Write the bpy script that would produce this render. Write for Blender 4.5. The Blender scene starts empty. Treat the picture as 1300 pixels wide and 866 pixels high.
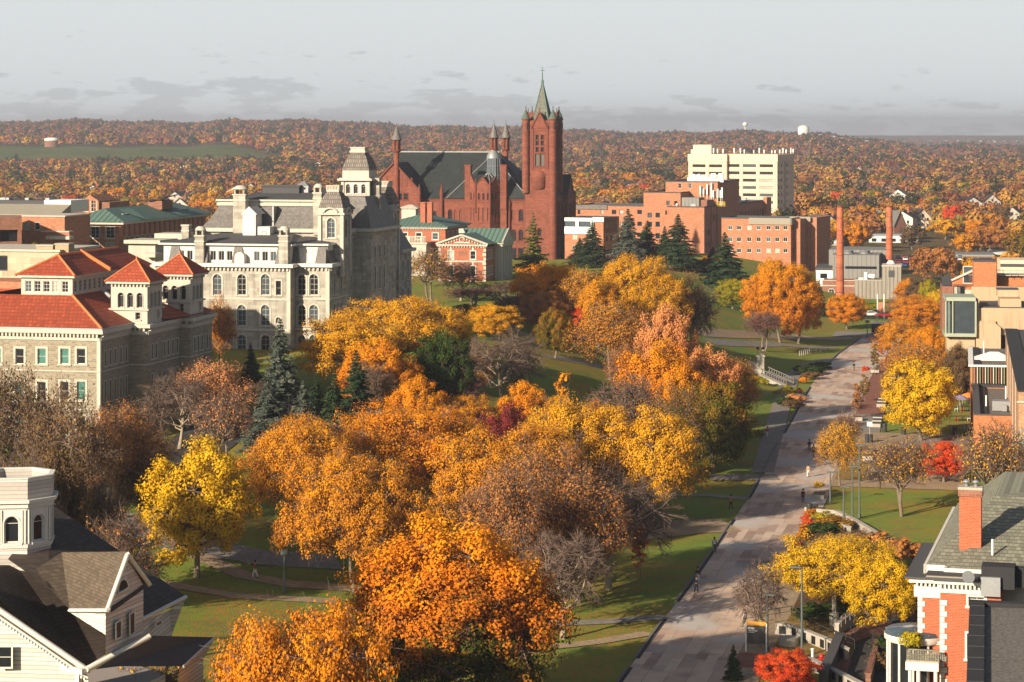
import bpy, math, random
import numpy as np
from mathutils import Vector, Matrix
rad = math.radians
F, H, CX, HY = 3000.0, 49.0, 650.0, 160.0      # focal length in photo pixels, eye height above the walk (m)
SC = bpy.context.scene
COL = SC.collection
rng = random.Random(7)
THETA = 13.5

def W(px, py, D):
    return Vector(((px - CX) * D / F, D, H - (py - HY) * D / F))
def lin(c):
    c = c / 255.0
    return c / 12.92 if c <= .04045 else ((c + .055) / 1.055) ** 2.4
def C(r, g, b):
    return (lin(r), lin(g), lin(b), 1.0)

# ------------------------------------------------------------------ objects
def tag(o, label=None, cat=None, group=None, kind=None):
    if label: o['label'] = label
    if cat: o['category'] = cat
    if group: o['group'] = group
    if kind or cat: o['kind'] = kind or 'thing'
    return o
def empty(name, loc=(0, 0, 0), rz=0.0, label=None, cat=None, group=None):
    o = bpy.data.objects.new(name, None); COL.objects.link(o)
    o.location = loc; o.rotation_euler = (0, 0, rz); o.empty_display_size = .5
    return tag(o, label, cat, group)
def link(name, me, parent=None, loc=None, rz=0.0, mats=None, scale=None):
    o = bpy.data.objects.new(name, me); COL.objects.link(o)
    if parent is not None: o.parent = parent
    if loc is not None: o.location = loc
    if rz: o.rotation_euler = (0, 0, rz)
    if scale is not None: o.scale = scale
    if mats:
        for i, m in enumerate(mats):
            o.material_slots[i].link = 'OBJECT'; o.material_slots[i].material = m
    return o

class MB:
    """collects polygons for one mesh"""
    def __init__(s): s.v = []; s.f = []; s.m = []; s.sm = []
    def add(s, vs, fs, m=0, smooth=False):
        b = len(s.v); s.v += [tuple(v) for v in vs]
        for f in fs:
            s.f.append([b + i for i in f]); s.m.append(m); s.sm.append(smooth)
        return s
    def quad(s, a, b, c, d, m=0): return s.add([a, b, c, d], [(0, 1, 2, 3)], m)
    def poly(s, pts, m=0): return s.add(pts, [tuple(range(len(pts)))], m)
    def box(s, x0, x1, y0, y1, z0, z1, m=0):
        v = [(x0, y0, z0), (x1, y0, z0), (x1, y1, z0), (x0, y1, z0), (x0, y0, z1), (x1, y0, z1), (x1, y1, z1), (x0, y1, z1)]
        return s.add(v, [(0, 3, 2, 1), (4, 5, 6, 7), (0, 1, 5, 4), (1, 2, 6, 5), (2, 3, 7, 6), (3, 0, 4, 7)], m)
    def obox(s, p, u, l, w, z0, z1, m=0, z0b=None, z1b=None):
        """box along plan direction u (unit) from p, length l, half width w; ends may differ in z"""
        u = Vector((u[0], u[1])).normalized(); n = Vector((-u.y, u.x)) * w
        z0b = z0 if z0b is None else z0b; z1b = z1 if z1b is None else z1b
        a = Vector((p[0], p[1])); b = a + u * l
        c = [a - n, b - n, b + n, a + n]; zz0 = [z0, z0b, z0b, z0]; zz1 = [z1, z1b, z1b, z1]
        v = [(q.x, q.y, z) for q, z in zip(c, zz0)] + [(q.x, q.y, z) for q, z in zip(c, zz1)]
        return s.add(v, [(0, 3, 2, 1), (4, 5, 6, 7), (0, 1, 5, 4), (1, 2, 6, 5), (2, 3, 7, 6), (3, 0, 4, 7)], m)
    def prism(s, pts, z0, z1, m=0, mtop=None):
        n = len(pts); v = [(p[0], p[1], z0) for p in pts] + [(p[0], p[1], z1) for p in pts]
        s.add(v, [(i, (i + 1) % n, n + (i + 1) % n, n + i) for i in range(n)] + [tuple(range(n - 1, -1, -1))], m)
        s.add(v[n:], [tuple(range(n))], m if mtop is None else mtop)
        return s
    def loft(s, rings, m=0, cap=True, smooth=False):
        """rings: lists of points, same count"""
        n = len(rings[0]); v = [p for r in rings for p in r]; fs = []
        for k in range(len(rings) - 1):
            for i in range(n):
                j = (i + 1) % n
                fs.append((k * n + i, k * n + j, (k + 1) * n + j, (k + 1) * n + i))
        s.add(v, fs, m, smooth)
        if cap:
            s.add(rings[0], [tuple(range(n - 1, -1, -1))], m); s.add(rings[-1], [tuple(range(n))], m)
        return s
    def lathe(s, cx, cy, prof, n=12, m=0, a0=0.0, smooth=True):
        return s.loft([[(cx + r * math.cos(a0 + 2 * math.pi * i / n), cy + r * math.sin(a0 + 2 * math.pi * i / n), z) for i in range(n)] for r, z in prof], m, True, smooth)
    def cyl(s, cx, cy, r, z0, z1, n=10, m=0, r2=None): return s.lathe(cx, cy, [(r, z0), (r if r2 is None else r2, z1)], n, m)
    def tube(s, pts, r, n=5, m=0, r2=None):
        pts = [Vector(p) for p in pts]; k = len(pts); rings = []
        for i, p in enumerate(pts):
            d = (pts[min(i + 1, k - 1)] - pts[max(i - 1, 0)]).normalized()
            a = d.cross(Vector((0, 0, 1)) if abs(d.z) < .9 else Vector((1, 0, 0))).normalized(); b = d.cross(a)
            rr = r if r2 is None else r + (r2 - r) * i / (k - 1)
            rings.append([p + (a * math.cos(2 * math.pi * j / n) + b * math.sin(2 * math.pi * j / n)) * rr for j in range(n)])
        return s.loft(rings, m, True, True)
    def hip(s, x0, x1, y0, y1, z0, z1, ridge=None, m=0, ov=0.0, th=.18, ms=None):
        """hip roof; ridge=(xa,ya,xb,yb)"""
        x0 -= ov; x1 += ov; y0 -= ov; y1 += ov
        if ridge is None:
            w = min(x1 - x0, y1 - y0) / 2
            ridge = (x0 + w, (y0 + y1) / 2, x1 - w, (y0 + y1) / 2) if x1 - x0 > y1 - y0 else ((x0 + x1) / 2, y0 + w, (x0 + x1) / 2, y1 - w)
        xa, ya, xb, yb = ridge
        B = [(x0, y0, z0), (x1, y0, z0), (x1, y1, z0), (x0, y1, z0)]
        L = [(p[0], p[1], z0 - th) for p in B]
        R = [(xa, ya, z1), (xb, yb, z1)]
        along_x = abs(xb - xa) >= abs(yb - ya)
        fs = [(0, 1, 5, 4), (2, 3, 4, 5), (1, 2, 5), (3, 0, 4)] if along_x else [(0, 1, 4), (1, 2, 5, 4), (2, 3, 5), (3, 0, 4, 5)]
        s.add(B + R, fs, m)
        s.add(B + L, [(0, 4, 5, 1), (1, 5, 6, 2), (2, 6, 7, 3), (3, 7, 4, 0), (4, 7, 6, 5)], m if ms is None else ms)
        return s
    def mesh(s, name, mats):
        me = bpy.data.meshes.new(name); me.from_pydata(s.v, [], s.f)
        if isinstance(mats, str) or not isinstance(mats, (list, tuple)): mats = [mats]
        for m in mats: me.materials.append(M[m] if isinstance(m, str) else m)
        me.polygons.foreach_set('material_index', s.m)
        me.polygons.foreach_set('use_smooth', s.sm)
        me.update(); return me
    def build(s, name, mats, parent=None, loc=None, rz=0.0):
        return link(name, s.mesh(name, mats), parent, loc, rz)

# ------------------------------------------------------------------ materials
M = {}
class NT:
    def __init__(s, name):
        s.mat = bpy.data.materials.new(name); s.mat.use_nodes = True; s.t = s.mat.node_tree; s.t.nodes.clear()
        s.out = s.n('ShaderNodeOutputMaterial')
    def n(s, typ, **kw):
        nd = s.t.nodes.new(typ)
        for k, v in kw.items():
            if k.startswith('i_'):
                key = k[2:]; key = int(key) if key.isdigit() else key.replace('_', ' ')
                nd.inputs[key].default_value = v
            else: setattr(nd, k, v)
        return nd
    def l(s, a, b): s.t.links.new(a, b)
    def math(s, op, a, b=None, c=None):
        nd = s.t.nodes.new('ShaderNodeMath'); nd.operation = op
        for i, x in enumerate((a, b, c)):
            if x is None: continue
            if isinstance(x, (int, float)): nd.inputs[i].default_value = x
            else: s.l(x, nd.inputs[i])
        return nd.outputs[0]
    def mix(s, fac, a, b, blend='MIX'):
        nd = s.t.nodes.new('ShaderNodeMix'); nd.data_type = 'RGBA'; nd.blend_type = blend
        for k, x in (('Factor', fac), ('A', a), ('B', b)):
            i = [q for q in nd.inputs if q.name == k and (q.type == 'RGBA' if k != 'Factor' else q.type == 'VALUE')][0]
            if isinstance(x, (int, float, tuple)): i.default_value = x
            else: s.l(x, i)
        return [q for q in nd.outputs if q.type == 'RGBA'][0]
    def ramp(s, fac, stops, interp='LINEAR'):
        nd = s.t.nodes.new('ShaderNodeValToRGB'); cr = nd.color_ramp; cr.interpolation = interp
        while len(cr.elements) < len(stops): cr.elements.new(.5)
        for e, (p, c) in zip(cr.elements, stops): e.position = p; e.color = c
        s.l(fac, nd.inputs[0]); return nd.outputs[0]
def wall_uv(nt):
    """object metres: U along the wall (x or y, whichever the face runs along), V = height"""
    tc = nt.n('ShaderNodeTexCoord'); a = nt.n('ShaderNodeSeparateXYZ'); b = nt.n('ShaderNodeSeparateXYZ')
    nt.l(tc.outputs['Object'], a.inputs[0]); nt.l(tc.outputs['Normal'], b.inputs[0])
    sel = nt.math('GREATER_THAN', nt.math('ABSOLUTE', b.outputs[0]), nt.math('ABSOLUTE', b.outputs[1]))
    u = nt.math('ADD', nt.math('MULTIPLY', a.outputs[0], nt.math('SUBTRACT', 1.0, sel)), nt.math('MULTIPLY', a.outputs[1], sel))
    c = nt.n('ShaderNodeCombineXYZ'); nt.l(u, c.inputs[0]); nt.l(a.outputs[2], c.inputs[1])
    return c.outputs[0], tc.outputs['Object'], u
def mat(name, col, col2=None, rough=.85, vs=.5, amt=.5, pat=None, bw=.6, bh=.3, mcol=None, msize=.02, bump=.0, metal=0.0, streak=0.0, spec=.3):
    nt = NT(name); uv, ob, u = wall_uv(nt)
    col2 = col2 or tuple(c * .72 for c in col[:3]) + (1,)
    ns = nt.n('ShaderNodeTexNoise', i_Scale=vs, i_Detail=5.0, i_Roughness=.65); nt.l(ob, ns.inputs['Vector'])
    f = nt.math('MULTIPLY', nt.math('SUBTRACT', ns.outputs[0], .32), 2.6 * amt)
    nt_f = nt.n('ShaderNodeClamp'); nt.l(f, nt_f.inputs[0])
    base = nt.mix(nt_f.outputs[0], col, col2)
    fine = nt.n('ShaderNodeTexNoise', i_Scale=4.5, i_Detail=3.0); nt.l(ob, fine.inputs['Vector'])
    base = nt.mix(.35, base, nt.mix(fine.outputs[0], tuple(c * .6 for c in col[:3]) + (1,), tuple(min(1, c * 1.35) for c in col[:3]) + (1,)))
    hgt = None
    if pat in ('brick', 'tile'):
        bk = nt.n('ShaderNodeTexBrick', i_Scale=1.0, i_Mortar_Size=msize, i_Brick_Width=bw, i_Row_Height=bh, i_Bias=0.0)
        bk.inputs['Color1'].default_value = (1, 1, 1, 1); bk.inputs['Color2'].default_value = (.62, .62, .62, 1)
        bk.inputs['Mortar'].default_value = (.8, .8, .8, 1); nt.l(uv, bk.inputs['Vector'])
        base = nt.mix(1.0, base, bk.outputs[0], 'MULTIPLY')
        base = nt.mix(bk.outputs[1], base, mcol or tuple(c * .5 for c in col[:3]) + (1,)); hgt = bk.outputs[1]
    if pat == 'seam':
        fr = nt.math('FRACT', nt.math('DIVIDE', u, bw)); ln = nt.math('LESS_THAN', fr, msize)
        base = nt.mix(ln, base, mcol or tuple(c * .45 for c in col[:3]) + (1,)); hgt = ln
    if streak:
        mp = nt.n('ShaderNodeMapping'); mp.inputs['Scale'].default_value = (1.6, .12, 1); nt.l(uv, mp.inputs[0])
        sn = nt.n('ShaderNodeTexNoise', i_Scale=1.0, i_Detail=4.0); nt.l(mp.outputs[0], sn.inputs['Vector'])
        k = nt.n('ShaderNodeMapRange'); nt.l(sn.outputs[0], k.inputs[0]); k.inputs[1].default_value = .5; k.inputs[2].default_value = .75
        k.inputs[4].default_value = streak
        base = nt.mix(k.outputs[0], base, (.05, .045, .04, 1))
    p = nt.n('ShaderNodeBsdfPrincipled', i_Roughness=rough, i_Metallic=metal); p.inputs['Specular IOR Level'].default_value = spec
    nt.l(base, p.inputs['Base Color'])
    if bump:
        bp = nt.n('ShaderNodeBump', i_Strength=bump, i_Distance=.05)
        h = fine.outputs[0] if hgt is None else nt.math('SUBTRACT', fine.outputs[0], hgt)
        nt.l(h, bp.inputs['Height']); nt.l(bp.outputs[0], p.inputs['Normal'])
    nt.l(p.outputs[0], nt.out.inputs[0]); M[name] = nt.mat; return nt.mat

mat('white_paint', (.66, .63, .57, 1), vs=.8, amt=.3)
mat('grey_metal', (.30, .31, .32, 1), rough=.5, metal=.4)
mat('dark_metal', (.04, .042, .045, 1), rough=.45)
mat('black', (.015, .015, .016, 1), rough=.6)
mat('concrete', (.42, .38, .32, 1), vs=.4, amt=.5, streak=.25)
mat('tan_concrete', (.50, .36, .23, 1), vs=.3, amt=.4, streak=.3)
mat('limestone', (.50, .465, .40, 1), (.19, .17, .14, 1), vs=.3, amt=.58, pat='brick', bw=1.4, bh=.55, msize=.012, mcol=(.30, .26, .2, 1), streak=.5)
mat('limestone_trim', (.52, .48, .41, 1), vs=.5, amt=.4, streak=.2)
mat('rubble_stone', (.36, .30, .22, 1), (.17, .14, .10, 1), vs=.9, amt=.55, pat='brick', bw=.55, bh=.26, msize=.03, mcol=(.30, .27, .22, 1), bump=.3)
mat('slate', (.20, .185, .175, 1), vs=1.5, amt=.4, pat='brick', bw=.3, bh=.28, msize=.02, rough=.6)
mat('slate_roof_dark', (.035, .042, .042, 1), (.022, .027, .028, 1), vs=.3, amt=.4, pat='brick', bw=.8, bh=.5, msize=.04, rough=.7)
mat('patterned_slate', (.27, .235, .205, 1), (.17, .145, .13, 1), vs=1.5, amt=.4, pat='brick', bw=.35, bh=.7, msize=.06, mcol=(.09, .08, .075, 1))
mat('membrane_roof', (.075, .075, .08, 1), vs=.3, amt=.4)
mat('dark_roof', (.03, .03, .034, 1), vs=.6, amt=.5, rough=.9)
mat('gravel_roof', (.24, .215, .19, 1), (.02, .02, .02, 1), vs=4.0, amt=1.2)
mat('red_tile', (.47, .095, .038, 1), (.24, .05, .026, 1), vs=.7, amt=.65, pat='tile', bw=.55, bh=.38, msize=.07, mcol=(.26, .05, .025, 1), bump=.5, rough=.75)
mat('ridge_tile', (.62, .19, .065, 1), vs=2)
mat('copper_green', (.12, .20, .165, 1), (.075, .13, .11, 1), vs=.4, amt=.5, pat='seam', bw=1.15, msize=.3, mcol=(.055, .10, .085, 1), rough=.6, bump=.4)
mat('copper_trim', (.085, .16, .13, 1), rough=.7)
mat('sandstone_red', (.265, .082, .05, 1), (.15, .046, .032, 1), vs=.25, amt=.7, pat='brick', bw=1.1, bh=.45, msize=.02, mcol=(.22, .065, .04, 1), streak=.3)
mat('sandstone_trim', (.17, .052, .035, 1), vs=.8)
mat('brick_orange', (.52, .22, .12, 1), (.42, .165, .09, 1), vs=.15, amt=.5, pat='brick', bw=.5, bh=.18, msize=.012, mcol=(.36, .16, .10, 1))
mat('brick_red', (.43, .11, .05, 1), (.33, .085, .045, 1), vs=.3, amt=.5, pat='brick', bw=.42, bh=.13, msize=.014, mcol=(.42, .22, .15, 1))
mat('brick_house', (.50, .10, .035, 1), (.38, .07, .03, 1), vs=.5, amt=.5, pat='brick', bw=.30, bh=.105, msize=.012, mcol=(.44, .22, .14, 1))
mat('brick_brown', (.30, .13, .085, 1), vs=.3, amt=.4, pat='brick', bw=.5, bh=.18, msize=.012, mcol=(.3, .18, .13, 1))
mat('cream_panel', (.70, .55, .40, 1), (.62, .48, .35, 1), vs=.1, amt=.3)
mat('white_panel', (.78, .76, .72, 1), vs=.1, amt=.2)
mat('corrugated', (.30, .27, .23, 1), (.20, .18, .155, 1), vs=.3, amt=.5, pat='seam', bw=1.1, msize=.25, mcol=(.15, .13, .11, 1), streak=.3)
mat('grey_cladding', (.23, .225, .215, 1), vs=.2, amt=.3, pat='seam', bw=1.3, msize=.1)
mat('shingle', (.30, .295, .225, 1), (.21, .205, .16, 1), vs=1.2, amt=.5, pat='brick', bw=.35, bh=.14, msize=.012, mcol=(.08, .08, .065, 1))
mat('shingle_brown', (.15, .115, .08, 1), (.10, .075, .055, 1), vs=1.2, amt=.5, pat='brick', bw=.4, bh=.16, msize=.014, mcol=(.06, .045, .035, 1))
mat('shingle_dark', (.075, .055, .045, 1), vs=1.2, amt=.4, pat='brick', bw=.4, bh=.16, msize=.014)
mat('clapboard', (.74, .68, .62, 1), vs=.4, amt=.2, pat='brick', bw=40., bh=.28, msize=.03, mcol=(.34, .30, .28, 1))
mat('paving_stone', (.42, .38, .33, 1), vs=.6)
mat('granite', (.16, .15, .14, 1), vs=2)
mat('louver', (.12, .13, .12, 1), pat='seam')
mat('green_fin', (.22, .25, .12, 1), rough=.6)
mat('rust_fin', (.30, .10, .06, 1), rough=.6)
mat('red_paint', (.55, .03, .02, 1), rough=.4)
mat('orange_paint', (.75, .18, .02, 1), rough=.5)
mat('yellow_paint', (.75, .50, .03, 1), rough=.5)
mat('skin', (.45, .27, .18, 1), rough=.6)
mat('bark', (.20, .155, .11, 1), (.10, .075, .055, 1), vs=3, amt=.6, bump=.4)
mat('bark_pale', (.34, .27, .19, 1), (.2, .15, .11, 1), vs=3, amt=.6, bump=.4)
mat('twig_grey', (.17, .115, .09, 1), vs=2)
mat('chimney_brick', (.52, .155, .075, 1), (.40, .11, .06, 1), vs=.3, amt=.5, pat='brick', bw=.9, bh=1.6, msize=.06, mcol=(.36, .10, .055, 1))
mat('smoke_cap', (.08, .03, .02, 1))
def glass(name, col, rough=.12, spec=.8):
    nt = NT(name); tc = nt.n('ShaderNodeTexCoord'); ns = nt.n('ShaderNodeTexNoise', i_Scale=.9, i_Detail=2.0); nt.l(tc.outputs['Object'], ns.inputs['Vector'])
    c = nt.mix(ns.outputs[0], tuple(x * .5 for x in col[:3]) + (1,), tuple(x * 1.4 for x in col[:3]) + (1,))
    p = nt.n('ShaderNodeBsdfPrincipled', i_Roughness=rough); p.inputs['Specular IOR Level'].default_value = spec
    nt.l(c, p.inputs['Base Color']); nt.l(p.outputs[0], nt.out.inputs[0]); M[name] = nt.mat
glass('glass', (.014, .016, .02, 1), .2, .35)
glass('glass_teal', (.03, .16, .13, 1), .3)
glass('glass_blue', (.06, .085, .105, 1), .2, .5)
glass('blind', (.42, .39, .34, 1), .6, .3)
GL = ['glass', 'glass', 'glass', 'glass_blue', 'glass', 'blind']
# ------------------------------------------------------------------ buildings
STY = {
 'sash': dict(nx=1, ny=2, fm='white_paint', sur='limestone_trim'),
 'sash4': dict(nx=2, ny=3, fm='white_paint', sur='limestone_trim'),
 'plain': dict(nx=2, ny=1, fm='white_paint', sur=None),
 'plain1': dict(nx=1, ny=1, fm='dark_metal', sur=None),
 'house': dict(nx=1, ny=2, fm='white_paint', sur='white_paint'),
 'arch': dict(arch=True, nx=2, ny=3, fm='limestone_trim', sur='limestone_trim', gl=['glass', 'glass', 'glass_blue']),
 'arch_red': dict(arch=True, nx=2, ny=2, fm='sandstone_trim', sur='sandstone_trim', gl=['glass']),
 'rect_red': dict(nx=1, ny=2, fm='sandstone_trim', sur='sandstone_trim', gl=['glass']),
 'blind_red': dict(arch=True, nx=1, ny=1, fm='sandstone_trim', sur=None, gl=['sandstone_trim'], nosill=True),
 'arch_white': dict(arch=True, nx=2, ny=3, fm='white_paint', sur='white_paint'),
 'open_arch': dict(arch=True, nx=1, ny=1, fm='limestone_trim', sur='limestone_trim', gl=['black']),
 'open_arch_white': dict(arch=True, nx=1, ny=1, fm='white_paint', sur='white_paint', gl=['glass']),
 'strip': dict(nx=5, ny=1, fm='dark_metal', sur=None),
 'teal': dict(nx=1, ny=2, fm='white_paint', sur='limestone_trim', gl=['glass_teal', 'glass', 'glass_teal']),
 'louver_red': dict(nx=1, ny=4, fm='sandstone_trim', sur='sandstone_trim', gl=['louver']),
 'stone_slot': dict(nx=1, ny=2, fm='limestone_trim', sur='limestone_trim'),
 'fan': dict(arch=True, nx=3, ny=1, fm='white_paint', sur='white_paint', gl=['glass_blue']),
}
def arc(w, h, n=10):
    """upper outline of an arched opening, from left springing to right springing (x, z) about bottom centre"""
    r = w / 2; c = h - r
    return [(-r * math.cos(math.pi * i / n), c + r * math.sin(math.pi * i / n)) for i in range(n + 1)]
_wc = {}
def win_mesh(w, h, sty):
    k = (round(w, 2), round(h, 2), sty)
    if k in _wc: return _wc[k]
    S = STY[sty]; fw = S.get('fw', max(.07, min(.14, w * .09))); a = S.get('arch'); fr = MB(); d0, d1 = 0.0, .09
    if a:
        o = arc(w, h); i_ = [(x * (w - 2 * fw) / w, h - w / 2 + (z - h + w / 2) * (w - 2 * fw) / w) for x, z in o]
        O = [(-w / 2, 0)] + o + [(w / 2, 0)]; I = [(-w / 2 + fw, fw)] + i_ + [(w / 2 - fw, fw)]
    else:
        O = [(-w / 2, 0), (-w / 2, h), (w / 2, h), (w / 2, 0)]; I = [(-w / 2 + fw, fw), (-w / 2 + fw, h - fw), (w / 2 - fw, h - fw), (w / 2 - fw, fw)]
    n = len(O)
    for j in range(n):
        q = (j + 1) % n
        fr.quad((O[j][0], d0, O[j][1]), (I[j][0], d0, I[j][1]), (I[q][0], d0, I[q][1]), (O[q][0], d0, O[q][1]))
        fr.quad((I[j][0], d0, I[j][1]), (I[j][0], d1, I[j][1]), (I[q][0], d1, I[q][1]), (I[q][0], d0, I[q][1]))
    t = max(.035, fw * .38); top = h - w / 2 if a else h
    for j in range(1, S['nx']):
        x = -w / 2 + w * j / S['nx']; zt = (h - fw) if not a else top + math.sqrt(max(0, (w / 2) ** 2 - x * x)) - fw
        fr.box(x - t / 2, x + t / 2, .02, .07, fw, zt)
    for j in range(1, S['ny'] + (1 if a else 0)):
        z = top * j / S['ny']; fr.box(-w / 2 + fw, w / 2 - fw, .012, .065, z - t / 2, z + t / 2)
    pn = MB(); P = O
    pn.poly([(x, d1 - .01, z) for x, z in P][::-1])
    gl = S.get('gl', GL)
    r = (fr.mesh('window_frame_mesh', S['fm']), pn.mesh('window_pane_mesh', gl[0]), gl); _wc[k] = r
    return r

class Bld:
    def __init__(s, name, label, cat, px, D, z, rot=THETA, group=None):
        s.X0 = (px - CX) * D / F; s.D0 = D; s.z = z; s.c = math.cos(rad(rot)); s.s = math.sin(rad(rot)); s.rot = rot
        s.root = empty(name, (s.X0, D, z), -rad(rot), label, cat, group); s.nw = 0
        s.rng = random.Random(name)
    def D(s, x, y): return s.D0 - x * s.s + y * s.c
    def fx(s, px, y=0.0):
        k = (px - CX) / F; X = s.X0 + y * s.s; D = s.D0 + y * s.c
        return (k * D - X) / (s.c + k * s.s)
    def fy(s, px, x=0.0):
        k = (px - CX) / F; X = s.X0 + x * s.c; D = s.D0 - x * s.s
        return (k * D - X) / (s.s - k * s.c)
    def fz(s, py, x=0.0, y=0.0): return H - s.D(x, y) * (py - HY) / F - s.z
    def world(s, x, y, z=0.0):
        return (s.X0 + x * s.c + y * s.s, s.D0 - x * s.s + y * s.c, s.z + z)
    def window(s, p, ang, w, h, sty, sur=None):
        fm, pm, gl = win_mesh(w, h, sty); s.nw += 1
        o = link('window', fm, s.root, p, ang)
        q = link('pane', pm, o, None)
        q.material_slots[0].link = 'OBJECT'; q.material_slots[0].material = M[s.rng.choice(gl)]
    def wall(s, mb, p0, p1, z0, z1, ops=(), m=0, tb=None, tm=0, dep=.22, sw=.18):
        """wall seen from outside with p0 at the left end; ops = (dist, sill z, w, h, style)"""
        p0 = Vector((p0[0], p0[1])); p1 = Vector((p1[0], p1[1])); L = (p1 - p0).length; u = (p1 - p0) / L; n = Vector((u.y, -u.x))
        ang = math.atan2(u.y, u.x)
        def P(a, z, d=0.0):
            q = p0 + u * a + n * d; return (q.x, q.y, z)
        good = [o for o in ops if o[0] - o[2] / 2 > .02 and o[0] + o[2] / 2 < L - .02 and o[1] > z0 and o[1] + o[3] < z1]
        S = sorted({0.0, round(L, 4)} | {round(o[0] + k * o[2] / 2, 4) for o in good for k in (-1, 1)})
        Z = sorted({z0, z1} | {round(o[1], 4) for o in good} | {round(o[1] + o[3], 4) for o in good})
        for i in range(len(S) - 1):
            for j in range(len(Z) - 1):
                a, b, c, d = S[i], S[i + 1], Z[j], Z[j + 1]
                if b - a < 1e-3 or d - c < 1e-3: continue
                cx, cz = (a + b) / 2, (c + d) / 2
                if any(abs(cx - o[0]) < o[2] / 2 and o[1] < cz < o[1] + o[3] for o in good): continue
                mb.quad(P(a, c), P(b, c), P(b, d), P(a, d), m)
        for o in good:
            x, z, w, h, sty = o; St = STY[sty]; r = w / 2
            if St.get('arch'):
                A = arc(w, h)
                for side in (0, 1):
                    half = A[:6] if side == 0 else A[5:]
                    cx_ = x - r if side == 0 else x + r
                    mb.poly([P(cx_, z + h)] + [P(x + q[0], z + q[1]) for q in (half if side == 0 else half)][::(1 if side else 1)], m)
                O = [(-r, 0)] + A + [(r, 0)]
            else: O = [(-r, 0), (-r, h), (r, h), (r, 0)]
            for j in range(len(O)):
                a, b = O[j], O[(j + 1) % len(O)]
                mb.quad(P(x + a[0], z + a[1]), P(x + a[0], z + a[1], -dep), P(x + b[0], z + b[1], -dep), P(x + b[0], z + b[1]), m)
            q = p0 + u * x - n * (dep - .06)
            s.window((q.x, q.y, z), ang, w, h, sty)
            if tb is not None and St.get('sur'):
                e = .06; k = sw
                Oo = [(-r - k, 0)] + [(q[0] * (r + k) / r, h - r + (q[1] - h + r) * (r + k) / r) for q in arc(w, h)] + [(r + k, 0)] if St.get('arch') else [(-r - k, 0), (-r - k, h + k), (r + k, h + k), (r + k, 0)]
                for j in range(len(O) - 1):
                    a, b, c, d = O[j], Oo[j], Oo[j + 1], O[j + 1]
                    tb.quad(P(x + b[0], z + b[1], e), P(x + a[0], z + a[1], e), P(x + d[0], z + d[1], e), P(x + c[0], z + c[1], e), tm)
                    tb.quad(P(x + b[0], z + b[1], e), P(x + c[0], z + c[1], e), P(x + c[0], z + c[1], 0), P(x + b[0], z + b[1], 0), tm)
                    tb.quad(P(x + a[0], z + a[1], 0), P(x + d[0], z + d[1], 0), P(x + d[0], z + d[1], e), P(x + a[0], z + a[1], e), tm)
                if not St.get('nosill'): s.strip(tb, P(x - r - k - .08, z - .16)[:2], P(x + r + k + .08, z - .16)[:2], z - .16, z - .004, .16, tm)
        return mb
    def strip(s, mb, p0, p1, z0, z1, d, m=0, back=.0):
        """band standing d proud of the wall line p0-p1"""
        p0 = Vector(p0[:2]); p1 = Vector(p1[:2]); u = (p1 - p0).normalized(); n = Vector((u.y, -u.x))
        a, b, c, e = p0 + n * d, p1 + n * d, p1 - n * back, p0 - n * back
        mb.add([(q.x, q.y, z) for z in (z0, z1) for q in (a, b, c, e)], [(0, 1, 5, 4), (1, 2, 6, 5), (3, 0, 4, 7), (4, 5, 6, 7), (3, 2, 1, 0), (2, 3, 7, 6)], m)
    def dentils(s, mb, p0, p1, z0, z1, d, w=.35, gap=.35, m=0):
        p0 = Vector(p0[:2]); p1 = Vector(p1[:2]); L = (p1 - p0).length; u = (p1 - p0) / L; k = int(L / (w + gap))
        for i in range(k):
            a = p0 + u * (i + .25) * (L / k); s.strip(mb, a, a + u * w, z0, z1, d, m)
    def band(s, mb, x0, x1, y0, y1, z0, z1, d, m=0):
        """ring cornice round a box, d proud"""
        mb.box(x0 - d, x1 + d, y0 - d, y1 + d, z0, z1, m)
    def chimney(s, x, y, w, dp, z0, z1, mt='limestone', cap='limestone_trim', pots=0, arched=False):
        b = MB(); b.box(x - w / 2, x + w / 2, y - dp / 2, y + dp / 2, z0, z1, 0)
        b.box(x - w / 2 - .12, x + w / 2 + .12, y - dp / 2 - .12, y + dp / 2 + .12, z1, z1 + .22, 1)
        b.box(x - w / 2 - .08, x + w / 2 + .08, y - dp / 2 - .08, y + dp / 2 + .08, z1 - .9, z1 - .65, 1)
        if arched:
            for q in (-1, 1): b.box(x + q * w * .36 - .14, x + q * w * .36 + .14, y - dp / 2, y + dp / 2, z1 + .22, z1 + 1.0, 0)
            b.lathe(x, y, [(w * .62, z1 + 1.0), (w * .55, z1 + 1.3), (w * .3, z1 + 1.6)], 8, 1)
        o = b.build('chimney', [mt, cap], s.root)
        for i in range(pots):
            pz = MB(); pz.cyl(x + (i - (pots - 1) / 2) * w * .45, y, .16, z1 + .22, z1 + .7, 8); pz.build('chimney_pot', 'dark_metal', o)
        return o
def mansard(mb, x0, x1, y0, y1, z0, z1, inset, m=0, curve=.35, n=6, out=0.0):
    """domed mansard: square rings curving inward"""
    rings = []
    for i in range(n + 1):
        t = i / n; k = inset * (t ** 2.2 * (1 - curve) + t * curve) - out * (1 - t)
        z = z0 + (z1 - z0) * t
        rings.append([(x0 + k, y0 + k, z), (x1 - k, y0 + k, z), (x1 - k, y1 - k, z), (x0 + k, y1 - k, z)])
    mb.loft(rings, m, True)
def row(px0, px1, n): return [px0 + (px1 - px0) * i / (n - 1) for i in range(n)] if n > 1 else [(px0 + px1) / 2]
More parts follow.
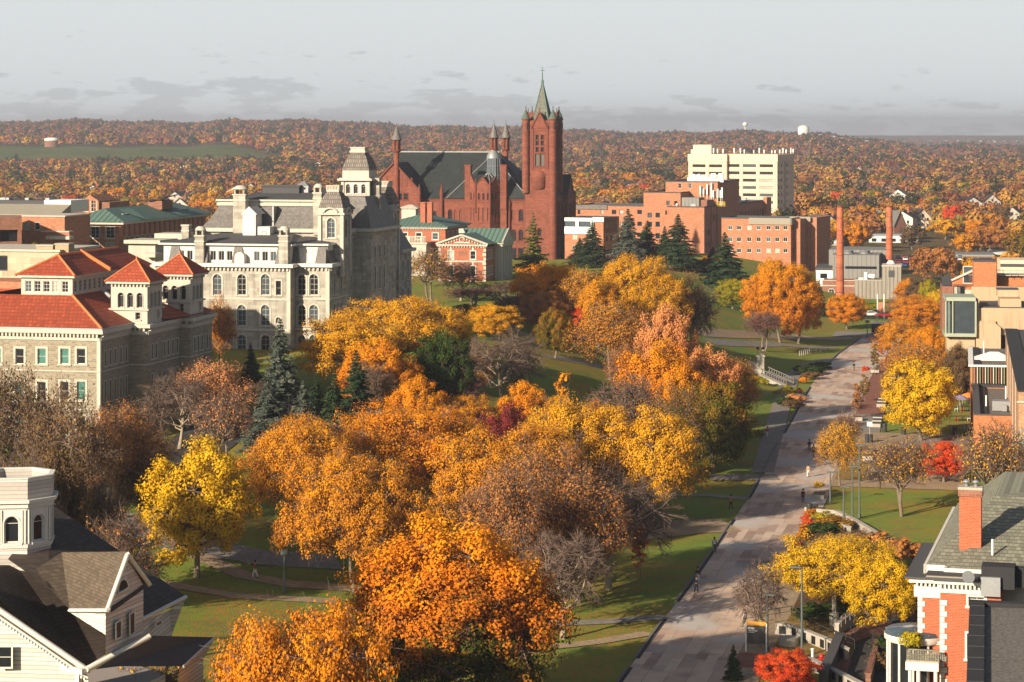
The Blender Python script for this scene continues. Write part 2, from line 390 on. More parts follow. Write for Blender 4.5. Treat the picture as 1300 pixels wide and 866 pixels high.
# ------------------------------------------------------------------ terrain
def sst(x): x = np.clip(x, 0, 1); return x * x * (3 - 2 * x)
MU = (.2137, .9769); MN = (.9769, -.2137); M0 = (9.4, 208.0)      # the long walk: origin, direction, right-hand normal
MROT = -math.atan2(MU[0], MU[1])
def bend(s): return float(np.interp(s, [0, 50, 108, 165, 223, 249, 280, 307, 333, 356], [0, -.2, -.85, -2.7, -4.45, -5.0, -5.2, -4.8, -3.4, -2.0]))
def ST(X, D):
    s = (X - M0[0]) * MU[0] + (D - M0[1]) * MU[1]
    return (s, (X - M0[0]) * MN[0] + (D - M0[1]) * MN[1] - bend(s))
def XD(s, t):
    t += bend(s)
    return (M0[0] + s * MU[0] + t * MN[0], M0[1] + s * MU[1] + t * MN[1])
_HD = [0, 150, 230, 300, 375, 450, 600, 720, 850, 1000]; _HH = [0.5, 1.2, 3.2, 8.0, 13.6, 14.0, 11.5, 9.0, 4.0, 0]
_RP = [-9000, -400, 0, 300, 500, 700, 900, 1050, 1110, 1160, 1300, 1700, 9000]; _RY = [158, 157, 156, 152.5, 157, 165, 168, 170, 175, 183, 187, 184, 180]
def zg(X, D):
    X = np.asarray(X, float); D = np.asarray(D, float)
    t = (X - M0[0]) * MN[0] + (D - M0[1]) * MN[1]
    z = np.interp(D, _HD, _HH) * sst((-t - 7) / 55.0)
    D1 = np.maximum(D, 1.0); px = CX + F * X / D1
    zr = 49 + (160 - np.interp(px, _RP, _RY)) * 4600 / F - 12 + 3.0 * np.sin(px * .021) + 1.5 * np.sin(px * .067 + 1)
    far = zr * sst((D - 1750) / 2850.0)
    far = far * (1 - sst((D - 4650) / 1500.0)) + (-12) * sst((D - 4650) / 1500.0)
    z = z + far
    z = z + 9.5 * np.exp(-((D - 2800) / 300.0) ** 2) * sst((430 - px) / 160.0) * (D > 1500)
    z = z + np.where(D > 900, 2.0 * np.sin(X * .011 + 1) * np.sin(D * .008) * sst((D - 900) / 500.), 0)
    return z
def zgf(X, D): return float(zg(X, D))
def G(px, py):
    """ground point seen at a photo pixel"""
    k = (px - CX) / F; a = (py - HY) / F; D = 120.0; st = 2.0
    while D < 3500:
        if H - D * a <= zgf(k * D, D):
            lo, hi = D - st, D
            for _ in range(20):
                m = (lo + hi) / 2
                if H - m * a <= zgf(k * m, m): hi = m
                else: lo = m
            return Vector((k * hi, hi, zgf(k * hi, hi)))
        D += st
    return Vector((k * D, D, 0))

def meadow_zone(X, D):
    px = CX + F * X / max(D, 1)
    return -500 < px < 372 - max(0, (D - 2560)) * .28 and 2330 + (px > 250) * (px - 250) * .4 < D < 2900

def build_ground():
    us = list(np.linspace(-1.6, -.34, 22)) + list(np.linspace(-.32, .32, 330)) + list(np.linspace(.34, 1.6, 22))
    ds = [2.0, 20, 60, 100, 120]; d = 130.0
    while d < 15500: ds.append(d); d *= 1.0115 if d < 5200 else 1.05
    us = np.array(us); ds = np.array(ds); nu, nd = len(us), len(ds)
    X = ds[:, None] * us[None, :]; D = np.repeat(ds[:, None], nu, 1); X[:5] = us[None, :] * 220; Z = zg(X, D) - .04
    co = np.stack([X, D, Z], -1).reshape(-1, 3)
    i = (np.arange(nd - 1)[:, None] * nu + np.arange(nu - 1)[None, :]).ravel()
    q = np.stack([i, i + 1, i + nu + 1, i + nu], 1)
    me = np_mesh('ground', co, q, [M['ground'], M['meadow'], M['far_floor']])
    cx = co[q].mean(1); mi = np.zeros(len(q), np.int32)
    mi[(cx[:, 1] > 760)] = 2
    for k in np.where((cx[:, 1] > 2300) & (cx[:, 1] < 2950))[0]:
        if meadow_zone(cx[k, 0], cx[k, 1]): mi[k] = 1
    me.polygons.foreach_set('material_index', mi); me.polygons.foreach_set('use_smooth', np.ones(len(q), bool))
    return tag(link('ground', me), kind='structure')
def np_mesh(name, co, quads, mats, attr=None):
    me = bpy.data.meshes.new(name); n = len(co); k = len(quads); w = quads.shape[1]
    me.vertices.add(n); me.vertices.foreach_set('co', np.ascontiguousarray(co, np.float32).ravel())
    me.loops.add(k * w); me.loops.foreach_set('vertex_index', np.ascontiguousarray(quads, np.int32).ravel())
    me.polygons.add(k); me.polygons.foreach_set('loop_start', np.arange(0, k * w, w, dtype=np.int32))
    if attr:
        for an, av in attr.items():
            a = me.attributes.new(an, 'FLOAT', 'POINT'); a.data.foreach_set('value', np.ascontiguousarray(av, np.float32).ravel())
    for m in mats: me.materials.append(m)
    me.update(calc_edges=True); return me

# ground materials
nt = NT('ground'); tc = nt.n('ShaderNodeTexCoord'); ge = nt.n('ShaderNodeNewGeometry')
def noise(nt, scale, det=4, vec=None, rough=.6):
    q = nt.n('ShaderNodeTexNoise', i_Scale=scale, i_Detail=float(det), i_Roughness=rough); nt.l(vec if vec is not None else nt_pos, q.inputs['Vector']); return q.outputs[0]
nt_pos = ge.outputs['Position']
def sstep(nt, x, a, b):
    q = nt.n('ShaderNodeMapRange', interpolation_type='SMOOTHSTEP'); nt.l(x, q.inputs[0]); q.inputs[1].default_value = a; q.inputs[2].default_value = b; return q.outputs[0]
g = nt.mix(sstep(nt, noise(nt, .05), .35, .65), (.13, .245, .025, 1), (.20, .26, .04, 1))
g = nt.mix(sstep(nt, noise(nt, 1.3), .3, .7), g, (.165, .19, .04, 1))
lf = nt.math('MULTIPLY', sstep(nt, noise(nt, .06, 4), .43, .60), sstep(nt, noise(nt, 3.2, 4), .46, .58))
g = nt.mix(lf, g, nt.mix(noise(nt, 6), (.34, .12, .03, 1), (.42, .22, .05, 1)))
sp = nt.math('GREATER_THAN', noise(nt, 2.6, 5, None, .8), .635); g = nt.mix(sp, g, (.46, .25, .06, 1)); g = nt.mix(nt.math('MULTIPLY', sstep(nt, noise(nt, .22, 4), .5, .7), .45), g, (.15, .135, .05, 1))
p = nt.n('ShaderNodeBsdfPrincipled', i_Roughness=.95); p.inputs['Specular IOR Level'].default_value = .1; nt.l(g, p.inputs['Base Color'])
bp = nt.n('ShaderNodeBump', i_Strength=.6, i_Distance=.12); nt.l(noise(nt, 7, 5), bp.inputs['Height']); nt.l(bp.outputs[0], p.inputs['Normal'])
nt.l(p.outputs[0], nt.out.inputs[0]); M['ground'] = nt.mat
def simple_ground(name, a, b, s1, s2=None, c=None):
    nt = NT(name); ge = nt.n('ShaderNodeNewGeometry'); globals()['nt_pos'] = ge.outputs['Position']
    g = nt.mix(sstep(nt, noise(nt, s1), .35, .65), a, b)
    if s2: g = nt.mix(sstep(nt, noise(nt, s2), .45, .6), g, c)
    p = nt.n('ShaderNodeBsdfPrincipled', i_Roughness=.95); p.inputs['Specular IOR Level'].default_value = .1; nt.l(g, p.inputs['Base Color'])
    nt.l(p.outputs[0], nt.out.inputs[0]); M[name] = nt.mat
simple_ground('meadow', (.085, .115, .030, 1), (.13, .125, .045, 1), .006, .02, (.075, .10, .03, 1))
simple_ground('far_floor', (.12, .085, .04, 1), (.07, .07, .025, 1), .02, .1, (.16, .10, .05, 1))
simple_ground('path_tan', (.40, .29, .18, 1), (.33, .25, .17, 1), .3, 2.0, (.28, .21, .15, 1))
simple_ground('path_grey', (.30, .27, .24, 1), (.24, .22, .20, 1), .3, 2.0, (.20, .18, .16, 1))
simple_ground('asphalt', (.055, .053, .052, 1), (.075, .07, .068, 1), .2, 2.0, (.05, .048, .046, 1))
simple_ground('soil', (.09, .05, .03, 1), (.06, .035, .022, 1), 1.0, 3.0, (.20, .10, .04, 1))
simple_ground('leaf_litter', (.42, .24, .06, 1), (.22, .15, .05, 1), 1.2, 5.0, (.14, .11, .04, 1))
simple_ground('brick_paving', (.24, .10, .07, 1), (.29, .14, .10, 1), .5, 3.0, (.20, .09, .07, 1))

# pavers of the walk (object coordinates: x across, y along)
nt = NT('pavers'); tc = nt.n('ShaderNodeTexCoord'); nt_pos = tc.outputs['Object']
def blocks(bw, rh, c1, c2, off=.5, mort=.012, rot=0):
    mp = nt.n('ShaderNodeMapping'); mp.inputs['Rotation'].default_value = (0, 0, rot); nt.l(nt_pos, mp.inputs[0])
    b = nt.n('ShaderNodeTexBrick', i_Scale=1.0, i_Mortar_Size=mort, i_Brick_Width=bw, i_Row_Height=rh, offset=off); b.inputs['Color1'].default_value = c1; b.inputs['Color2'].default_value = c2
    b.inputs['Mortar'].default_value = (.22, .19, .17, 1); nt.l(mp.outputs[0], b.inputs['Vector']); return b.outputs[0]
big = blocks(8.5, 1.9, (.64, .47, .35, 1), (.47, .31, .235, 1), .37, .03, rad(90))
med = blocks(5.2, 1.05, (.60, .46, .36, 1), (.26, .16, .125, 1), .41, .015, rad(90))
c = nt.mix(sstep(nt, noise(nt, .10, 2), .42, .55), big, med)
c = nt.mix(sstep(nt, noise(nt, .055, 2), .50, .60), c, (.50, .45, .42, 1))
c = nt.mix(nt.math('MULTIPLY', sstep(nt, noise(nt, .6, 5), .5, .75), .4), c, (.19, .15, .12, 1))
c = nt.mix(nt.math('GREATER_THAN', noise(nt, 4.2, 2), .715), c, (.40, .20, .07, 1))
p = nt.n('ShaderNodeBsdfPrincipled', i_Roughness=.8); nt.l(c, p.inputs['Base Color']); nt.l(p.outputs[0], nt.out.inputs[0]); M['pavers'] = nt.mat

def ribbon(name, pts, w, mt, lift=.05, label=None, seg=2.5, kind='structure'):
    """path draped on the ground along world points; w = width (m) or list of widths"""
    P = [Vector((p[0], p[1])) for p in pts]; ws = w if isinstance(w, (list, tuple)) else [w] * len(P)
    C_, Wd = [], []
    for i in range(len(P) - 1):
        n = max(1, int((P[i + 1] - P[i]).length / seg))
        for k in range(n): C_.append(P[i].lerp(P[i + 1], k / n)); Wd.append(ws[i] + (ws[i + 1] - ws[i]) * k / n)
    C_.append(P[-1]); Wd.append(ws[-1]); vs = []; fs = []; m = 5
    for i, c_ in enumerate(C_):
        d = (C_[min(i + 1, len(C_) - 1)] - C_[max(i - 1, 0)]).normalized(); n = Vector((d.y, -d.x))
        for j in range(m):
            q = c_ + n * (j / (m - 1) - .5) * Wd[i]; vs.append((q.x, q.y, zgf(q.x, q.y) + lift))
    for i in range(len(C_) - 1):
        for j in range(m - 1): a = i * m + j; fs.append((a, a + 1, a + m + 1, a + m))
    b = MB(); b.add(vs, fs, 0, True)
    return tag(b.build(name, mt), kind=kind)
def pix(*pp): return [G(a, b) for a, b in pp]
# ------------------------------------------------------------------ trees
def leaf_mat(name, stops, trans=.3, vary=.25):
    nt = NT(name); at = nt.n('ShaderNodeAttribute', attribute_name='tone'); oi = nt.n('ShaderNodeObjectInfo')
    f = nt.math('ADD', at.outputs['Fac'], nt.math('MULTIPLY', nt.math('SUBTRACT', oi.outputs['Random'], .5), .12))
    c = nt.ramp(f, stops)
    d = nt.n('ShaderNodeBsdfDiffuse'); t = nt.n('ShaderNodeBsdfTranslucent'); mx = nt.n('ShaderNodeMixShader', i_0=trans)
    nt.l(c, d.inputs[0]); nt.l(c, t.inputs[0]); nt.l(d.outputs[0], mx.inputs[1]); nt.l(t.outputs[0], mx.inputs[2]); nt.l(mx.outputs[0], nt.out.inputs[0])
    M[name] = nt.mat
def c4(r, g, b): return (r, g, b, 1)
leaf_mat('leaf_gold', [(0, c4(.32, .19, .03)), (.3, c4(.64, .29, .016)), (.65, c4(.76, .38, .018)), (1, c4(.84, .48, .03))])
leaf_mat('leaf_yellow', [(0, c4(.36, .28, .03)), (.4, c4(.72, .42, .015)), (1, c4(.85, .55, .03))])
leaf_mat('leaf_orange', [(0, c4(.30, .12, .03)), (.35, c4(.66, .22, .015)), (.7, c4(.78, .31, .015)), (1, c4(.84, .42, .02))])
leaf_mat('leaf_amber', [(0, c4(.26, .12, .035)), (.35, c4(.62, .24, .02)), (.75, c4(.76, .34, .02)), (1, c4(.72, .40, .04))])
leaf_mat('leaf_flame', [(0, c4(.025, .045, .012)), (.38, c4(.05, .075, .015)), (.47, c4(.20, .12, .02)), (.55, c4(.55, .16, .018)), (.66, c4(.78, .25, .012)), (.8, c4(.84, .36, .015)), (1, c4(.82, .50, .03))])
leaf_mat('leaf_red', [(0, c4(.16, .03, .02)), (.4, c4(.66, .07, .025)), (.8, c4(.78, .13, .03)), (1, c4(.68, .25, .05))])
leaf_mat('leaf_crimson', [(0, c4(.06, .015, .02)), (.5, c4(.19, .03, .03)), (1, c4(.34, .06, .05))])
leaf_mat('leaf_peach', [(0, c4(.36, .14, .07)), (.4, c4(.62, .25, .08)), (.75, c4(.70, .30, .12)), (1, c4(.72, .40, .07))])
leaf_mat('leaf_rust', [(0, c4(.20, .085, .04)), (.5, c4(.42, .17, .05)), (1, c4(.58, .27, .07))])
leaf_mat('leaf_brown', [(0, c4(.07, .05, .03)), (.5, c4(.16, .10, .05)), (1, c4(.28, .16, .06))])
leaf_mat('leaf_mixed', [(0, c4(.04, .06, .012)), (.35, c4(.09, .10, .015)), (.6, c4(.26, .15, .02)), (.8, c4(.50, .20, .02)), (1, c4(.60, .25, .03))])
leaf_mat('leaf_lime', [(0, c4(.10, .12, .02)), (.5, c4(.34, .30, .02)), (1, c4(.60, .42, .02))])
leaf_mat('leaf_green', [(0, c4(.015, .03, .01)), (.6, c4(.035, .06, .015)), (1, c4(.08, .10, .02))], .15)
leaf_mat('needle_dark', [(0, c4(.012, .028, .014)), (.6, c4(.03, .055, .025)), (1, c4(.07, .09, .04))], .08)
leaf_mat('needle_blue', [(0, c4(.03, .045, .035)), (.5, c4(.075, .10, .08)), (1, c4(.17, .17, .13))], .08)
leaf_mat('needle_light', [(0, c4(.03, .05, .012)), (.5, c4(.10, .13, .02)), (1, c4(.22, .24, .03))], .15)
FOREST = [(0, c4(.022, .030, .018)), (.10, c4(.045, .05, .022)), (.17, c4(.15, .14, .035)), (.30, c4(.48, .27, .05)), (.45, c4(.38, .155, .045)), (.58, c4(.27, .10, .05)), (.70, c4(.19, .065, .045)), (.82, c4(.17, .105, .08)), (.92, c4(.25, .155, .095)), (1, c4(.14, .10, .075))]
leaf_mat('leaf_forest', FOREST, .15)

def leaves_np(cen, nor, size, tone, r, asp=1.0):
    """rhombic leaf sprays: centre, normal, size, tone arrays -> co, quads, tone per vertex"""
    n = len(cen); a = r.normal(size=(n, 3)); a -= nor * (a * nor).sum(1, keepdims=True); a /= np.linalg.norm(a, axis=1, keepdims=True) + 1e-9
    b = np.cross(nor, a); s = size[:, None]
    fold = nor * s * .22
    co = np.stack([cen + a * s, cen + b * s * asp * .8 - fold, cen - a * s, cen - b * s * asp * .8 - fold], 1).reshape(-1, 3)
    return co, np.arange(4 * n).reshape(n, 4), np.repeat(tone, 4)
def unit(v): return v / (np.linalg.norm(v, axis=-1, keepdims=True) + 1e-9)

TP = {}
def make_tree(kind, seed, R=7.0, Ht=13.0, base=.22, lobes=14, per=14, leaves=100, ls=.17, spreadz=1.0, dens=.42, twigs=2, flat=.6, trunk_r=.32, lean=0.0, crownlow=.0, clump=1.15, stems=1, bark='bark', top=.72, hw=.26, crad=None):
    r = np.random.default_rng(seed); wood = MB(); cz = Ht * (base + 1) / 2; rz = Ht * (1 - base) / 2
    forkz = Ht * max(.16, base * .9)
    cl = []; lob = []
    ga = math.pi * (3 - 5 ** .5)
    for i in range(lobes):
        f = (i + .5) / lobes; zz = 1 - f * (1 + top); rr = math.sqrt(max(0, 1 - zz * zz)); th = i * ga + r.uniform(-.4, .4)
        k = r.uniform(.50, .74)
        c_ = np.array([math.cos(th) * rr * R * k, math.sin(th) * rr * R * k, cz + zz * rz * k * spreadz])
        lob.append((c_, r.uniform(.85, 1.2)))
    cs = []
    st = []
    for k in range(stems):
        an = k * 2.4 + seed; o = np.array([math.cos(an), math.sin(an), 0]) * (.35 if stems > 1 else 0)
        tip = np.array([r.uniform(-.5, .5) * R * .12, r.uniform(-.5, .5) * R * .12, forkz]) + o * (2.2 if stems > 1 else 0)
        wood.tube([o + (0, 0, -.4), o + (0, 0, .25), o * .8 + tip * .5 * np.array([1, 1, .9]), tip], trunk_r * (1.25 if stems == 1 else .8), 7, 0, trunk_r * .8)
        top_ = tip + np.array([0, 0, (cz + rz * .35) - forkz]); wood.tube([tip, (tip + top_) / 2 + r.normal(size=3) * .3, top_], trunk_r * .75, 5, 0, trunk_r * .2)
        st.append((tip, top_))
    for c_, sc in lob:
        tip, top_ = st[int(r.integers(len(st)))]
        s0 = tip + (top_ - tip) * min(.8, max(0, (c_[2] - tip[2]) / (top_[2] - tip[2] + 1e-6) * .55 * r.uniform(.4, 1.1)))
        mid = (s0 + c_) / 2 + np.array([0, 0, -.05 * Ht]) * r.uniform(-.2, 1.2) + r.normal(size=3) * .35
        rad0 = trunk_r * .42
        wood.tube([s0, s0 * .6 + mid * .4 + r.normal(size=3) * .15, mid, mid * .4 + c_ * .6 + r.normal(size=3) * .2, c_], rad0, 5, 0, rad0 * .4)
        rl = R * dens * sc; rlz = rz * dens * sc * spreadz
        for j in range(per):
            d = unit(r.normal(size=3)); d[2] = d[2] * .9 + .12; d = unit(d); q = c_ + d * np.array([rl, rl, rlz]) * r.uniform(.45, 1.0) ** .7
            if q[2] < Ht * base * (.75 - crownlow): q[2] = Ht * base * .8
            cs.append((q, c_))
            m = (q + c_) / 2 + r.normal(size=3) * .25
            wood.tube([c_, m, q], .055 if R > 4 else .035, 3, 1, .02)
            for k in range(twigs):
                e = q + unit(d + r.normal(size=3) * .8) * r.uniform(.6, 1.5) * R / 7; wood.tube([m.tolist() if k % 2 else q.tolist(), ((q + e) / 2 + r.normal(size=3) * .1).tolist(), e.tolist()], .026, 3, 1, .010)
    lf = None
    if leaves > 0:
        Cc = np.array([q for q, _ in cs]); n = len(Cc); N = n * leaves; ci = np.repeat(np.arange(n), leaves)
        ctr = np.array([0, 0, cz]); out = unit(Cc - ctr)
        off = r.normal(size=(N, 3)); off = unit(off) * (r.random((N, 1)) ** .45); rc = (crad or clump * R / 7) * r.uniform(.75, 1.25, n)[ci][:, None]
        pos = Cc[ci] + off * rc * np.array([1, 1, flat])
        nor = unit(unit(off) * 1.05 + out[ci] * .45 + np.array([0, 0, .3]) + r.normal(size=(N, 3)) * .33)
        ct = r.uniform(0, 1, n)
        lowf = np.sin(Cc[:, 0] * .55 + seed) * np.sin(Cc[:, 1] * .5 + 2) * .5 + .5
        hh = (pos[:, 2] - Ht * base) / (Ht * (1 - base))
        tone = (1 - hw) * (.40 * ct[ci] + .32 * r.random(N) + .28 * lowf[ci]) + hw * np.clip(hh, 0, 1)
        co, q, tv = leaves_np(pos, nor, ls * r.uniform(.6, 1.3, N), np.clip(tone, 0, 1), r)
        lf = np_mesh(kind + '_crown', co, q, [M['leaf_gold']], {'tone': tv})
    TP.setdefault(kind, []).append((wood.mesh(kind + '_wood', [bark, 'twig_grey']), lf, Ht, R))
def make_conifer(kind, seed, Ht=14., R=3.4, layers=34, droop=.35, dens=1.9, bare=.06, irregular=.2):
    r = np.random.default_rng(seed); wood = MB(); wood.tube([(0, 0, -.4), (0, 0, Ht * .5), (0, 0, Ht * .98)], .26, 6, 0, .03)
    P = []; Nn = []; S = []; T = []
    for i in range(layers):
        f = i / (layers - 1); z = Ht * (bare + (1 - bare) * f * .97); rr = R * (1 - f) ** .85 * (1 + r.uniform(-irregular, irregular)) + .12
        nb = max(5, int((11 - 5 * f)))
        for k in range(nb):
            a = r.uniform(0, 6.283); L = rr * r.uniform(.7, 1.12); e = np.array([math.cos(a) * L, math.sin(a) * L, -droop * L + .12 * L]); d = unit(e)
            if L > .8: wood.tube([(0, 0, z), (e[0] * .6, e[1] * .6, z + e[2] * .45), (e[0], e[1], z + e[2])], .035, 3, 0, .012)
            n = int(max(8, 46 * L / 3 * dens)); t = r.random(n) ** .7; side = np.cross(d, [0, 0, 1]); w = (1 - t * .75) * L * .26
            off = r.normal(size=n) * w
            p = np.array([0, 0, z])[None] + t[:, None] * e[None] * np.array([1, 1, 1]) + np.array([0, 0, 1])[None] * (np.sin(t * 3.1)[:, None] * .10 * L) + side[None] * off[:, None]
            p[:, 2] -= np.abs(off) * .35 + r.random(n) * .18
            P.append(p); Nn.append(unit(np.array([0, 0, 1.0])[None] + d[None] * .5 + r.normal(size=(n, 3)) * .45)); S.append(r.uniform(.10, .24, n) * (1 + .1 * L)); T.append(np.clip(r.uniform(.0, .7) * .5 + t * .4 + r.random(n) * .25, 0, 1))
    P = np.concatenate(P); co, q, tv = leaves_np(P, np.concatenate(Nn), np.concatenate(S), np.concatenate(T), r, .6)
    TP.setdefault(kind, []).append((wood.mesh(kind + '_wood', ['bark', 'bark']), np_mesh(kind + '_crown', co, q, [M['needle_dark']], {'tone': tv}), Ht, R))

for sd in (1, 2, 3): make_tree('maple', sd, R=6.5, Ht=13, base=.05, lobes=26, per=14, leaves=125, ls=.13, dens=.35, flat=.85, twigs=0, top=.86, clump=1.1)
for sd in (40, 41): make_tree('maple_big', sd, R=10.5, Ht=17, base=.03, lobes=40, per=20, leaves=120, ls=.125, dens=.27, flat=.85, twigs=0, top=.86, crad=1.15, hw=.6)
for sd in (42, 43, 44): make_tree('locust_big', sd, R=12, Ht=14, base=.08, lobes=42, per=18, leaves=100, ls=.115, dens=.27, flat=.7, twigs=2, top=.66, crad=1.25)
for sd in (4, 5, 6): make_tree('locust', sd, R=7.5, Ht=12.5, base=.08, lobes=24, per=15, leaves=105, ls=.115, dens=.38, flat=.62, twigs=3, spreadz=1.0, top=.62, clump=1.2)
for sd in (7, 8): make_tree('thin', sd, R=7.0, Ht=12.5, base=.14, lobes=20, per=15, leaves=40, ls=.115, dens=.42, flat=.9, twigs=6, top=.6, clump=1.6)
for sd in (9, 10): make_tree('bare', sd, R=5.5, Ht=11, base=.16, lobes=18, per=17, leaves=0, dens=.44, twigs=9, top=.5, bark='bark_pale')
for sd in (11,): make_tree('twiggy', sd, R=5.5, Ht=11, base=.2, lobes=16, per=16, leaves=7, ls=.12, dens=.44, twigs=8, top=.3, clump=1.6, stems=2)
for sd in (12, 13): make_tree('young', sd, R=1.15, Ht=5.2, base=.26, lobes=9, per=7, leaves=26, ls=.11, dens=.5, twigs=0, trunk_r=.055, clump=2.2, spreadz=1.25, top=.8)
for sd in (14, 15): make_tree('shrub', sd, R=1.6, Ht=1.9, base=.02, lobes=9, per=8, leaves=36, ls=.10, dens=.45, twigs=0, trunk_r=.04, top=.5, clump=1.6)
make_conifer('spruce', 20, droop=.3); make_conifer('spruce', 21, Ht=14, R=3.1, droop=.5, irregular=.3)
make_conifer('fir', 22, Ht=13, R=3.6, layers=32, droop=.14, dens=2.2)
make_conifer('pine', 23, Ht=13, R=3.3, layers=20, droop=-.05, dens=2.4, irregular=.45)
for sd in (30, 31, 32, 33, 34): make_tree('midwood', sd, R=5.5, Ht=11, base=.08, lobes=12, per=8, leaves=40, ls=.30, dens=.42, flat=.85, twigs=0, top=.8, clump=1.6)
make_conifer('midfir', 36, Ht=12, R=3.4, layers=14, droop=.25, dens=.55)
for wm, lm, _, _ in TP['midwood'] + TP['midfir']: pass

_ti = {}
def tree(name, kind, leafm, X, D, height, width, label=None, group=None, cat='tree', rot=None, var=None, z=None, barkm=None):
    if kind in ('maple', 'locust') and width > 15.5: kind += '_big'
    pl = TP[kind]; i = _ti.get(kind, 0); _ti[kind] = i + 1
    wm, lm, h0, r0 = pl[(i if var is None else var) % len(pl)]
    z = zgf(X, D) if z is None else z
    o = empty(name, (X, D, z), rng.uniform(0, 6.28) if rot is None else rot, label, cat, group)
    o.scale = (width / (2.05 * r0), width / (2.05 * r0), height / (h0 * 1.03))
    t = link('trunk', wm, o)
    if barkm: t.material_slots[0].link = 'OBJECT'; t.material_slots[0].material = M[barkm]
    if lm is not None: link('crown', lm, o, mats=[M[leafm]])
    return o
def ptree(name, kind, leafm, px, top, wpx, D, label, **kw):
    """tree whose crown is centred at px, tops out at photo row `top` and is wpx wide, standing D metres off"""
    X = (px - CX) * D / F; z = zgf(X, D); h = H - D * (top - HY) / F - z
    return tree(name, kind, leafm, X, D, max(h, 1.5), wpx * D / F, label, z=z, **kw)
# ------------------------------------------------------------------ valley: houses, individual trees, the wooded hills
build_ground()
GX = [('white', 'white_paint', 'dark_roof'), ('cream', 'cream_panel', 'shingle_dark'), ('pale grey', 'paving_stone', 'dark_roof'), ('white', 'white_paint', 'shingle_brown'), ('tan', 'tan_concrete', 'dark_roof')]
hs = {}
def house_parts(w, d, h, rh, wall, roof):
    k = (round(w), round(d), round(h), wall, roof)
    if k in hs: return hs[k]
    b = MB(); b.box(-w / 2, w / 2, 0, d, -2, h)
    for y in (0, d): b.add([(-w / 2, y, h), (w / 2, y, h), (0, y, h + rh)], [(0, 1, 2)])
    rf = MB(); e = .4
    for q in (-1, 1):
        a = [(q * (w / 2 + e), -e, h - e * rh / w * 2), (q * (w / 2 + e), d + e, h - e * rh / w * 2), (0, d + e, h + rh), (0, -e, h + rh)]
        rf.quad(*[(x, y, z + .05) for x, y, z in a]); rf.quad(*[(x, y, z + .3) for x, y, z in a])
        for i in range(4): p, r_ = a[i], a[(i + 1) % 4]; rf.quad((p[0], p[1], p[2] + .05), (r_[0], r_[1], r_[2] + .05), (r_[0], r_[1], r_[2] + .3), (p[0], p[1], p[2] + .3))
    wn = []; W1 = lambda *a: wn.append(MB().box(*a).mesh('window', 'glass'))
    for z in (1.1, 4.0, h + .3):
        for x in ((-w * .28, w * .28) if z < h else (0,)):
            if z + 1.3 < h + rh * .7: W1(x - .5, x + .5, -.05, .02, z, z + 1.4)
    for z in (1.1, 4.0):
        for y in (d * .25, d * .7): W1(w / 2 - .02, w / 2 + .05, y - .5, y + .5, z, z + 1.4)
    ch = MB(); ch.box(w * .12, w * .12 + .9, d * .5, d * .5 + .9, h, h + rh + 1.2)
    hs[k] = (b.mesh('wall', wall), rf.mesh('roof', roof), wn, ch.mesh('chimney', 'brick_red')); return hs[k]
HOUSES = []
def valley_house(px, D, w=9, d=13, h=6, rh=3.5, ci=0, rot=15, label=None):
    nm, wall, roof = GX[ci % len(GX)]; X = (px - CX) * D / F; z = zgf(X, D)
    o = empty('valley_house', (X, D, z), -rad(rot), label, 'house', 'houses among the valley trees')
    a, b, c, e = house_parts(w, d, h, rh, wall, roof)
    link('wall', a, o); r_ = link('roof', b, o); link('chimney', e, r_); [link('window', q, o) for q in c]
    HOUSES.append((X / D, D, w / D)); return o
VH = [(101, 1500, 0, 'house with a white gable facing the viewer, left of the dark spruce clump'), (117, 1530, 3, 'long low white house partly behind orange trees'),
 (125, 1620, 0, 'small white house with dark roof beside a gold tree'), (42, 1150, 2, 'pale grey house with broad front in the valley trees at far left'), (191, 1120, 4, 'pale house with steep gable above the green copper roof'),
 (203, 1190, 0, 'white house behind the green copper roof, nearest of its cluster'), (212, 1240, 1, 'cream house between two orange maples beyond the green roof'), (222, 1340, 2, 'pale grey house under a dark tree up the slope'),
 (228, 1260, 3, 'white house with brown roof right of the cream house'), (297, 1500, 1, 'cream house high above the grey mansard roofs'), (270, 1480, 0, 'white house among rust trees near the meadow edge'),
 (318, 1600, 2, 'pale grey house close to the slate dome'), (232, 2200, 0, 'tiny white house at the lower edge of the meadow'), (403, 2250, 3, 'white house with brown roof just above the domed tower'),
 (838, 1380, 0, 'long white roofed house in the woods left of the cream tower block'), (1041, 960, 1, 'white house with a dark window gable right of the brick wing'), (1050, 1060, 0, 'pale gabled house left of the first smokestack'),
 (1053, 1010, 3, 'cream gable peeping between smokestack and brick wing'), (1133, 1400, 0, 'low white house beside a rust tree above the smokestacks'), (1140, 1420, 3, 'long pinkish roofed house above the second smokestack'),
 (1172, 1120, 1, 'cream gabled house right of the grey church'), (1145, 1090, 0, 'white gable just left of the parked cars'), (1235, 1300, 0, 'small white house on the slope under yellow trees'), (1260, 1290, 2, 'grey house among gold trees at right'),
 (1283, 1700, 0, 'white house high on the right slope'), (1291, 1640, 3, 'white house with brown roof at the right edge of the slope'), (1285, 1150, 2, 'pale grey house near the brick apartment row'),
 (1155, 1900, 4, 'tan house on the mid slope'), (1090, 2150, 0, 'white house lost in maroon woods')]
for i, (px, D, ci, lb) in enumerate(VH):
    valley_house(px, D, 8 + (i * 37 % 5), 11 + (i * 53 % 6), 5.5 + i % 2, 3 + i % 3 * .5, ci, (i * 29 % 70) - 30, lb)
r = np.random.default_rng(5)
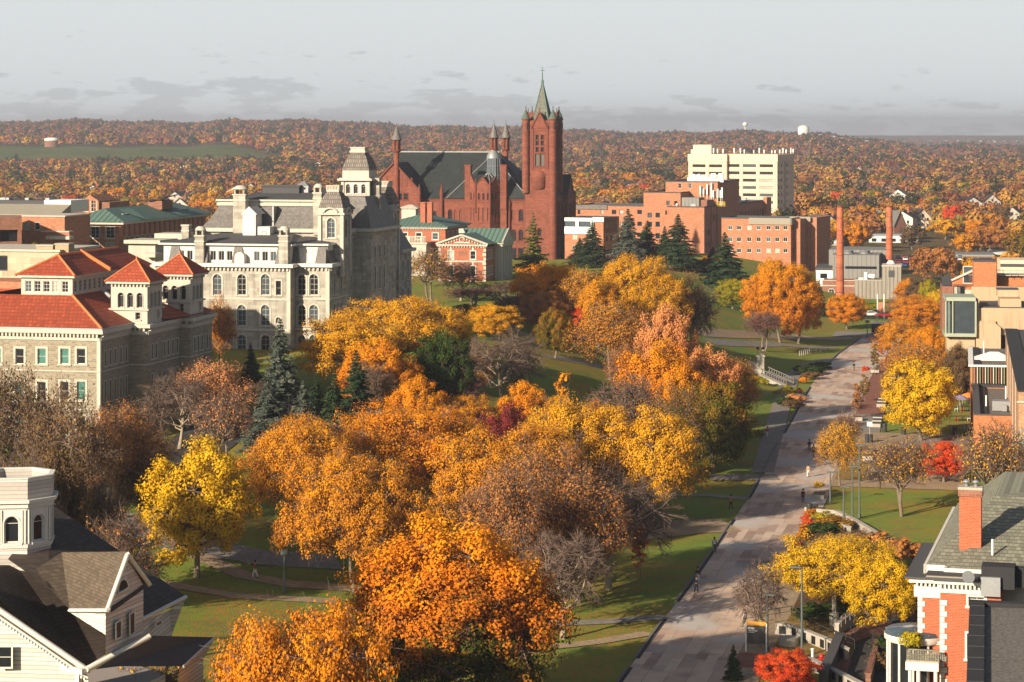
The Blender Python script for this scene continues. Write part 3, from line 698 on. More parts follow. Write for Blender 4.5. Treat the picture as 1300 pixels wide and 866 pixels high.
# houses out on the hills, one object each
for i in range(26):
    px = [20, 75, 150, 170, 240, 300, 345, 385, 560, 745, 770, 800, 860, 1015, 1042, 1058, 1068, 1100, 1180, 1200, 1215, 1232, 1245, 1262, 1275, 1290][i]
    D = 8300 if px > 1170 else (4250 if px > 1030 else float(r.uniform(1500, 2300)))
    X = (px - CX) * D / F; w = (11 if D > 5000 else 9)
    b = MB(); b.box(-w / 2, w / 2, 0, 10, -4, 6 if D < 4000 else 11, 0); b.hip(-w / 2, w / 2, 0, 10, (6 if D < 4000 else 11) + .2, (9 if D < 4000 else 14), m=1, ov=.5)
    o = b.build('hill_house', ['paving_stone', 'dark_roof'], None, (X, D, zgf(X, D)))
    tag(o, 'tiny pale house far off among the autumn woods of the hills', 'house', 'tiny houses far off on the hills'); HOUSES.append((X / D, D, w / D))

# occupied zones of the valley as (u0, u1, D0, D1): left free of trees
FREE = [(.120, .215, 640, 1010), (-.05, .09, 560, 800), (.07, .128, 1040, 1230), (.02, .12, 640, 960), (.10, .30, 560, 700)]
def blocked(u, D, m=0.0):
    if meadow_zone(u * D, D): return True
    for a, b, c, d in FREE:
        if a < u < b and c < D < d: return True
    for hu, hd, hw in HOUSES:
        if abs(u - hu) < hw * .62 + 1.5 / D and hd - (130 if hd < 2400 else 200) < D < hd + 16: return True
    return False
pals = ['leaf_amber', 'leaf_orange', 'leaf_gold', 'leaf_rust', 'leaf_rust', 'leaf_orange', 'leaf_brown', 'leaf_mixed', 'leaf_red', 'leaf_amber', 'needle_dark', 'leaf_lime']
wpal = {'leaf_amber': 'amber', 'leaf_orange': 'orange', 'leaf_gold': 'gold', 'leaf_rust': 'rust coloured', 'leaf_brown': 'brown', 'leaf_mixed': 'half green', 'leaf_red': 'red', 'needle_dark': 'dark green', 'leaf_lime': 'yellow green'}
mid = []; tries = 0
while len(mid) < 262 and tries < 9000:
    tries += 1; u = r.uniform(-.225, .225); px = CX + F * u
    D = math.sqrt(r.uniform(830 ** 2, 1330 ** 2))
    if px < 520: D = D * .95 + 60 if D > 950 else D + 160
    elif px < 1000: D += 420
    if 470 < px < 715 and D < 2000: continue
    if blocked(u, D): continue
    X = u * D
    if any((X - a) ** 2 + (D - b) ** 2 < 62 for a, b in mid): continue
    mid.append((X, D)); m_ = pals[int(r.integers(len(pals)))]
    con = m_ == 'needle_dark' and r.random() < .6
    tree('valley_tree', 'midfir' if con else 'midwood', 'needle_dark' if con else m_, X, D, r.uniform(9, 14.5), r.uniform(8, 14), f'{wpal[m_]} tree standing among the roofs and woods of the valley', f'{wpal[m_]} trees of the near valley')

def crown_tpl(n, seed, size):
    q = np.random.default_rng(seed); d = unit(q.normal(size=(n, 3))); d[:, 2] = np.abs(d[:, 2]) * 1.0 - .25 * (q.random(n)); d = unit(d)
    bump = 1 + .22 * np.sin(d[:, 0] * 4 + seed) * np.sin(d[:, 1] * 4.3 + seed * 2) + .12 * q.normal(size=n)
    p = d * bump[:, None] * .5; p[:, 2] = p[:, 2] * 1.0 + .45
    nor = unit(d + q.normal(size=(n, 3)) * .20); co, _, _ = leaves_np(p, nor, size * q.uniform(.7, 1.3, n), np.zeros(n), q)
    return co
TPL = {0: [crown_tpl(240, s, .075) for s in range(6)], 1: [crown_tpl(110, s + 10, .10) for s in range(6)], 2: [crown_tpl(44, s + 20, .16) for s in range(6)]}
def scatter(n, D0, D1, lod, sp, ulim=.29):
    co, tone = [], []; cell = {}; cnt = 0
    us = r.uniform(-ulim, ulim, n); Ds = np.sqrt(r.uniform(D0 ** 2, D1 ** 2, n)); Xs = us * Ds; Z = zg(Xs, Ds)
    patch = np.sin(Xs * .004 + 2) * np.sin(Ds * .0035 + 1) + .5 * np.sin(Xs * .013) * np.sin(Ds * .011)
    for i in range(n):
        u, D, X = us[i], Ds[i], Xs[i]; px = CX + F * u
        if blocked(u, D): continue
        if D < 1400 and any(abs(X - a) < 6 and abs(D - b) < 6 for a, b in mid): continue
        k = (int(X / sp), int(D / sp))
        if cell.get(k, 0) >= 2: continue
        cell[k] = cell.get(k, 0) + 1
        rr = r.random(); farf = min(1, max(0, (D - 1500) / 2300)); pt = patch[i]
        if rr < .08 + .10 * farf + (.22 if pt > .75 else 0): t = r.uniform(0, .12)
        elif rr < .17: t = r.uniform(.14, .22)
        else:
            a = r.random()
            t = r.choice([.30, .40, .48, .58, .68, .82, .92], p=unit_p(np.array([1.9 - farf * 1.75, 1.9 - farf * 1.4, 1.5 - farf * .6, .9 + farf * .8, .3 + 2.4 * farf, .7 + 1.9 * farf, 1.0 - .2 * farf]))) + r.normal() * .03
        ev = t < .12; w = r.uniform(8, 14.5) * (.8 if ev else 1); h = r.uniform(8.5, 14) * (1.15 if ev else 1)
        tp = TPL[lod][int(r.integers(6))]; a = r.uniform(0, 6.28); ca, sa = math.cos(a), math.sin(a)
        p = tp * [w, w, h]; p = np.stack([p[:, 0] * ca - p[:, 1] * sa + X, p[:, 0] * sa + p[:, 1] * ca + D, p[:, 2] + Z[i] - .3], 1)
        co.append(p); m = len(p) // 4; tone.append(np.repeat(np.clip(t + r.normal(size=m) * (.025 if not ev else .02), 0, 1), 4)); cnt += 1
    return np.concatenate(co), np.concatenate(tone), cnt
def unit_p(a): a = np.clip(a, .01, None); return a / a.sum()
parts = [scatter(3000, 900, 1500, 0, 12), scatter(10000, 1450, 2600, 1, 14), scatter(20000, 2500, 4900, 2, 17), scatter(6000, 7200, 9800, 2, 30)]
for nm, group_ in (('far_woods', parts),):
    co = np.concatenate([a for a, _, _ in group_]); tn = np.concatenate([b for _, b, _ in group_])
    me = np_mesh(nm, co, np.arange(len(co)).reshape(-1, 4), [M['leaf_forest']], {'tone': tn}); tag(link(nm, me), kind='stuff')
print('forest crowns', [p[2] for p in parts], 'mid', len(mid))
# ------------------------------------------------------------------ the grey limestone hall with domed mansard towers
def stone_hall():
    B = Bld('mansard_hall', 'long pale limestone hall with grey mansard roofs and three domed slate towers', 'hall', 418, 375, 13.4)
    W_, T, Rf, Mn = MB(), MB(), MB(), MB()       # wall, trim, flat roofs, slate mansards
    fz, fx = B.fz, B.fx
    zc = fz(335); zb = -3.0
    xl = fx(207); xp = fx(368, -2.5); yA = 9.0
    rows = [(348, 375), (387, 414), (425, 451)]
    def ops_front(cols, y, x0, sty='arch', wd=1.5, rr=rows):
        o = []
        for px in cols:
            x = fx(px, y)
            for a, b in rr:
                zt, zs = fz(a, x, y), fz(b, x, y); o.append((x - x0, zs, wd, zt - zs, sty))
        return o
    fo = ops_front([221, 248, 276, 307, 337], -2.5, xl)
    x = fx(353.5, -2.5); fo.append((x - xl, fz(375, x, -2.5), .85, 2.3, 'stone_slot'))
    for a in (0, 1): fo.append((x - xl, [fz(414, x, -2.5) + .4, fz(449, x, -2.5)][a], .9, [1.0, 1.9][a], ['arch', 'stone_slot'][a]))
    B.wall(W_, (xl, -2.5), (xp, -2.5), zb, zc, fo, tb=T, sw=.22)
    B.wall(W_, (xp, -2.5), (xp, 0), zb, zc)
    B.wall(W_, (xp, 0), (0, 0), zb, zc, ops_front([383, 398.5], 0, xp), tb=T, sw=.22)
    so_ = []
    for y in (2.6, 6.2):
        for a, b in rows: so_.append((y, fz(b), 1.0, fz(a) - fz(b), 'arch'))
    B.wall(W_, (0, 0), (0, yA), zb, zc, so_, tb=T, sw=.2)
    B.wall(W_, (xl, yA), (xl, -2.5), zb, zc)
    # string courses and cornices
    for z, hh, d in ((fz(381), .3, .12), (fz(420), .35, .16), (fz(345) + 1.0, .25, .12)):
        B.strip(T, (xl, -2.5), (xp, -2.5), z, z + hh, d); B.strip(T, (xp, 0), (0, 0), z, z + hh, d); B.strip(T, (0, 0), (0, yA), z, z + hh, d)
    B.dentils(T, (xl, -2.5), (xp, -2.5), zc - 1.1, zc - .6, .3, .3, .35); B.dentils(T, (xp, 0), (0, 0), zc - 1.1, zc - .6, .3, .3, .35); B.dentils(T, (0, 0), (0, yA), zc - 1.1, zc - .6, .3, .3, .35)
    T.box(xl - .7, xp + .7, -3.2, yA, zc - .55, zc, 1); T.box(xp - .4, .7, -.7, yA, zc - .53, zc + .02, 1)
    T.box(xl - .35, xl + .02, -2.5, -2.2, zb, zc - .6)
    for xx, yy in ((xp - .5, -2.58), (-.55, -.08)): T.box(xx, xx + .6, yy, yy + .1, zb, zc - .56)
    # attic behind the cornice: steep slate with a white band of triple windows
    za = fz(329.7, 0, 1.0); ze = fz(312, 0, 1.0)
    A = MB()
    ao = []
    for c_ in (220, 230.5, 241, 270.5, 281, 291.5, 326, 336.5, 347):
        xx = fx(c_, -1.2); ao.append((xx - (xl + .6), zc + .35, 1.05, 1.6, 'plain'))
    B.wall(A, (xl + .6, -1.2), (-1.0, -1.2) if False else (xp - .6, -1.2), zc, ze, [o for o in ao if o[0] < xp - .6 - xl - .6 - .7], dep=.15)
    B.wall(A, (xp - .6, 1.1), (-.9, 1.1), zc, ze, [(fx(c_, 1.1) - (xp - .6), zc + .35, 1.0, 1.55, 'plain') for c_ in (379.5, 390, 400.5)], dep=.15)
    B.wall(A, (xp - .6, -1.2), (xp - .6, 1.1), zc, ze)
    A.box(xl + .4, -.7, 1.15, yA - .2, zc + .1, ze)
    for px_ in (223, 259, 303, 358, 374, 409):     # slate cheeks between the window groups
        xx = fx(px_, -1.2) if px_ < 370 else fx(px_, 1.1); yy = -1.2 if px_ < 370 else 1.1
        Mn.add([(xx - .9, yy - 1.0, zc), (xx + .9, yy - 1.0, zc), (xx + .7, yy - .05, ze - .3), (xx - .7, yy - .05, ze - .3), (xx - .9, yy, zc), (xx + .9, yy, zc), (xx + .7, yy, ze - .3), (xx - .7, yy, ze - .3)], [(0, 1, 2, 3), (0, 3, 7, 4), (1, 5, 6, 2), (3, 2, 6, 7)])
    Mn.add([(0, .3, zc), (0, yA, zc), (-1.0, yA, ze), (-1.0, 1.2, ze)], [(0, 1, 2, 3)])
    A.box(xl - .1, xp + .1, -1.9, yA - .3, ze, ze + .28); A.box(xp - .3, -.3, .4, yA - .1, ze + .005, ze + .3)
    A.build('attic', ['white_paint'], B.root)
    zr = fz(296.5, -8, 9)
    rf = MB(); rf.hip(xl + .1, xp, -1.8, 14, ze + .29, zr, ridge=(xl + 7, 8, xp - 3, 8), m=0, ms=0); rf.hip(xp - 4, -.4, .6, 12, ze + .31, zr - .4, ridge=(xp - 1, 8, -6, 8), m=0)
    rf.build('roof', 'membrane_roof', B.root)
    # arched dormer
    dm = MB(); xx = fx(305, -2); dm.box(xx - .8, xx + .8, -2.4, -1.2, zc, zc + 1.0); dm.loft([[(xx + .8 * math.cos(a), y, zc + 1.0 + .8 * math.sin(a)) for a in [math.pi * i / 8 for i in range(9)]] for y in (-2.4, -1.1)])
    d_ = dm.build('dormer', 'white_paint', B.root); B.window((xx, -2.46, zc + .15), 0, .9, 1.3, 'arch_white')
    B.chimney(fx(255, -1.6), -1.7, 1.5, 1.3, zc - .2, fz(300, fx(255), -1.6), arched=True)
    B.chimney(fx(362, -1.6), -1.9, 1.5, 1.3, zc - .2, fz(300, fx(362), -1.6), arched=True)
    B.chimney(fx(239.5, 6), 5, 1.2, 1.2, ze, fz(287, fx(239), 5))
    # --- main tall block
    y0, y1 = yA, 36.0; xm = fx(256, y0); zm = fz(290, 0, 12); zt = fz(262, 0, 12); zp = fz(254, 0, 12)
    B.wall(W_, (xm, y0), (0, y0), zb, zm)
    mo = []
    for y in [11.6, 14.0, 16.4, 28.5, 31.2, 33.8]:
        for a, b in ((348, 375), (387, 414), (425, 451)): mo.append((y - y0, fz(b), 1.1, fz(a) - fz(b), 'arch'))
        mo.append((y - y0, zm - 3.6, .9, 2.2, 'arch'))
    B.wall(W_, (0, y0), (0, y1), zb, zm, mo, tb=T, sw=.2)
    B.wall(W_, (xm, y1), (xm, y0), zb, zm)
    T.box(xm - .6, .6, y0 - .6, y1 + .6, zm - .6, zm); T.box(xm - .3, .3, y0 - .3, y1 + .3, zm - 1.6, zm - 1.3)
    B.dentils(T, (0, y0), (0, y1), zm - 1.1, zm - .65, .35, .3, .4)
    Mn.loft([[(xm, y0, zm), (0, y0, zm), (0, y1, zm), (xm, y1, zm)], [(xm + 1.6, y0 + 1.5, (zm + zt) / 2 + .4), (-1.6, y0 + 1.5, (zm + zt) / 2 + .4), (-1.6, y1 - 1.5, (zm + zt) / 2 + .4), (xm + 1.6, y1 - 1.5, (zm + zt) / 2 + .4)], [(xm + 2.2, y0 + 2.2, zt), (-2.2, y0 + 2.2, zt), (-2.2, y1 - 2.2, zt), (xm + 2.2, y1 - 2.2, zt)]])
    wb = MB(); wb.box(xm + 1.9, -1.9, y0 + 1.9, y1 - 1.9, zt, zt + .5); wb.box(xm + 2.2, -2.2, y0 + 2.2, y1 - 2.2, zt + .5, zp - .3); wb.box(xm + 1.8, -1.8, y0 + 1.8, y1 - 1.8, zp - .3, zp)
    wb.build('upper_cornice', 'limestone_trim', B.root)
    r2 = MB(); r2.hip(xm + 1.9, -1.9, y0 + 1.9, y1 - 1.9, zp + .01, fz(241, -8, 24), m=0, ridge=(xm + 8, 22, -7, 22)); r2.build('roof', 'membrane_roof', B.root)
    # ribs on the mansard, rooftop box, tall chimneys
    rb = MB()
    for px_ in (346, 402): xx = fx(px_, y0); rb.box(xx - .15, xx + .15, y0 + .2, y0 + 2.4, zm, zt)
    rb.build('roof_rib', 'grey_metal', B.root)
    pb = MB(); xx = fx(338, 20); pb.box(xx, xx + 6.5, 18, 22, zp, fz(237, -8, 20)); pb.box(xx - .2, xx + 6.7, 17.8, 22.2, fz(237, -8, 20), fz(237, -8, 20) + .25); pb.build('roof_monitor', 'membrane_roof', B.root)
    sk = MB(); xx = fx(385, 20); sk.box(xx - 1, xx + 1.2, 19, 21, zp, zp + 1.9); sk.hip(xx - 1.1, xx + 1.3, 18.9, 21.1, zp + 2.0, zp + 2.9); sk.build('skylight', 'grey_metal', B.root)
    B.chimney(fx(306.5, y0), y0 - .3, 2.1, 1.6, zc, fz(248, fx(306), y0), arched=True)
    B.chimney(fx(404, y0), y0 + .2, 1.4, 1.4, zm - 1, fz(246, fx(404), y0), arched=True)
    # little white gabled stair head on the front slope
    sh = MB(); xx = fx(319, y0 - 2); sh.box(xx - 1.1, xx + 1.1, y0 - 3, y0, ze, fz(272, xx, y0 - 2)); zz = fz(272, xx, y0 - 2); sh.add([(xx - 1.4, y0 - 3.1, zz), (xx + 1.4, y0 - 3.1, zz), (xx, y0 - 3.1, zz + 1.3), (xx - 1.4, y0 + 1, zz), (xx + 1.4, y0 + 1, zz), (xx, y0 + 1, zz + 1.3)], [(0, 1, 2), (0, 2, 5, 3), (1, 4, 5, 2)])
    xx2 = xx + 2.4; sh.box(xx2 - 1.2, xx2 + 1.0, y0 - 2.6, y0, ze, fz(287, xx2, y0)); sh.build('stair_head', 'white_paint', B.root); B.window((xx2, y0 - 2.65, ze + 1.0), 0, .8, .9, 'plain1')
    # --- far low block
    yF = 44.0
    B.wall(W_, (-14, y1), (1.0, y1), zb, zc + .4)
    B.wall(W_, (1.0, y1), (1.0, yF), zb, zc + .4, [(y, fz(b), 1.2, fz(a) - fz(b), 'arch') for y in (2.3, 5.6) for a, b in rows], tb=T, sw=.2)
    B.wall(W_, (1.0, yF), (-14, yF), zb, zc + .4)
    T.box(-14, 1.7, y1 + .1, yF + .7, zc - .15, zc + .4)
    Mn.loft([[(-14, y1 + .1, zc + .4), (1.2, y1 + .1, zc + .4), (1.2, yF, zc + .4), (-14, yF, zc + .4)], [(-14, y1 + .1, zc + 3.8), (-.6, y1 + .3, zc + 3.8), (-.6, yF - 1.5, zc + 3.8), (-14, yF - 1.5, zc + 3.8)]])
    # --- towers: (right front corner px, local right x, width, eave rows, top)
    def tower(xr, yf, w, zeave, ztop, zc0, name):
        x0, x1, ya, yb = xr - w, xr, yf, yf + w
        tw = MB(); tt = MB()
        hh = zeave - zc0
        for p0, p1 in (((x0, ya), (x1, ya)), ((x1, ya), (x1, yb)), ((x1, yb), (x0, yb)), ((x0, yb), (x0, ya))):
            B.wall(tw, p0, p1, zc0 - 6, zeave, [(w / 2, zc0 + .2, w * .36, hh * .82, 'arch')] if p0 != (x1, yb) else (), tb=tt, tm=0, sw=.25)
        for sx in (x0, x1):
            for sy in (ya, yb): tt.box(sx - .28, sx + .28, sy - .28, sy + .28, zc0 - 6, zeave)
        tt.box(x0 - .5, x1 + .5, ya - .5, yb + .5, zeave, zeave + .35); tt.box(x0 - .2, x1 + .2, ya - .2, yb + .2, zeave + .35, zeave + 1.1)
        # curved hood over the arch
        for (ax, ay, dx, dy) in ((x0 + w / 2, ya - .45, 1, 0), (x1 + .45, ya + w / 2, 0, 1)):
            r0 = w * .32; pts = [(ax + dx * r0 * math.cos(a), ay + dy * r0 * math.cos(a), zeave + .2 + r0 * .75 * math.sin(a)) for a in [math.pi * i / 8 for i in range(9)]]
            tt.tube(pts, .17, 5)
        dmz = MB(); mansard(dmz, x0, x1, ya, yb, zeave + 1.1, ztop - .7, w * .24, out=.15)
        o = tw.build('tower', ['limestone'], B.root)
        tt.build('tower_trim', ['limestone_trim'], o); dmz.build('domed_roof', ['patterned_slate'], o)
        cr = MB(); k = w * .22; cr.box(x0 + k, x1 - k, ya + k, yb - k, ztop - .7, ztop - .35)
        for i in range(9):
            a = i / 8; px_ = x0 + k + (w - 2 * k) * a
            cr.box(px_ - .08, px_ + .08, ya + k, ya + k + .12, ztop - .35, ztop + .25); cr.box(x1 - k - .12, x1 - k, ya + k + (w - 2 * k) * a - .08, ya + k + (w - 2 * k) * a + .08, ztop - .35, ztop + .25)
        cr.box(x0 + k - .05, x1 - k + .05, ya + k - .05, ya + k + .1, ztop + .2, ztop + .35); cr.box(x1 - k - .1, x1 - k + .05, ya + k, yb - k, ztop + .2, ztop + .35)
        cr.build('roof_cresting', 'limestone_trim', o)
    w1 = 3.75; yt = B.fy(434.5, .8); tower(.8, yt, w1, fz(273, .8, yt), fz(238, 0, yt + 1), fz(304, .8, yt), 'near')
    w2 = 3.5; yt2 = B.fy(498, 1.3); tower(1.3, yt2, w2, fz(268, 1.3, yt2), fz(232.5, 0, yt2), fz(298, 1.3, yt2), 'far')
    # central pavilion: dark projecting bay with the belfry
    xb = 3.0; ya, yb = B.fy(447, .2) + 1.6, 27.5
    zz = fz(288, 2, 20)
    B.wall(W_, (0, ya), (xb, ya), zb, zz); B.wall(W_, (xb, ya), (xb, yb), zb, zz, [(y, z0_, 1.1, z1_ - z0_, 'arch') for y in (2.0, 4.6, 7.2) for z0_, z1_ in ((fz(375), fz(344)), (fz(420), fz(392)), (fz(333), fz(318)))], tb=T, sw=.2); B.wall(W_, (xb, yb), (0, yb), zb, zz)
    T.box(-.2, xb + .7, ya - .7, yb + .7, zz - .5, zz + .02)
    Mn.loft([[(-5, ya, zz), (xb, ya, zz), (xb, yb, zz), (-5, yb, zz)], [(-5, ya + 1.6, zz + 5.2), (xb - 1.6, ya + 1.6, zz + 5.2), (xb - 1.6, yb - 1.6, zz + 5.2), (-5, yb - 1.6, zz + 5.2)]])
    yc = B.fy(468, .6); wc = 4.5; x1c = .6; x0c = x1c - wc; z = lambda p: fz(p, x1c, yc)
    bt = MB(); btt = MB()
    B.wall(bt, (x0c, yc), (x1c, yc), z(296), z(229.5), [(wc * f, z(246), .72, z(234) - z(246), 'open_arch') for f in (.2, .5, .8)], tb=btt, sw=.14)
    B.wall(bt, (x1c, yc), (x1c, yc + wc), z(296), z(229.5), [(wc * f, z(246), .72, z(234) - z(246), 'open_arch') for f in (.2, .5, .8)], tb=btt, sw=.14)
    B.wall(bt, (x1c, yc + wc), (x0c, yc + wc), z(296), z(229.5)); B.wall(bt, (x0c, yc + wc), (x0c, yc), z(296), z(229.5))
    for sx in (x0c, x1c):
        for sy in (yc, yc + wc): btt.box(sx - .22, sx + .22, sy - .22, sy + .22, z(252), z(229.5))
    btt.box(x0c - .25, x1c + .25, yc - .25, yc + wc + .25, z(252.5), z(251)); btt.box(x0c - .75, x1c + .75, yc - .75, yc + wc + .75, z(229.5), z(227)); btt.box(x0c - .45, x1c + .45, yc - .45, yc + wc + .45, z(227), z(226))
    btt.box(x0c - .05, x1c + .05, yc - .05, yc + wc + .05, z(226), z(216.5))
    o = bt.build('belfry', ['white_paint'], B.root); btt.build('belfry_trim', ['limestone_trim'], o)
    dmz = MB(); mansard(dmz, x0c, x1c, yc, yc + wc, z(216.5), z(193.5), wc * .26, out=.1); dmz.box(x0c + .55, x1c - .55, yc + .45, yc + wc - .45, z(203.3), z(202.3)); dmz.build('domed_roof', 'patterned_slate', o)
    k = wc * .23; cr = MB(); cr.box(x0c + k - .15, x1c - k + .15, yc + k - .15, yc + wc - k + .15, z(194), z(191.5)); cr.box(x0c + k, x1c - k, yc + k, yc + wc - k, z(191.5), z(188)); cr.box(x0c + k - .12, x1c - k + .12, yc + k - .12, yc + wc - k + .12, z(188), z(186.8)); cr.build('roof_cresting', 'limestone_trim', o)
    # shoulders (lower curved roofs) round the belfry foot and slim shaft beside it
    sh = MB(); mansard(sh, x0c - 3.2, x1c + 1.6, yc - 2.4, yc + wc + 3, zz, z(252.5), 2.3, out=0); sh.build('shoulder_roof', 'slate', o)
    ss = MB(); ss.box(x1c + .3, x1c + 1.5, yc + 1.2, yc + 2.4, zz - 2, z(226)); ss.box(x1c + .1, x1c + 1.7, yc + 1, yc + 2.6, z(250), z(248)); ss.build('shaft', 'limestone', o)
    W_.build('wall', ['limestone'], B.root); T.build('trim', ['limestone_trim', 'white_paint'], B.root); Mn.build('mansard_roof', ['slate'], B.root)
stone_hall()

# ------------------------------------------------------------------ the rubble stone hall with red tile roofs
def tile_hall():
    B = Bld('tile_roofed_hall', 'grey rubble stone hall with red tile hip roofs and two square arcaded towers', 'hall', 127, 300, 7.0)
    W_, T, R_ = MB(), MB(), MB(); fz, fx, fy = B.fz, B.fx, B.fy
    zc = fz(424); ze = fz(419.5); xl = -26.0; zb = -4
    cols = [8.5 + 10 * 0, 25, 53, 82, 103]; cols = [-4, 25, 53, 82, 103]
    fr = []
    for px in cols:
        x = fx(px)
        for a, b in ((442.5, 462.5), (484.5, 508.5), (529, 552), (573, 594)):
            fr.append((x - xl, fz(b, x), 1.15, fz(a, x) - fz(b, x), 'teal'))
    B.wall(W_, (xl, 0), (0, 0), zb, zc, fr, tb=T, sw=.28)
    yA = 9.8
    def side(y, ys, x, w=.75):
        o = []
        for yy in ys:
            for a, b in ((447, 466), (486, 512), (531, 553)): o.append((yy - y, fz(b), w, (fz(a) - fz(b)), 'stone_slot'))
        return o
    B.wall(W_, (0, 0), (0, yA), zb, zc, side(0, (1.6, 3.2, 4.8, 6.6, 8.4), 0), tb=T, sw=.14)
    B.wall(W_, (0, yA), (2.4, yA), zb, zc); yB = 21.3
    B.wall(W_, (2.4, yA), (2.4, yB), zb, zc, side(yA, (11.4, 12.8, 15.6, 17.0, 18.6, 20.2), 2.4), tb=T, sw=.14)
    B.wall(W_, (2.4, yB), (3.9, yB), zb, zc); yC = 29.5
    B.wall(W_, (3.9, yB), (3.9, yC), zb, zc, side(yB, (22.8, 24.2, 25.6, 27.6), 3.9), tb=T, sw=.14)
    B.wall(W_, (3.9, yC), (-20, yC), zb, zc); B.wall(W_, (xl, yC), (xl, 0), zb, zc)
    ring = [(xl, 0, 0, 0), (0, 0, 0, yA), (0, yA, 2.4, yA), (2.4, yA, 2.4, yB), (2.4, yB, 3.9, yB), (3.9, yB, 3.9, yC)]
    for a, b, c, d in ring:
        for z0, z1, dd in ((fz(473), fz(471.5), .12), (fz(521), fz(519.5), .14), (zc - .9, zc - .45, .15)): B.strip(T, (a, b), (c, d), z0, z1, dd)
        if (abs(c - a) + abs(d - b)) > 1.0: B.dentils(T, (a, b), (c, d), zc - .42, zc, .45, .26, .26)
    # solid cornice slabs
    T.box(xl - .6, .62, -.62, yC, zc, ze + .02); T.box(0, 3.02, yA - .62, yB, zc + .005, ze + .03); T.box(0, 4.52, yB - .62, yC + .6, zc + .01, ze + .04)
    T.box(xl - .5, .5, -.5, yC, ze + .02, ze + .25, 1)
    T.box(-.42, .06, -.06, .4, zb, zc - .9)
    # lower hip roof with clerestory
    zk = fz(375, -6.8, 6.8); t = 6.8
    A = [(xl - .4, -.4, ze + .26), (.4, -.4, ze + .26), (.4, 34, ze + .26), (xl - .4, 34, ze + .26)]; Cn = [(xl + t, t, zk), (-t, t, zk), (-t, 34, zk), (xl + t, 34, zk)]
    R_.add(A + Cn, [(0, 1, 5, 4), (1, 2, 6, 5), (3, 0, 4, 7)])
    rt = MB()
    rt.tube([A[1], Cn[1]], .2, 6); 
    cw = MB(); cl = -6.8; cr_ = B.fx(27, 6.8); zE = fz(350.5, -6.8, 6.8)
    B.wall(cw, (cr_, 6.8), (cl, 6.8), zk - .5, zE, [(fx(p, 6.8) - cr_, zk + .35, .95, 1.5, 'sash4') for p in (36, 47.5, 59, 70.5, 82.5)], dep=.15)
    B.wall(cw, (cl, 6.8), (cl, 32), zk - .5, zE, [(1.0 + i * 1.55, zk + .35, .95, 1.5, 'sash4') for i in range(13)], dep=.15); B.wall(cw, (cr_, 32), (cr_, 6.8), zk - .5, zE)
    cw.box(cr_ - .5, cl + .5, 6.3, 32, zE - .25, zE + .05)
    cw.build('clerestory', ['limestone_trim'], B.root)
    xm = (cl + cr_) / 2; zr = fz(324, xm, 10.2); hw = (cl - cr_) / 2 + .6
    U = [(cr_ - .6, 6.2, zE + .06), (cl + .6, 6.2, zE + .06), (cl + .6, 33, zE + .06), (cr_ - .6, 33, zE + .06), (xm, 6.2 + hw, zr), (xm, 30.3, zr)]
    R_.add(U, [(0, 1, 4), (1, 2, 5, 4), (2, 3, 5), (3, 0, 4, 5)])
    rt.tube([U[0], U[4]], .17, 6); rt.tube([U[1], U[4]], .17, 6); rt.tube([U[4], U[5]], .2, 6)
    yb_ = 17.5; rt.add([(xm, yb_, zr + .45), (xm, yb_ + .5, zr + .45), (cl + .7, yb_ + .5, zE + .5), (cl + .7, yb_, zE + .5), (xm, yb_, zr - .1), (xm, yb_ + .5, zr - .1), (cl + .7, yb_ + .5, zE - .05), (cl + .7, yb_, zE - .05)], [(0, 1, 2, 3), (0, 3, 7, 4), (1, 5, 6, 2), (2, 6, 7, 3)])
    # second wing roof running back right, a low link
    R_.add([(-3, 17, ze + .3), (3.0, 17, ze + .3), (3.0, yB + 8, ze + .3), (-7, 17, zk), (-7, yB + 8, zk)], [(0, 1, 3), (1, 2, 4, 3)])
    R_.add([(2.8, yA + 4.8, ze + .3), (4.3, yB, ze + .28), (4.3, yC, ze + .28), (-3, yC, ze + 3.0), (-3, yA + 4.8, ze + 3.2)], [(0, 1, 2, 3, 4)])
    R_.build('tile_roof', ['red_tile'], B.root); rt.build('ridge_tile', ['ridge_tile'], B.root)
    # towers
    def tower(xr, yf, w, eave_px, apex_px, arch, slot, mural):
        x0, x1, ya, yb = xr - w, xr, yf, yf + w; tw, tt = MB(), MB(); z = lambda p: fz(p, xr, yf)
        zE = z(eave_px); zs = z(arch[1]); hh = z(arch[0]) - zs
        for p0, p1 in (((x0, ya), (x1, ya)), ((x1, ya), (x1, yb)), ((x1, yb), (x0, yb)), ((x0, yb), (x0, ya))):
            o = [(w * f, zs, w * .165, hh, 'open_arch') for f in (.27, .53, .79)]
            o.append((w * .74, z(slot[1]), w * .13, z(slot[0]) - z(slot[1]), 'stone_slot'))
            B.wall(tw, p0, p1, ze - 1.0, zE, o, tb=tt, sw=.1, dep=.35)
        tt.box(x0 - .25, x1 + .25, ya - .25, yb + .25, zs - .35, zs - .12); tt.box(x0 - .15, x1 + .15, ya - .15, yb + .15, zs + hh * .62, zs + hh * .70) if False else None
        for a, b, c, d in ((x0, ya, x1, ya), (x1, ya, x1, yb)): B.dentils(tt, (a, b), (c, d), zE - .35, zE, .28, .2, .28)
        tt.box(x0 - .55, x1 + .55, ya - .55, yb + .55, zE, zE + .28)
        o = tw.build('tower', 'limestone_trim' if mural else 'rubble_stone', B.root); tt.build('tower_trim', 'limestone_trim', o)
        rr = MB(); e = .65; ap = ((x0 + x1) / 2, (ya + yb) / 2, fz(apex_px, (x0 + x1) / 2, (ya + yb) / 2))
        q = [(x0 - e, ya - e, zE + .29), (x1 + e, ya - e, zE + .29), (x1 + e, yb + e, zE + .29), (x0 - e, yb + e, zE + .29)]
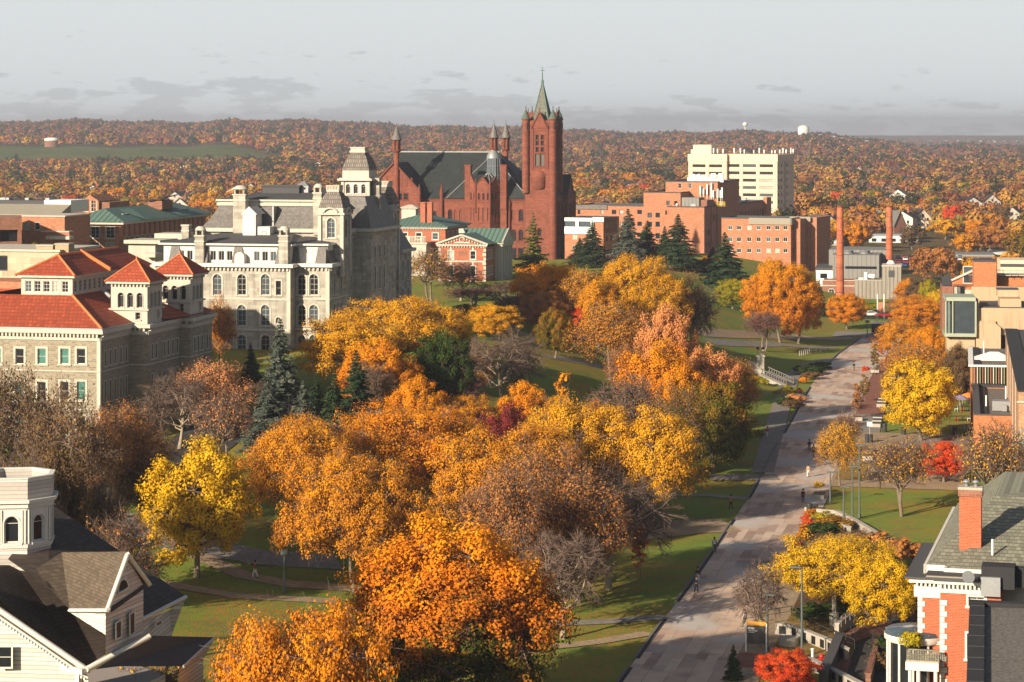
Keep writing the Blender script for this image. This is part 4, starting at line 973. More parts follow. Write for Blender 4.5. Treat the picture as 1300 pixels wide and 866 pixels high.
        rr.add(q + [ap], [(0, 1, 4), (1, 2, 4), (2, 3, 4), (3, 0, 4)]); rr.build('tower_roof', 'red_tile', o)
        r3 = MB()
        for c in q: r3.tube([c, ap], .13, 5)
        r3.cyl(ap[0], ap[1], .12, ap[2], ap[2] + .45, 6); r3.build('ridge_tile', 'ridge_tile', o)
    tower(2.4, yA, 5.1, 360.5, 329.5, (372, 391), (397, 406), True)
    tower(3.9, yB, 4.9, 351, 322.5, (363, 381), (386, 396), True)
    # vent pipe on the dark slope
    vp = MB(); x, y = fx(131, 12), 12; vp.tube([(x, y, fz(368, x, y)), (x + 1.3, y - .5, fz(376, x + 1.3, y) - .1)], .28, 8); vp.build('vent_pipe', 'grey_metal', B.root)
    W_.build('wall', ['rubble_stone'], B.root); T.build('trim', ['limestone_trim', 'grey_metal'], B.root)
tile_hall()
# ------------------------------------------------------------------ the red sandstone college with its tall tower
def castle():
    B = Bld('sandstone_college', 'red sandstone castle-like college with tall square spired tower and dark slate roofs', 'college', 672, 705, 9.5)
    W_, T, R_ = MB(), MB(), MB(); fz, fx, fy = B.fz, B.fx, B.fy
    ze = fz(253); zb = -4; xl = fx(476, 6)
    x1 = fx(531); x2 = fx(590)
    zg0 = 0
    def fr(pxs, rows, sty, w, x0, y=0, d=None):
        o = []
        for p in pxs:
            x = fx(p, y)
            for a, b in rows: o.append((x - x0, fz(b, x, y), w, fz(a, x, y) - fz(b, x, y), sty))
        return o
    RW = [(266.5, 280), (292, 306)]
    o = fr((571.5,), [(266, 280.5)], 'arch_red', 1.3, x1) + fr((578.5, 585), [(266, 281)], 'blind_red', 1.1, x1) + fr((538, 545, 552), [(268, 282)], 'arch_red', 1.0, x1) + fr((540, 552, 571, 584), [(291, 305)], 'rect_red', 1.5, x1)
    B.wall(W_, (x1, 0), (x2, 0), zb, ze, o, tb=T, sw=.14)
    xr0 = fx(643)
    o = fr((651.5,), RW[:1], 'blind_red', 1.1, xr0) + fr((661.5,), [(266, 281)], 'arch_red', 1.4, xr0) + fr((652.5, 661.5), [(291.5, 306)], 'arch_red', 1.5, xr0) + fr((652.5, 661.5), [(315, 330)], 'rect_red', 1.7, xr0)
    B.wall(W_, (xr0, 0), (0, 0), zb, ze, o, tb=T, sw=.18)
    for z in (fz(285.5), fz(310), ze - 1.0): B.strip(T, (x1, 0), (x2, 0), z, z + .3, .12); B.strip(T, (xr0, 0), (0, 0), z, z + .3, .12)
    B.strip(T, (x1, 0), (x2, 0), ze - .35, ze, .35); B.strip(T, (xr0, 0), (0, 0), ze - .35, ze, .35)
    # main roof
    yr = 15.5; zr = fz(193.5, -25, yr); xa = fx(508, yr); xb = fx(634, yr); yb = 31
    R_.add([(xl - 1, -.5, ze), (.5, -.5, ze), (.5, yb, ze), (xl - 1, yb, ze), (xa, yr, zr), (xb, yr, zr)], [(0, 1, 5, 4), (1, 2, 5), (2, 3, 4, 5), (3, 0, 4), (3, 2, 1, 0)])
    cp = MB(); cp.tube([(xa, yr, zr + .1), (xb, yr, zr + .1)], .28, 5)
    # left cross gable, projecting
    yg = -3.0; gl, gr = fx(470, yg), fx(531, yg); gm = (gl + gr) / 2; gz = fz(207.5, gm, yg); gez = fz(240, gr, yg)
    B.wall(W_, (gl, yg), (gr, yg), zb, gez, fr((508, 515.5), [(245.5, 253.5)], 'rect_red', 1.4, gl, yg), tb=T, sw=.15) if False else None
    B.wall(W_, (gl, yg), (gr, yg), zb, fz(257, gr, yg), fr((485, 498, 512, 524), [(268, 283), (292, 306)], 'arch_red', 1.3, gl, yg), tb=T, sw=.15)
    zq = fz(257, gr, yg)
    Wd = [(fx(p, yg) - gl, fz(254, fx(p, yg), yg), 1.4, 2.0, 'rect_red') for p in (508, 515.5)]
    B.wall(W_, (gl, yg), (gr, yg), zq, gez, Wd, tb=T, sw=.15)
    W_.add([(gl, yg, gez), (gr, yg, gez), (gm, yg, gz)], [(0, 1, 2)])
    for i in range(8):
        if abs(i - 3.5) < 1: continue
        x = gm + (i - 3.5) * 1.55; B.strip(T, (x - .25, yg), (x + .25, yg), gez + .6, gez + 4.2 - abs(i - 3.5) * .25, .10)
    for x in (gm - 3.6, gm + 3.6): T.box(x - .14, x + .14, yg - .06, yg, gez - 1, gez)
    W_.box(gr - .02, gr, yg, 0, zb, gez); W_.box(gl, gl + .02, yg, 0, zb, gez)
    R_.add([(gl - .4, yg - .25, gez - .4), (gm, yg - .25, gz + .25), (gr + .4, yg - .25, gez - .4), (gl - .4, yr, gez - .4), (gm, yr + .0, gz + .25), (gr + .4, yr, gez - .4)], [(0, 3, 4, 1), (1, 4, 5, 2)])
    for a, b in (((gl - .5, gez - .5), (gm, gz + .3)), ((gm, gz + .3), (gr + .5, gez - .5))):
        T.tube([(a[0], yg - .2, a[1]), (b[0], yg - .2, b[1])], .3, 5)
    def pinnacle(x, y, zs, zl, zc_, zt, r, shaft_m='sandstone_red', name='pinnacle'):
        """round shaft, open lantern, cone"""
        p = MB(); p.cyl(x, y, r * .62, zs, zl, 8, 0); p.lathe(x, y, [(r * .6, zl - .5), (r * 1.15, zl), (r * 1.15, zl + .3)], 8, 1)
        for k in range(6): a = k * math.pi / 3; p.cyl(x + math.cos(a) * r * .85, y + math.sin(a) * r * .85, r * .16, zl + .3, zc_, 5, 0)
        p.cyl(x, y, r * .4, zl + .3, zc_, 6, 0); p.lathe(x, y, [(r * 1.1, zc_), (r * 1.3, zc_ + .25)], 8, 1)
        p.lathe(x, y, [(r * 1.25, zc_ + .26), (r * .75, zc_ + (zt - zc_) * .4), (r * .3, zc_ + (zt - zc_) * .78), (.05, zt - .3)], 10, 2); p.cyl(x, y, .08, zt - .6, zt + .6, 5, 2)
        p.build(name, [shaft_m, 'sandstone_trim', 'slate'], B.root)
    pinnacle(fx(503.8, yg), yg - .2, fz(290, gm, yg), fz(192, gm, yg), fz(178.5, gm, yg), fz(158.5, gm, yg), 1.3)
    def spike(x, y, zs, zt, r=.55):
        p = MB(); p.cyl(x, y, r, zs, zt - 3.2, 8, 0); p.lathe(x, y, [(r * 1.25, zt - 3.3), (r * 1.25, zt - 3.0), (r * .6, zt - 1.2), (.05, zt)], 8, 0); p.build('turret', 'sandstone_trim', B.root)
    spike(fx(561), -.4, zb, fz(234)); spike(fx(532.5, yg), yg - .1, zb, fz(234, 0, yg)); spike(fx(669.5, -.6), -.7, zb, fz(233), .8); spike(fx(646.5), -.3, zb, fz(246))
    # crossing: big pyramidal slope
    ya = 9.0; za = fz(196, fx(626, ya), ya); pa = fx(567, -.9); pb = fx(671, -.9)
    R_.add([(pa, -.9, ze + .15), (pb, -.9, ze + .15), (fx(626, ya), ya, za), (fx(626, ya), yr, za)], [(0, 1, 2), (1, 3, 2), (0, 2, 3)])
    for q in (pa, pb): cp.tube([(q, -.95, ze + .2), (fx(626, ya), ya - .05, za + .1)], .17, 4)
    # metal dome and glazed lantern
    lx = fx(624, -.5); ly = 3.0
    gln = MB(); zl0, zl1 = fz(221, lx, ly), fz(201, lx, ly)
    ring = lambda r, z: [(lx + r * math.cos(a), ly + r * math.sin(a), z) for a in [math.pi / 8 + i * math.pi / 4 for i in range(8)]]
    gln.loft([ring(2.3, zl0 - 3), ring(2.0, zl1)], 0); o = gln.build('glass_lantern', 'glass_blue', B.root)
    bars = MB()
    for i in range(8):
        a, b = ring(2.34, zl0 - 3)[i], ring(2.04, zl1)[i]; bars.tube([a, b], .09, 4)
        c = ring(2.34, zl0 - 3)[(i + 1) % 8]; d = ring(2.04, zl1)[(i + 1) % 8]
        bars.tube([[(a[k] + c[k]) / 2 for k in range(3)], [(b[k] + d[k]) / 2 for k in range(3)]], .06, 4)
        for f in (.35, .7): bars.tube([[a[k] + (b[k] - a[k]) * f for k in range(3)], [c[k] + (d[k] - c[k]) * f for k in range(3)]], .07, 4)
    bars.build('lantern_bar', 'grey_metal', o)
    dm = MB(); dm.lathe(fx(626, 4), 4.5, [(2.2, zl1 - .1), (2.0, zl1 + .9), (1.3, zl1 + 1.9), (.9, zl1 + 2.6)], 14); dm.build('metal_dome', 'grey_metal', o)
    z = lambda p, y=4: fz(p, 0, y)
    pinnacle(fx(626.7, 4), 4.5, zl1 + 1, z(190), z(176), z(154.5), 1.15); pinnacle(fx(642.3, 20), 20, ze, z(190, 20), z(176, 20), z(155, 20), 1.2)
    # polygonal bay: three gabled faces and cone roof
    yo = -5.0; bx = fx(615, yo)
    a0, a1, a2, a3 = (fx(590, -1), 0), (fx(603.5, -4.6), -4.6), (fx(622, -4.6), -4.6), (fx(637.5, 0) - .3, -1.0)
    zE = fz(236.5, bx, -4); faces = [(a0, a1), (a1, a2), (a2, a3), (a3, (a3[0], 0.2))]
    for i, (p0, p1) in enumerate(faces):
        L = math.hypot(p1[0] - p0[0], p1[1] - p0[1]); k = 3 if L > 3 else 0
        ops = [(L * (j + .8) / 3.6 * 1.12, fz(254, 0, -4), L * .13, fz(245.5) - fz(254), 'arch_red') for j in range(k)] + [(L * (j + .8) / 3.6 * 1.12, fz(281, 0, -4), L * .13, fz(264) - fz(281), 'blind_red') for j in range(k)] + ([(L / 2, fz(305, 0, -4), L * .5, 3.2, 'arch_red'), (L / 2, fz(330, 0, -4), L * .4, 3, 'rect_red')] if k else [])
        B.wall(W_, p0, p1, zb, zE, ops, tb=T, sw=.1)
        if i < 3:
            for zz in (fz(258, 0, -4), fz(284, 0, -4), fz(310, 0, -4)): B.strip(T, p0, p1, zz, zz + .3, .12)
            m_ = ((p0[0] + p1[0]) / 2, (p0[1] + p1[1]) / 2); za_ = zE + L * .42 + .8
            W_.add([(p0[0], p0[1], zE), (p1[0], p1[1], zE), (m_[0], m_[1], za_)], [(0, 1, 2)])
            inn = (bx, -.2, zE + 1.5)
            R_.add([(p0[0], p0[1], zE), (m_[0], m_[1], za_), (p1[0], p1[1], zE), (bx, 0.5, za_)], [(0, 1, 3), (1, 2, 3)])
            T.tube([(p0[0], p0[1], zE), (m_[0], m_[1], za_ + .1)], .2, 4); T.tube([(m_[0], m_[1], za_ + .1), (p1[0], p1[1], zE)], .2, 4)
            if i < 2: spike(p1[0], p1[1], zE - 8, zE + 2.6, .35)
    ca = (bx, 0.0, fz(219.5, bx, 0)); pts = [(p[0], p[1], zE) for p in (a0, a1, a2, a3)]
    for i in range(3): R_.add([pts[i], pts[i + 1], ca], [(0, 1, 2)])
    for i in range(4): cp.tube([pts[i], ca], .15, 4)
    cp.build('roof_ridge', 'grey_metal', B.root)
    for pc, pw in ((594.3, 7.5), (639.5, 8.0)):
        x = fx(pc, -1.2); w = pw * .235; zt = fz(209, x, -1.2)
        c = MB(); c.box(x - w / 2, x + w / 2, -1.9, .3, ze - 3, zt, 0); c.box(x - w / 2 - .15, x + w / 2 + .15, -2.05, .45, zt - .5, zt, 1)
        for k in range(3): c.box(x - w / 2 + .2 + k * w * .32, x - w / 2 + .2 + k * w * .32 + .1, -1.96, -1.9, ze + 1, zt - 1, 1)
        c.box(x - w / 2, x + w / 2, -1.6, .02, zb, ze - 3, 0); c.build('chimney', ['sandstone_red', 'sandstone_trim'], B.root)
    # --- tower
    yt = -1.5; tx0, tx1 = fx(667.5, yt), fx(702, yt); tw = tx1 - tx0; z = lambda p: fz(p, tx1, yt)
    TB, TT = MB(), MB(); cx = (tx0 + tx1) / 2; cy = yt + tw / 2; ztop = z(153)
    tp = [(tx0, yt), (tx1, yt), (tx1, yt + tw), (tx0, yt + tw)]
    for i in range(4):
        p0, p1 = tp[i], tp[(i + 1) % 4]; L = tw
        ops = []
        for u in (.42, .61):
            for a, b in ((171.5, 177.5), (179, 184.5), (187, 193)): ops.append((L * u, z(b), L * .11, z(a) - z(b), 'rect_red'))
            ops.append((L * u, z(211), L * .15, z(195.5) - z(211), 'louver_red'))
        if i == 1: ops += [(L * .5, z(p), .8, 2.2, 'rect_red') for p in (262, 285, 305)]
        if i == 0: ops += [(L * .5, z(p), 1.0, 2.4, 'arch_red') for p in (300, 322)]
        B.wall(TB, p0, p1, zb, ztop, ops, tb=TT, sw=.12, dep=.35)
        for p in (167, 195, 213.5, 222): B.strip(TT, p0, p1, z(p), z(p) + .3, .14)
        # recessed centre edged by flat pilasters
        d = ((p1[0] - p0[0]) / L, (p1[1] - p0[1]) / L)
        for u0, u1 in ((.20, .29), (.74, .83)): B.strip(TT, (p0[0] + d[0] * L * u0, p0[1] + d[1] * L * u0), (p0[0] + d[0] * L * u1, p0[1] + d[1] * L * u1), z(215), z(158), .22)
        # gable
        g0, g1 = (p0[0] + d[0] * L * .2, p0[1] + d[1] * L * .2), (p0[0] + d[0] * L * .83, p0[1] + d[1] * L * .83); gm_ = ((g0[0] + g1[0]) / 2, (g0[1] + g1[1]) / 2); nx, ny = d[1] * .22, -d[0] * .22
        TB.add([(g0[0] + nx, g0[1] + ny, z(163)), (g1[0] + nx, g1[1] + ny, z(163)), (gm_[0] + nx, gm_[1] + ny, z(142.5)), (g0[0] - nx * 4, g0[1] - ny * 4, z(163)), (g1[0] - nx * 4, g1[1] - ny * 4, z(163)), (gm_[0] - nx * 8, gm_[1] - ny * 8, z(142.5))], [(0, 1, 2), (0, 2, 5, 3), (1, 4, 5, 2)])
        for e_ in (g0, g1): TT.tube([(e_[0] + nx * 1.4, e_[1] + ny * 1.4, z(163.5)), (gm_[0] + nx * 1.4, gm_[1] + ny * 1.4, z(142))], .2, 4)
        TT.cyl(gm_[0] + nx, gm_[1] + ny, .14, z(142.5), z(137.5), 5)
    # oriel drum low on the front
    ox = cx - .3; TB.lathe(ox, yt + 1.2, [(.8, z(243)), (2.4, z(239)), (2.5, z(228)), (2.5, z(222)), (1.9, z(218)), (.8, z(215))], 16)
    for p, rr in ((237, 2.5), (232, 2.6), (227, 2.6)): TT.lathe(ox, yt + 1.2, [(rr, z(p)), (rr, z(p) + .3)], 16, 0, 0, False)
    o = TB.build('tower', ['sandstone_red'], B.root); TT.build('tower_trim', ['sandstone_trim'], o)
    for i, p in enumerate(tp):
        t_ = MB(); r = 1.12; t_.cyl(p[0], p[1], r, zb if i in (1,) else z(245), z(152), 12, 0)
        for q in (160, 168, 187, 207, 222): t_.lathe(p[0], p[1], [(r * 1.12, z(q)), (r * 1.12, z(q) + .35)], 12, 1, 0, False)
        t_.lathe(p[0], p[1], [(r, z(153)), (r * 1.22, z(151.5)), (r * 1.22, z(151))], 12, 1)
        t_.lathe(p[0], p[1], [(r * 1.2, z(151)), (r * .75, z(145.5)), (r * .3, z(141)), (.06, z(137.5))], 12, 2); t_.lathe(p[0], p[1], [(.05, z(137.5)), (.2, z(136.8)), (.2, z(136)), (.03, z(134.5))], 6, 3)
        for a in range(4): an = a * 1.57 + .5 - 1.57; t_.box(p[0] + math.cos(an) * r - .12, p[0] + math.cos(an) * r + .12, p[1] + math.sin(an) * r - .12, p[1] + math.sin(an) * r + .12, z(164), z(156), 4)
        t_.build('corner_turret', ['sandstone_red', 'sandstone_trim', 'turret_slate', 'copper_trim', 'black'], o)
    sp = MB(); e = tw * .19; zs = z(155); q = [(tx0 + e, yt + e), (tx1 - e, yt + e), (tx1 - e, yt + tw - e), (tx0 + e, yt + tw - e)]; za = z(102.5)
    sp.add([(a, b, zs) for a, b in q] + [(cx, cy, za)], [(0, 1, 4), (1, 2, 4), (2, 3, 4), (3, 0, 4), (3, 2, 1, 0)], 0)
    for a, b in q: sp.tube([(a, b, zs), (cx, cy, za)], .16, 5, 1)
    sp.build('spire', ['spire_slate', 'copper_trim'], o)
    fn = MB(); fn.lathe(cx, cy, [(.3, za - .8), (.45, za), (.16, za + .5), (.16, z(92))], 6); fn.box(cx - .09, cx + .09, cy - .09, cy + .09, z(92), z(84.5)); fn.box(cx - .62, cx + .62, cy - .09, cy + .09, z(89.6), z(88.6)); fn.build('cross_finial', 'copper_trim', o)
    # shaded wing to the right of / behind the tower
    xw = fx(712, 8); 
    B.wall(W_, (tx0, .2), (xw, .2), zb, ze - 1); B.wall(W_, (xw, .2), (xw, 30), zb, ze + 1.5, [(y, z_, 1.3, 3.2, 'arch_red') for y in (6, 10, 14, 18, 22) for z_ in (4, 10)], tb=T, sw=.2)
    ym = 15; B.wall(W_, (xw, 11), (xw + 1.5, 11), zb, ze + 1.5); B.wall(W_, (xw + 1.5, 11), (xw + 1.5, 19), zb, ze + 1.5, [(2.5, 12, 1.2, 4, 'arch_red'), (5.5, 12, 1.2, 4, 'arch_red')], tb=T)
    W_.add([(xw + 1.5, 11, ze + 1.5), (xw + 1.5, 19, ze + 1.5), (xw + 1.5, 15, ze + 7)], [(0, 1, 2)])
    R_.add([(xw + 1.7, 10.6, ze + 1.2), (xw + 1.7, 15, ze + 7.2), (xw + 1.7, 19.4, ze + 1.2), (-4, 10.6, ze + 1.2), (-4, 15, ze + 7.2), (-4, 19.4, ze + 1.2)], [(0, 1, 4, 3), (1, 2, 5, 4)])
    R_.add([(tx1, .1, ze - 1), (xw + .4, .1, ze + 1.2), (xw + .4, 30.4, ze + 1.2), (-2, 30.4, ze + 1.2), (-3, 15, zr - 4), (-3, 8, zr - 6)], [(0, 1, 5), (1, 2, 4, 5), (2, 3, 4)])
    bt = MB()
    for y in (4, 8.4, 19.6, 25): bt.box(xw, xw + .8, y - .5, y + .5, zb, ze - 1)
    bt.build('buttress', 'sandstone_red', B.root)
    W_.box(-.05, 0, 0, 25, zb, ze - .1); W_.box(xl, xl + .05, 0, yb - 1, zb, ze)
    W_.build('wall', ['sandstone_red'], B.root); T.build('trim', ['sandstone_trim'], B.root); R_.build('slate_roof', ['slate_roof_dark'], B.root)
mat('turret_slate', (.09, .12, .10, 1), vs=2)
mat('spire_slate', (.20, .205, .175, 1), (.13, .135, .115, 1), vs=1, amt=.4, pat='brick', bw=.6, bh=.5, msize=.05)
castle()

# ------------------------------------------------------------------ small red brick hall with a pediment, and its green roofed neighbour
def pediment_hall():
    B = Bld('pedimented_hall', 'small red brick hall with white-trimmed pediment and quoins', 'hall', 616.5, 560, 8.5)
    W_, T, R_ = MB(), MB(), MB(); fz, fx, fy = B.fz, B.fx, B.fy
    xl = fx(557); ze = fz(314); zb = -3; ops = []
    for p in (572.5, 600.5):
        for a, b in ((319, 329.5), (337.8, 351), (357.5, 371)): ops.append((fx(p) - xl, fz(b), 1.25, fz(a) - fz(b), 'house'))
    B.wall(W_, (xl, 0), (0, 0), zb, ze, ops, tb=T, tm=1, sw=.16)
    T.box(fx(582), fx(592), -.07, 0, fz(324.5), fz(319.5), 2)
    for px, z_ in ((572.5, 318.8), (600.5, 318.8), (572.5, 337.2), (600.5, 337.2)): T.box(fx(px) - .16, fx(px) + .16, -.12, -.02, fz(z_) + .1, fz(z_) + .75, 1)
    for k in range(12):
        z = fz(376) + k * 1.05
        for x in (0, xl):
            T.box(x - (.75 if k % 2 else .5) if x == 0 else x - .08, x + .08 if x == 0 else x + (.75 if k % 2 else .5), -.08, .02, z, z + .72, 0)
        T.box(0, .08, -.04, .75 if k % 2 else .5, z, z + .72, 0)
    B.strip(T, (xl, 0), (0, 0), fz(333.2), fz(331.3), .15, 0); B.dentils(T, (xl, 0), (0, 0), ze - .1, ze + .25, .3, .3, .35, 0); B.strip(T, (xl - .5, 0), (.5, 0), ze + .25, ze + .6, .5, 0)
    xm = xl / 2; za = fz(299, xm); zE = ze + .6
    W_.add([(xl, 0, zE), (0, 0, zE), (xm, 0, za - .4)], [(0, 1, 2)])
    for q in (xl - .6, .6):
        T.tube([(q, -.3, zE + .05), (xm, -.3, za + .1)], .3, 4, 0)
        for i in range(9): f = (i + .7) / 9.5; x = q + (xm - q) * f; T.box(x - .14, x + .14, -.32, 0, zE + (za - zE) * f - .75, zE + (za - zE) * f - .35, 0)
    T.lathe(0, 0, [], 8) if False else None
    rd = MB(); rd.tube([(xm + .62 * math.cos(a), -.12, zE + 1.15 + .62 * math.sin(a)) for a in [i * math.pi / 7 for i in range(15)]], .13, 5); rd.box(xm - 1.9, xm + 1.9, -.12, -.02, zE + .35, zE + .6); rd.build('round_window_trim', 'white_paint', B.root)
    yb = 24
    so_ = [(y, z0, .95, 2.0, 'house') for y in (1.8, 4.0, 6.2) for z0 in (fz(329.5), fz(350), fz(371))]
    B.wall(W_, (0, 0), (0, yb), zb, ze, so_, tb=T, tm=1, sw=.14); B.wall(W_, (xl, yb), (xl, 0), zb, ze); B.wall(W_, (0, yb), (xl, yb), zb, ze)
    R_.add([(xl - .7, -.4, zE - .02), (xm, -.4, za + .25), (.7, -.4, zE - .02), (xl - .7, yb, zE - .02), (xm, yb, za + .25), (.7, yb, zE - .02)], [(0, 1, 4, 3), (1, 2, 5, 4)])
    # side portico: tall pilasters and its own gable facing right
    y0, y1 = 9.0, 20.0; zt = ze + .4; xp = 1.6
    W_.box(0, xp - .5, y0, y1, zb, zt, 1); ym = (y0 + y1) / 2
    for y in [y0 + .5 + i * (y1 - y0 - 1) / 5 for i in range(6)]: T.box(xp - .5, xp + .15, y - .38, y + .38, zb, zt - .7, 0)
    T.box(-.1, xp + .35, y0 - .2, y1 + .2, zt - .7, zt, 0); T.box(0, xp + .7, y0 - .6, y1 + .6, zt, zt + .35, 0)
    zz = zt + 3.3; T.add([(xp + .5, y0 - .6, zt + .35), (xp + .5, y1 + .6, zt + .35), (xp + .5, ym, zz)], [(0, 1, 2)], 0)
    for q in (y0 - .6, y1 + .6): T.tube([(xp + .5, q, zt + .4), (xp + .5, ym, zz + .1)], .28, 4, 0)
    R_.add([(xp + .7, y0 - .8, zt + .3), (xp + .7, ym, zz + .2), (xp + .7, y1 + .8, zt + .3), (xm, y0 - .8, zt + .3), (xm - 4, ym, zz + .2), (xm, y1 + .8, zt + .3)], [(0, 1, 4, 3), (1, 2, 5, 4)])
    W_.build('wall', ['brick_red', 'limestone_trim'], B.root); T.build('trim', ['limestone_trim', 'white_paint', 'brick_brown'], B.root); R_.build('copper_roof', 'copper_green', B.root)
    sl = MB(); sl.box(fx(583, 12), fx(589, 12), 11.5, 13, za, za + 1.1); sl.hip(fx(584, 9), fx(590, 9), 9, 10.5, za + .35, za + 1.2); sl.build('skylight', 'limestone_trim', B.root)
    Q = Bld('green_hip_hall', 'brick hall with green copper hip roof and stone balustrade behind the domed towers', 'hall', 565.5, 592, 9.5)
    W_, T, R_ = MB(), MB(), MB(); fz, fx = Q.fz, Q.fx; xl = fx(478); ze = fz(290.5)
    Q.wall(W_, (xl, 0), (0, 0), -3, ze, [(fx(p) - xl, fz(304.5), 1.5, fz(295.8) - fz(304.5), 'house') for p in (496, 513.7, 531.7, 552.7)] + [(fx(p) - xl, fz(330), 1.4, 2.8, 'house') for p in (513.7, 531.7, 552.7)], tb=T, tm=1, sw=.15)
    Q.wall(W_, (0, 0), (0, 22), -3, ze, [(y, fz(304), 1.2, 1.8, 'house') for y in (3, 7, 11, 15)], tb=T, tm=1); Q.wall(W_, (0, 22), (xl, 22), -3, ze); Q.wall(W_, (xl, 22), (xl, 0), -3, ze)
    T.box(xl - .6, .6, -.6, 22.6, ze, ze + .5, 0); Q.dentils(T, (xl, 0), (0, 0), ze - .3, ze, .3, .3, .35, 0); R_.hip(xl - .8, .8, -.8, 22.8, ze + .52, fz(272, -8, 10), m=0)
    bx = fx(541, -4); T.box(xl, bx, -4, 0, -3, fz(308.5, bx, -4), 0); T.box(xl - .3, bx + .3, -4.3, 0, fz(310, bx, -4), fz(308, bx, -4), 0)
    z0, z1 = fz(308, bx, -4), fz(300, bx, -4); x = xl
    bl = MB(); i = 0
    while x < bx: bl.box(x, x + (.55 if i % 7 == 0 else .16), -4.1, -3.8, z0, z1 - .2); x += .4 if i % 7 else .75; i += 1
    bl.box(xl, bx, -4.15, -3.75, z1 - .22, z1); bl.build('balustrade', 'limestone_trim', Q.root)
    for p in (537.5, 546): Q.chimney(fx(p, 3), 3, 1.25, 1.2, ze, fz(258, 0, 3), 'brick_red', 'brick_red')
    pn = MB(); pn.box(fx(511, 22), fx(529, 22), 21, 24, ze, fz(264.5, 0, 22)); pn.hip(fx(509, 22), fx(531, 22), 20.8, 24.4, fz(264.5, 0, 22), fz(260.5, 0, 22), ov=.2); pn.build('roof_vent', 'limestone_trim', Q.root)
    W_.build('wall', 'brick_red', Q.root); T.build('trim', ['limestone_trim', 'white_paint'], Q.root); R_.build('copper_roof', 'copper_green', Q.root)
pediment_hall()

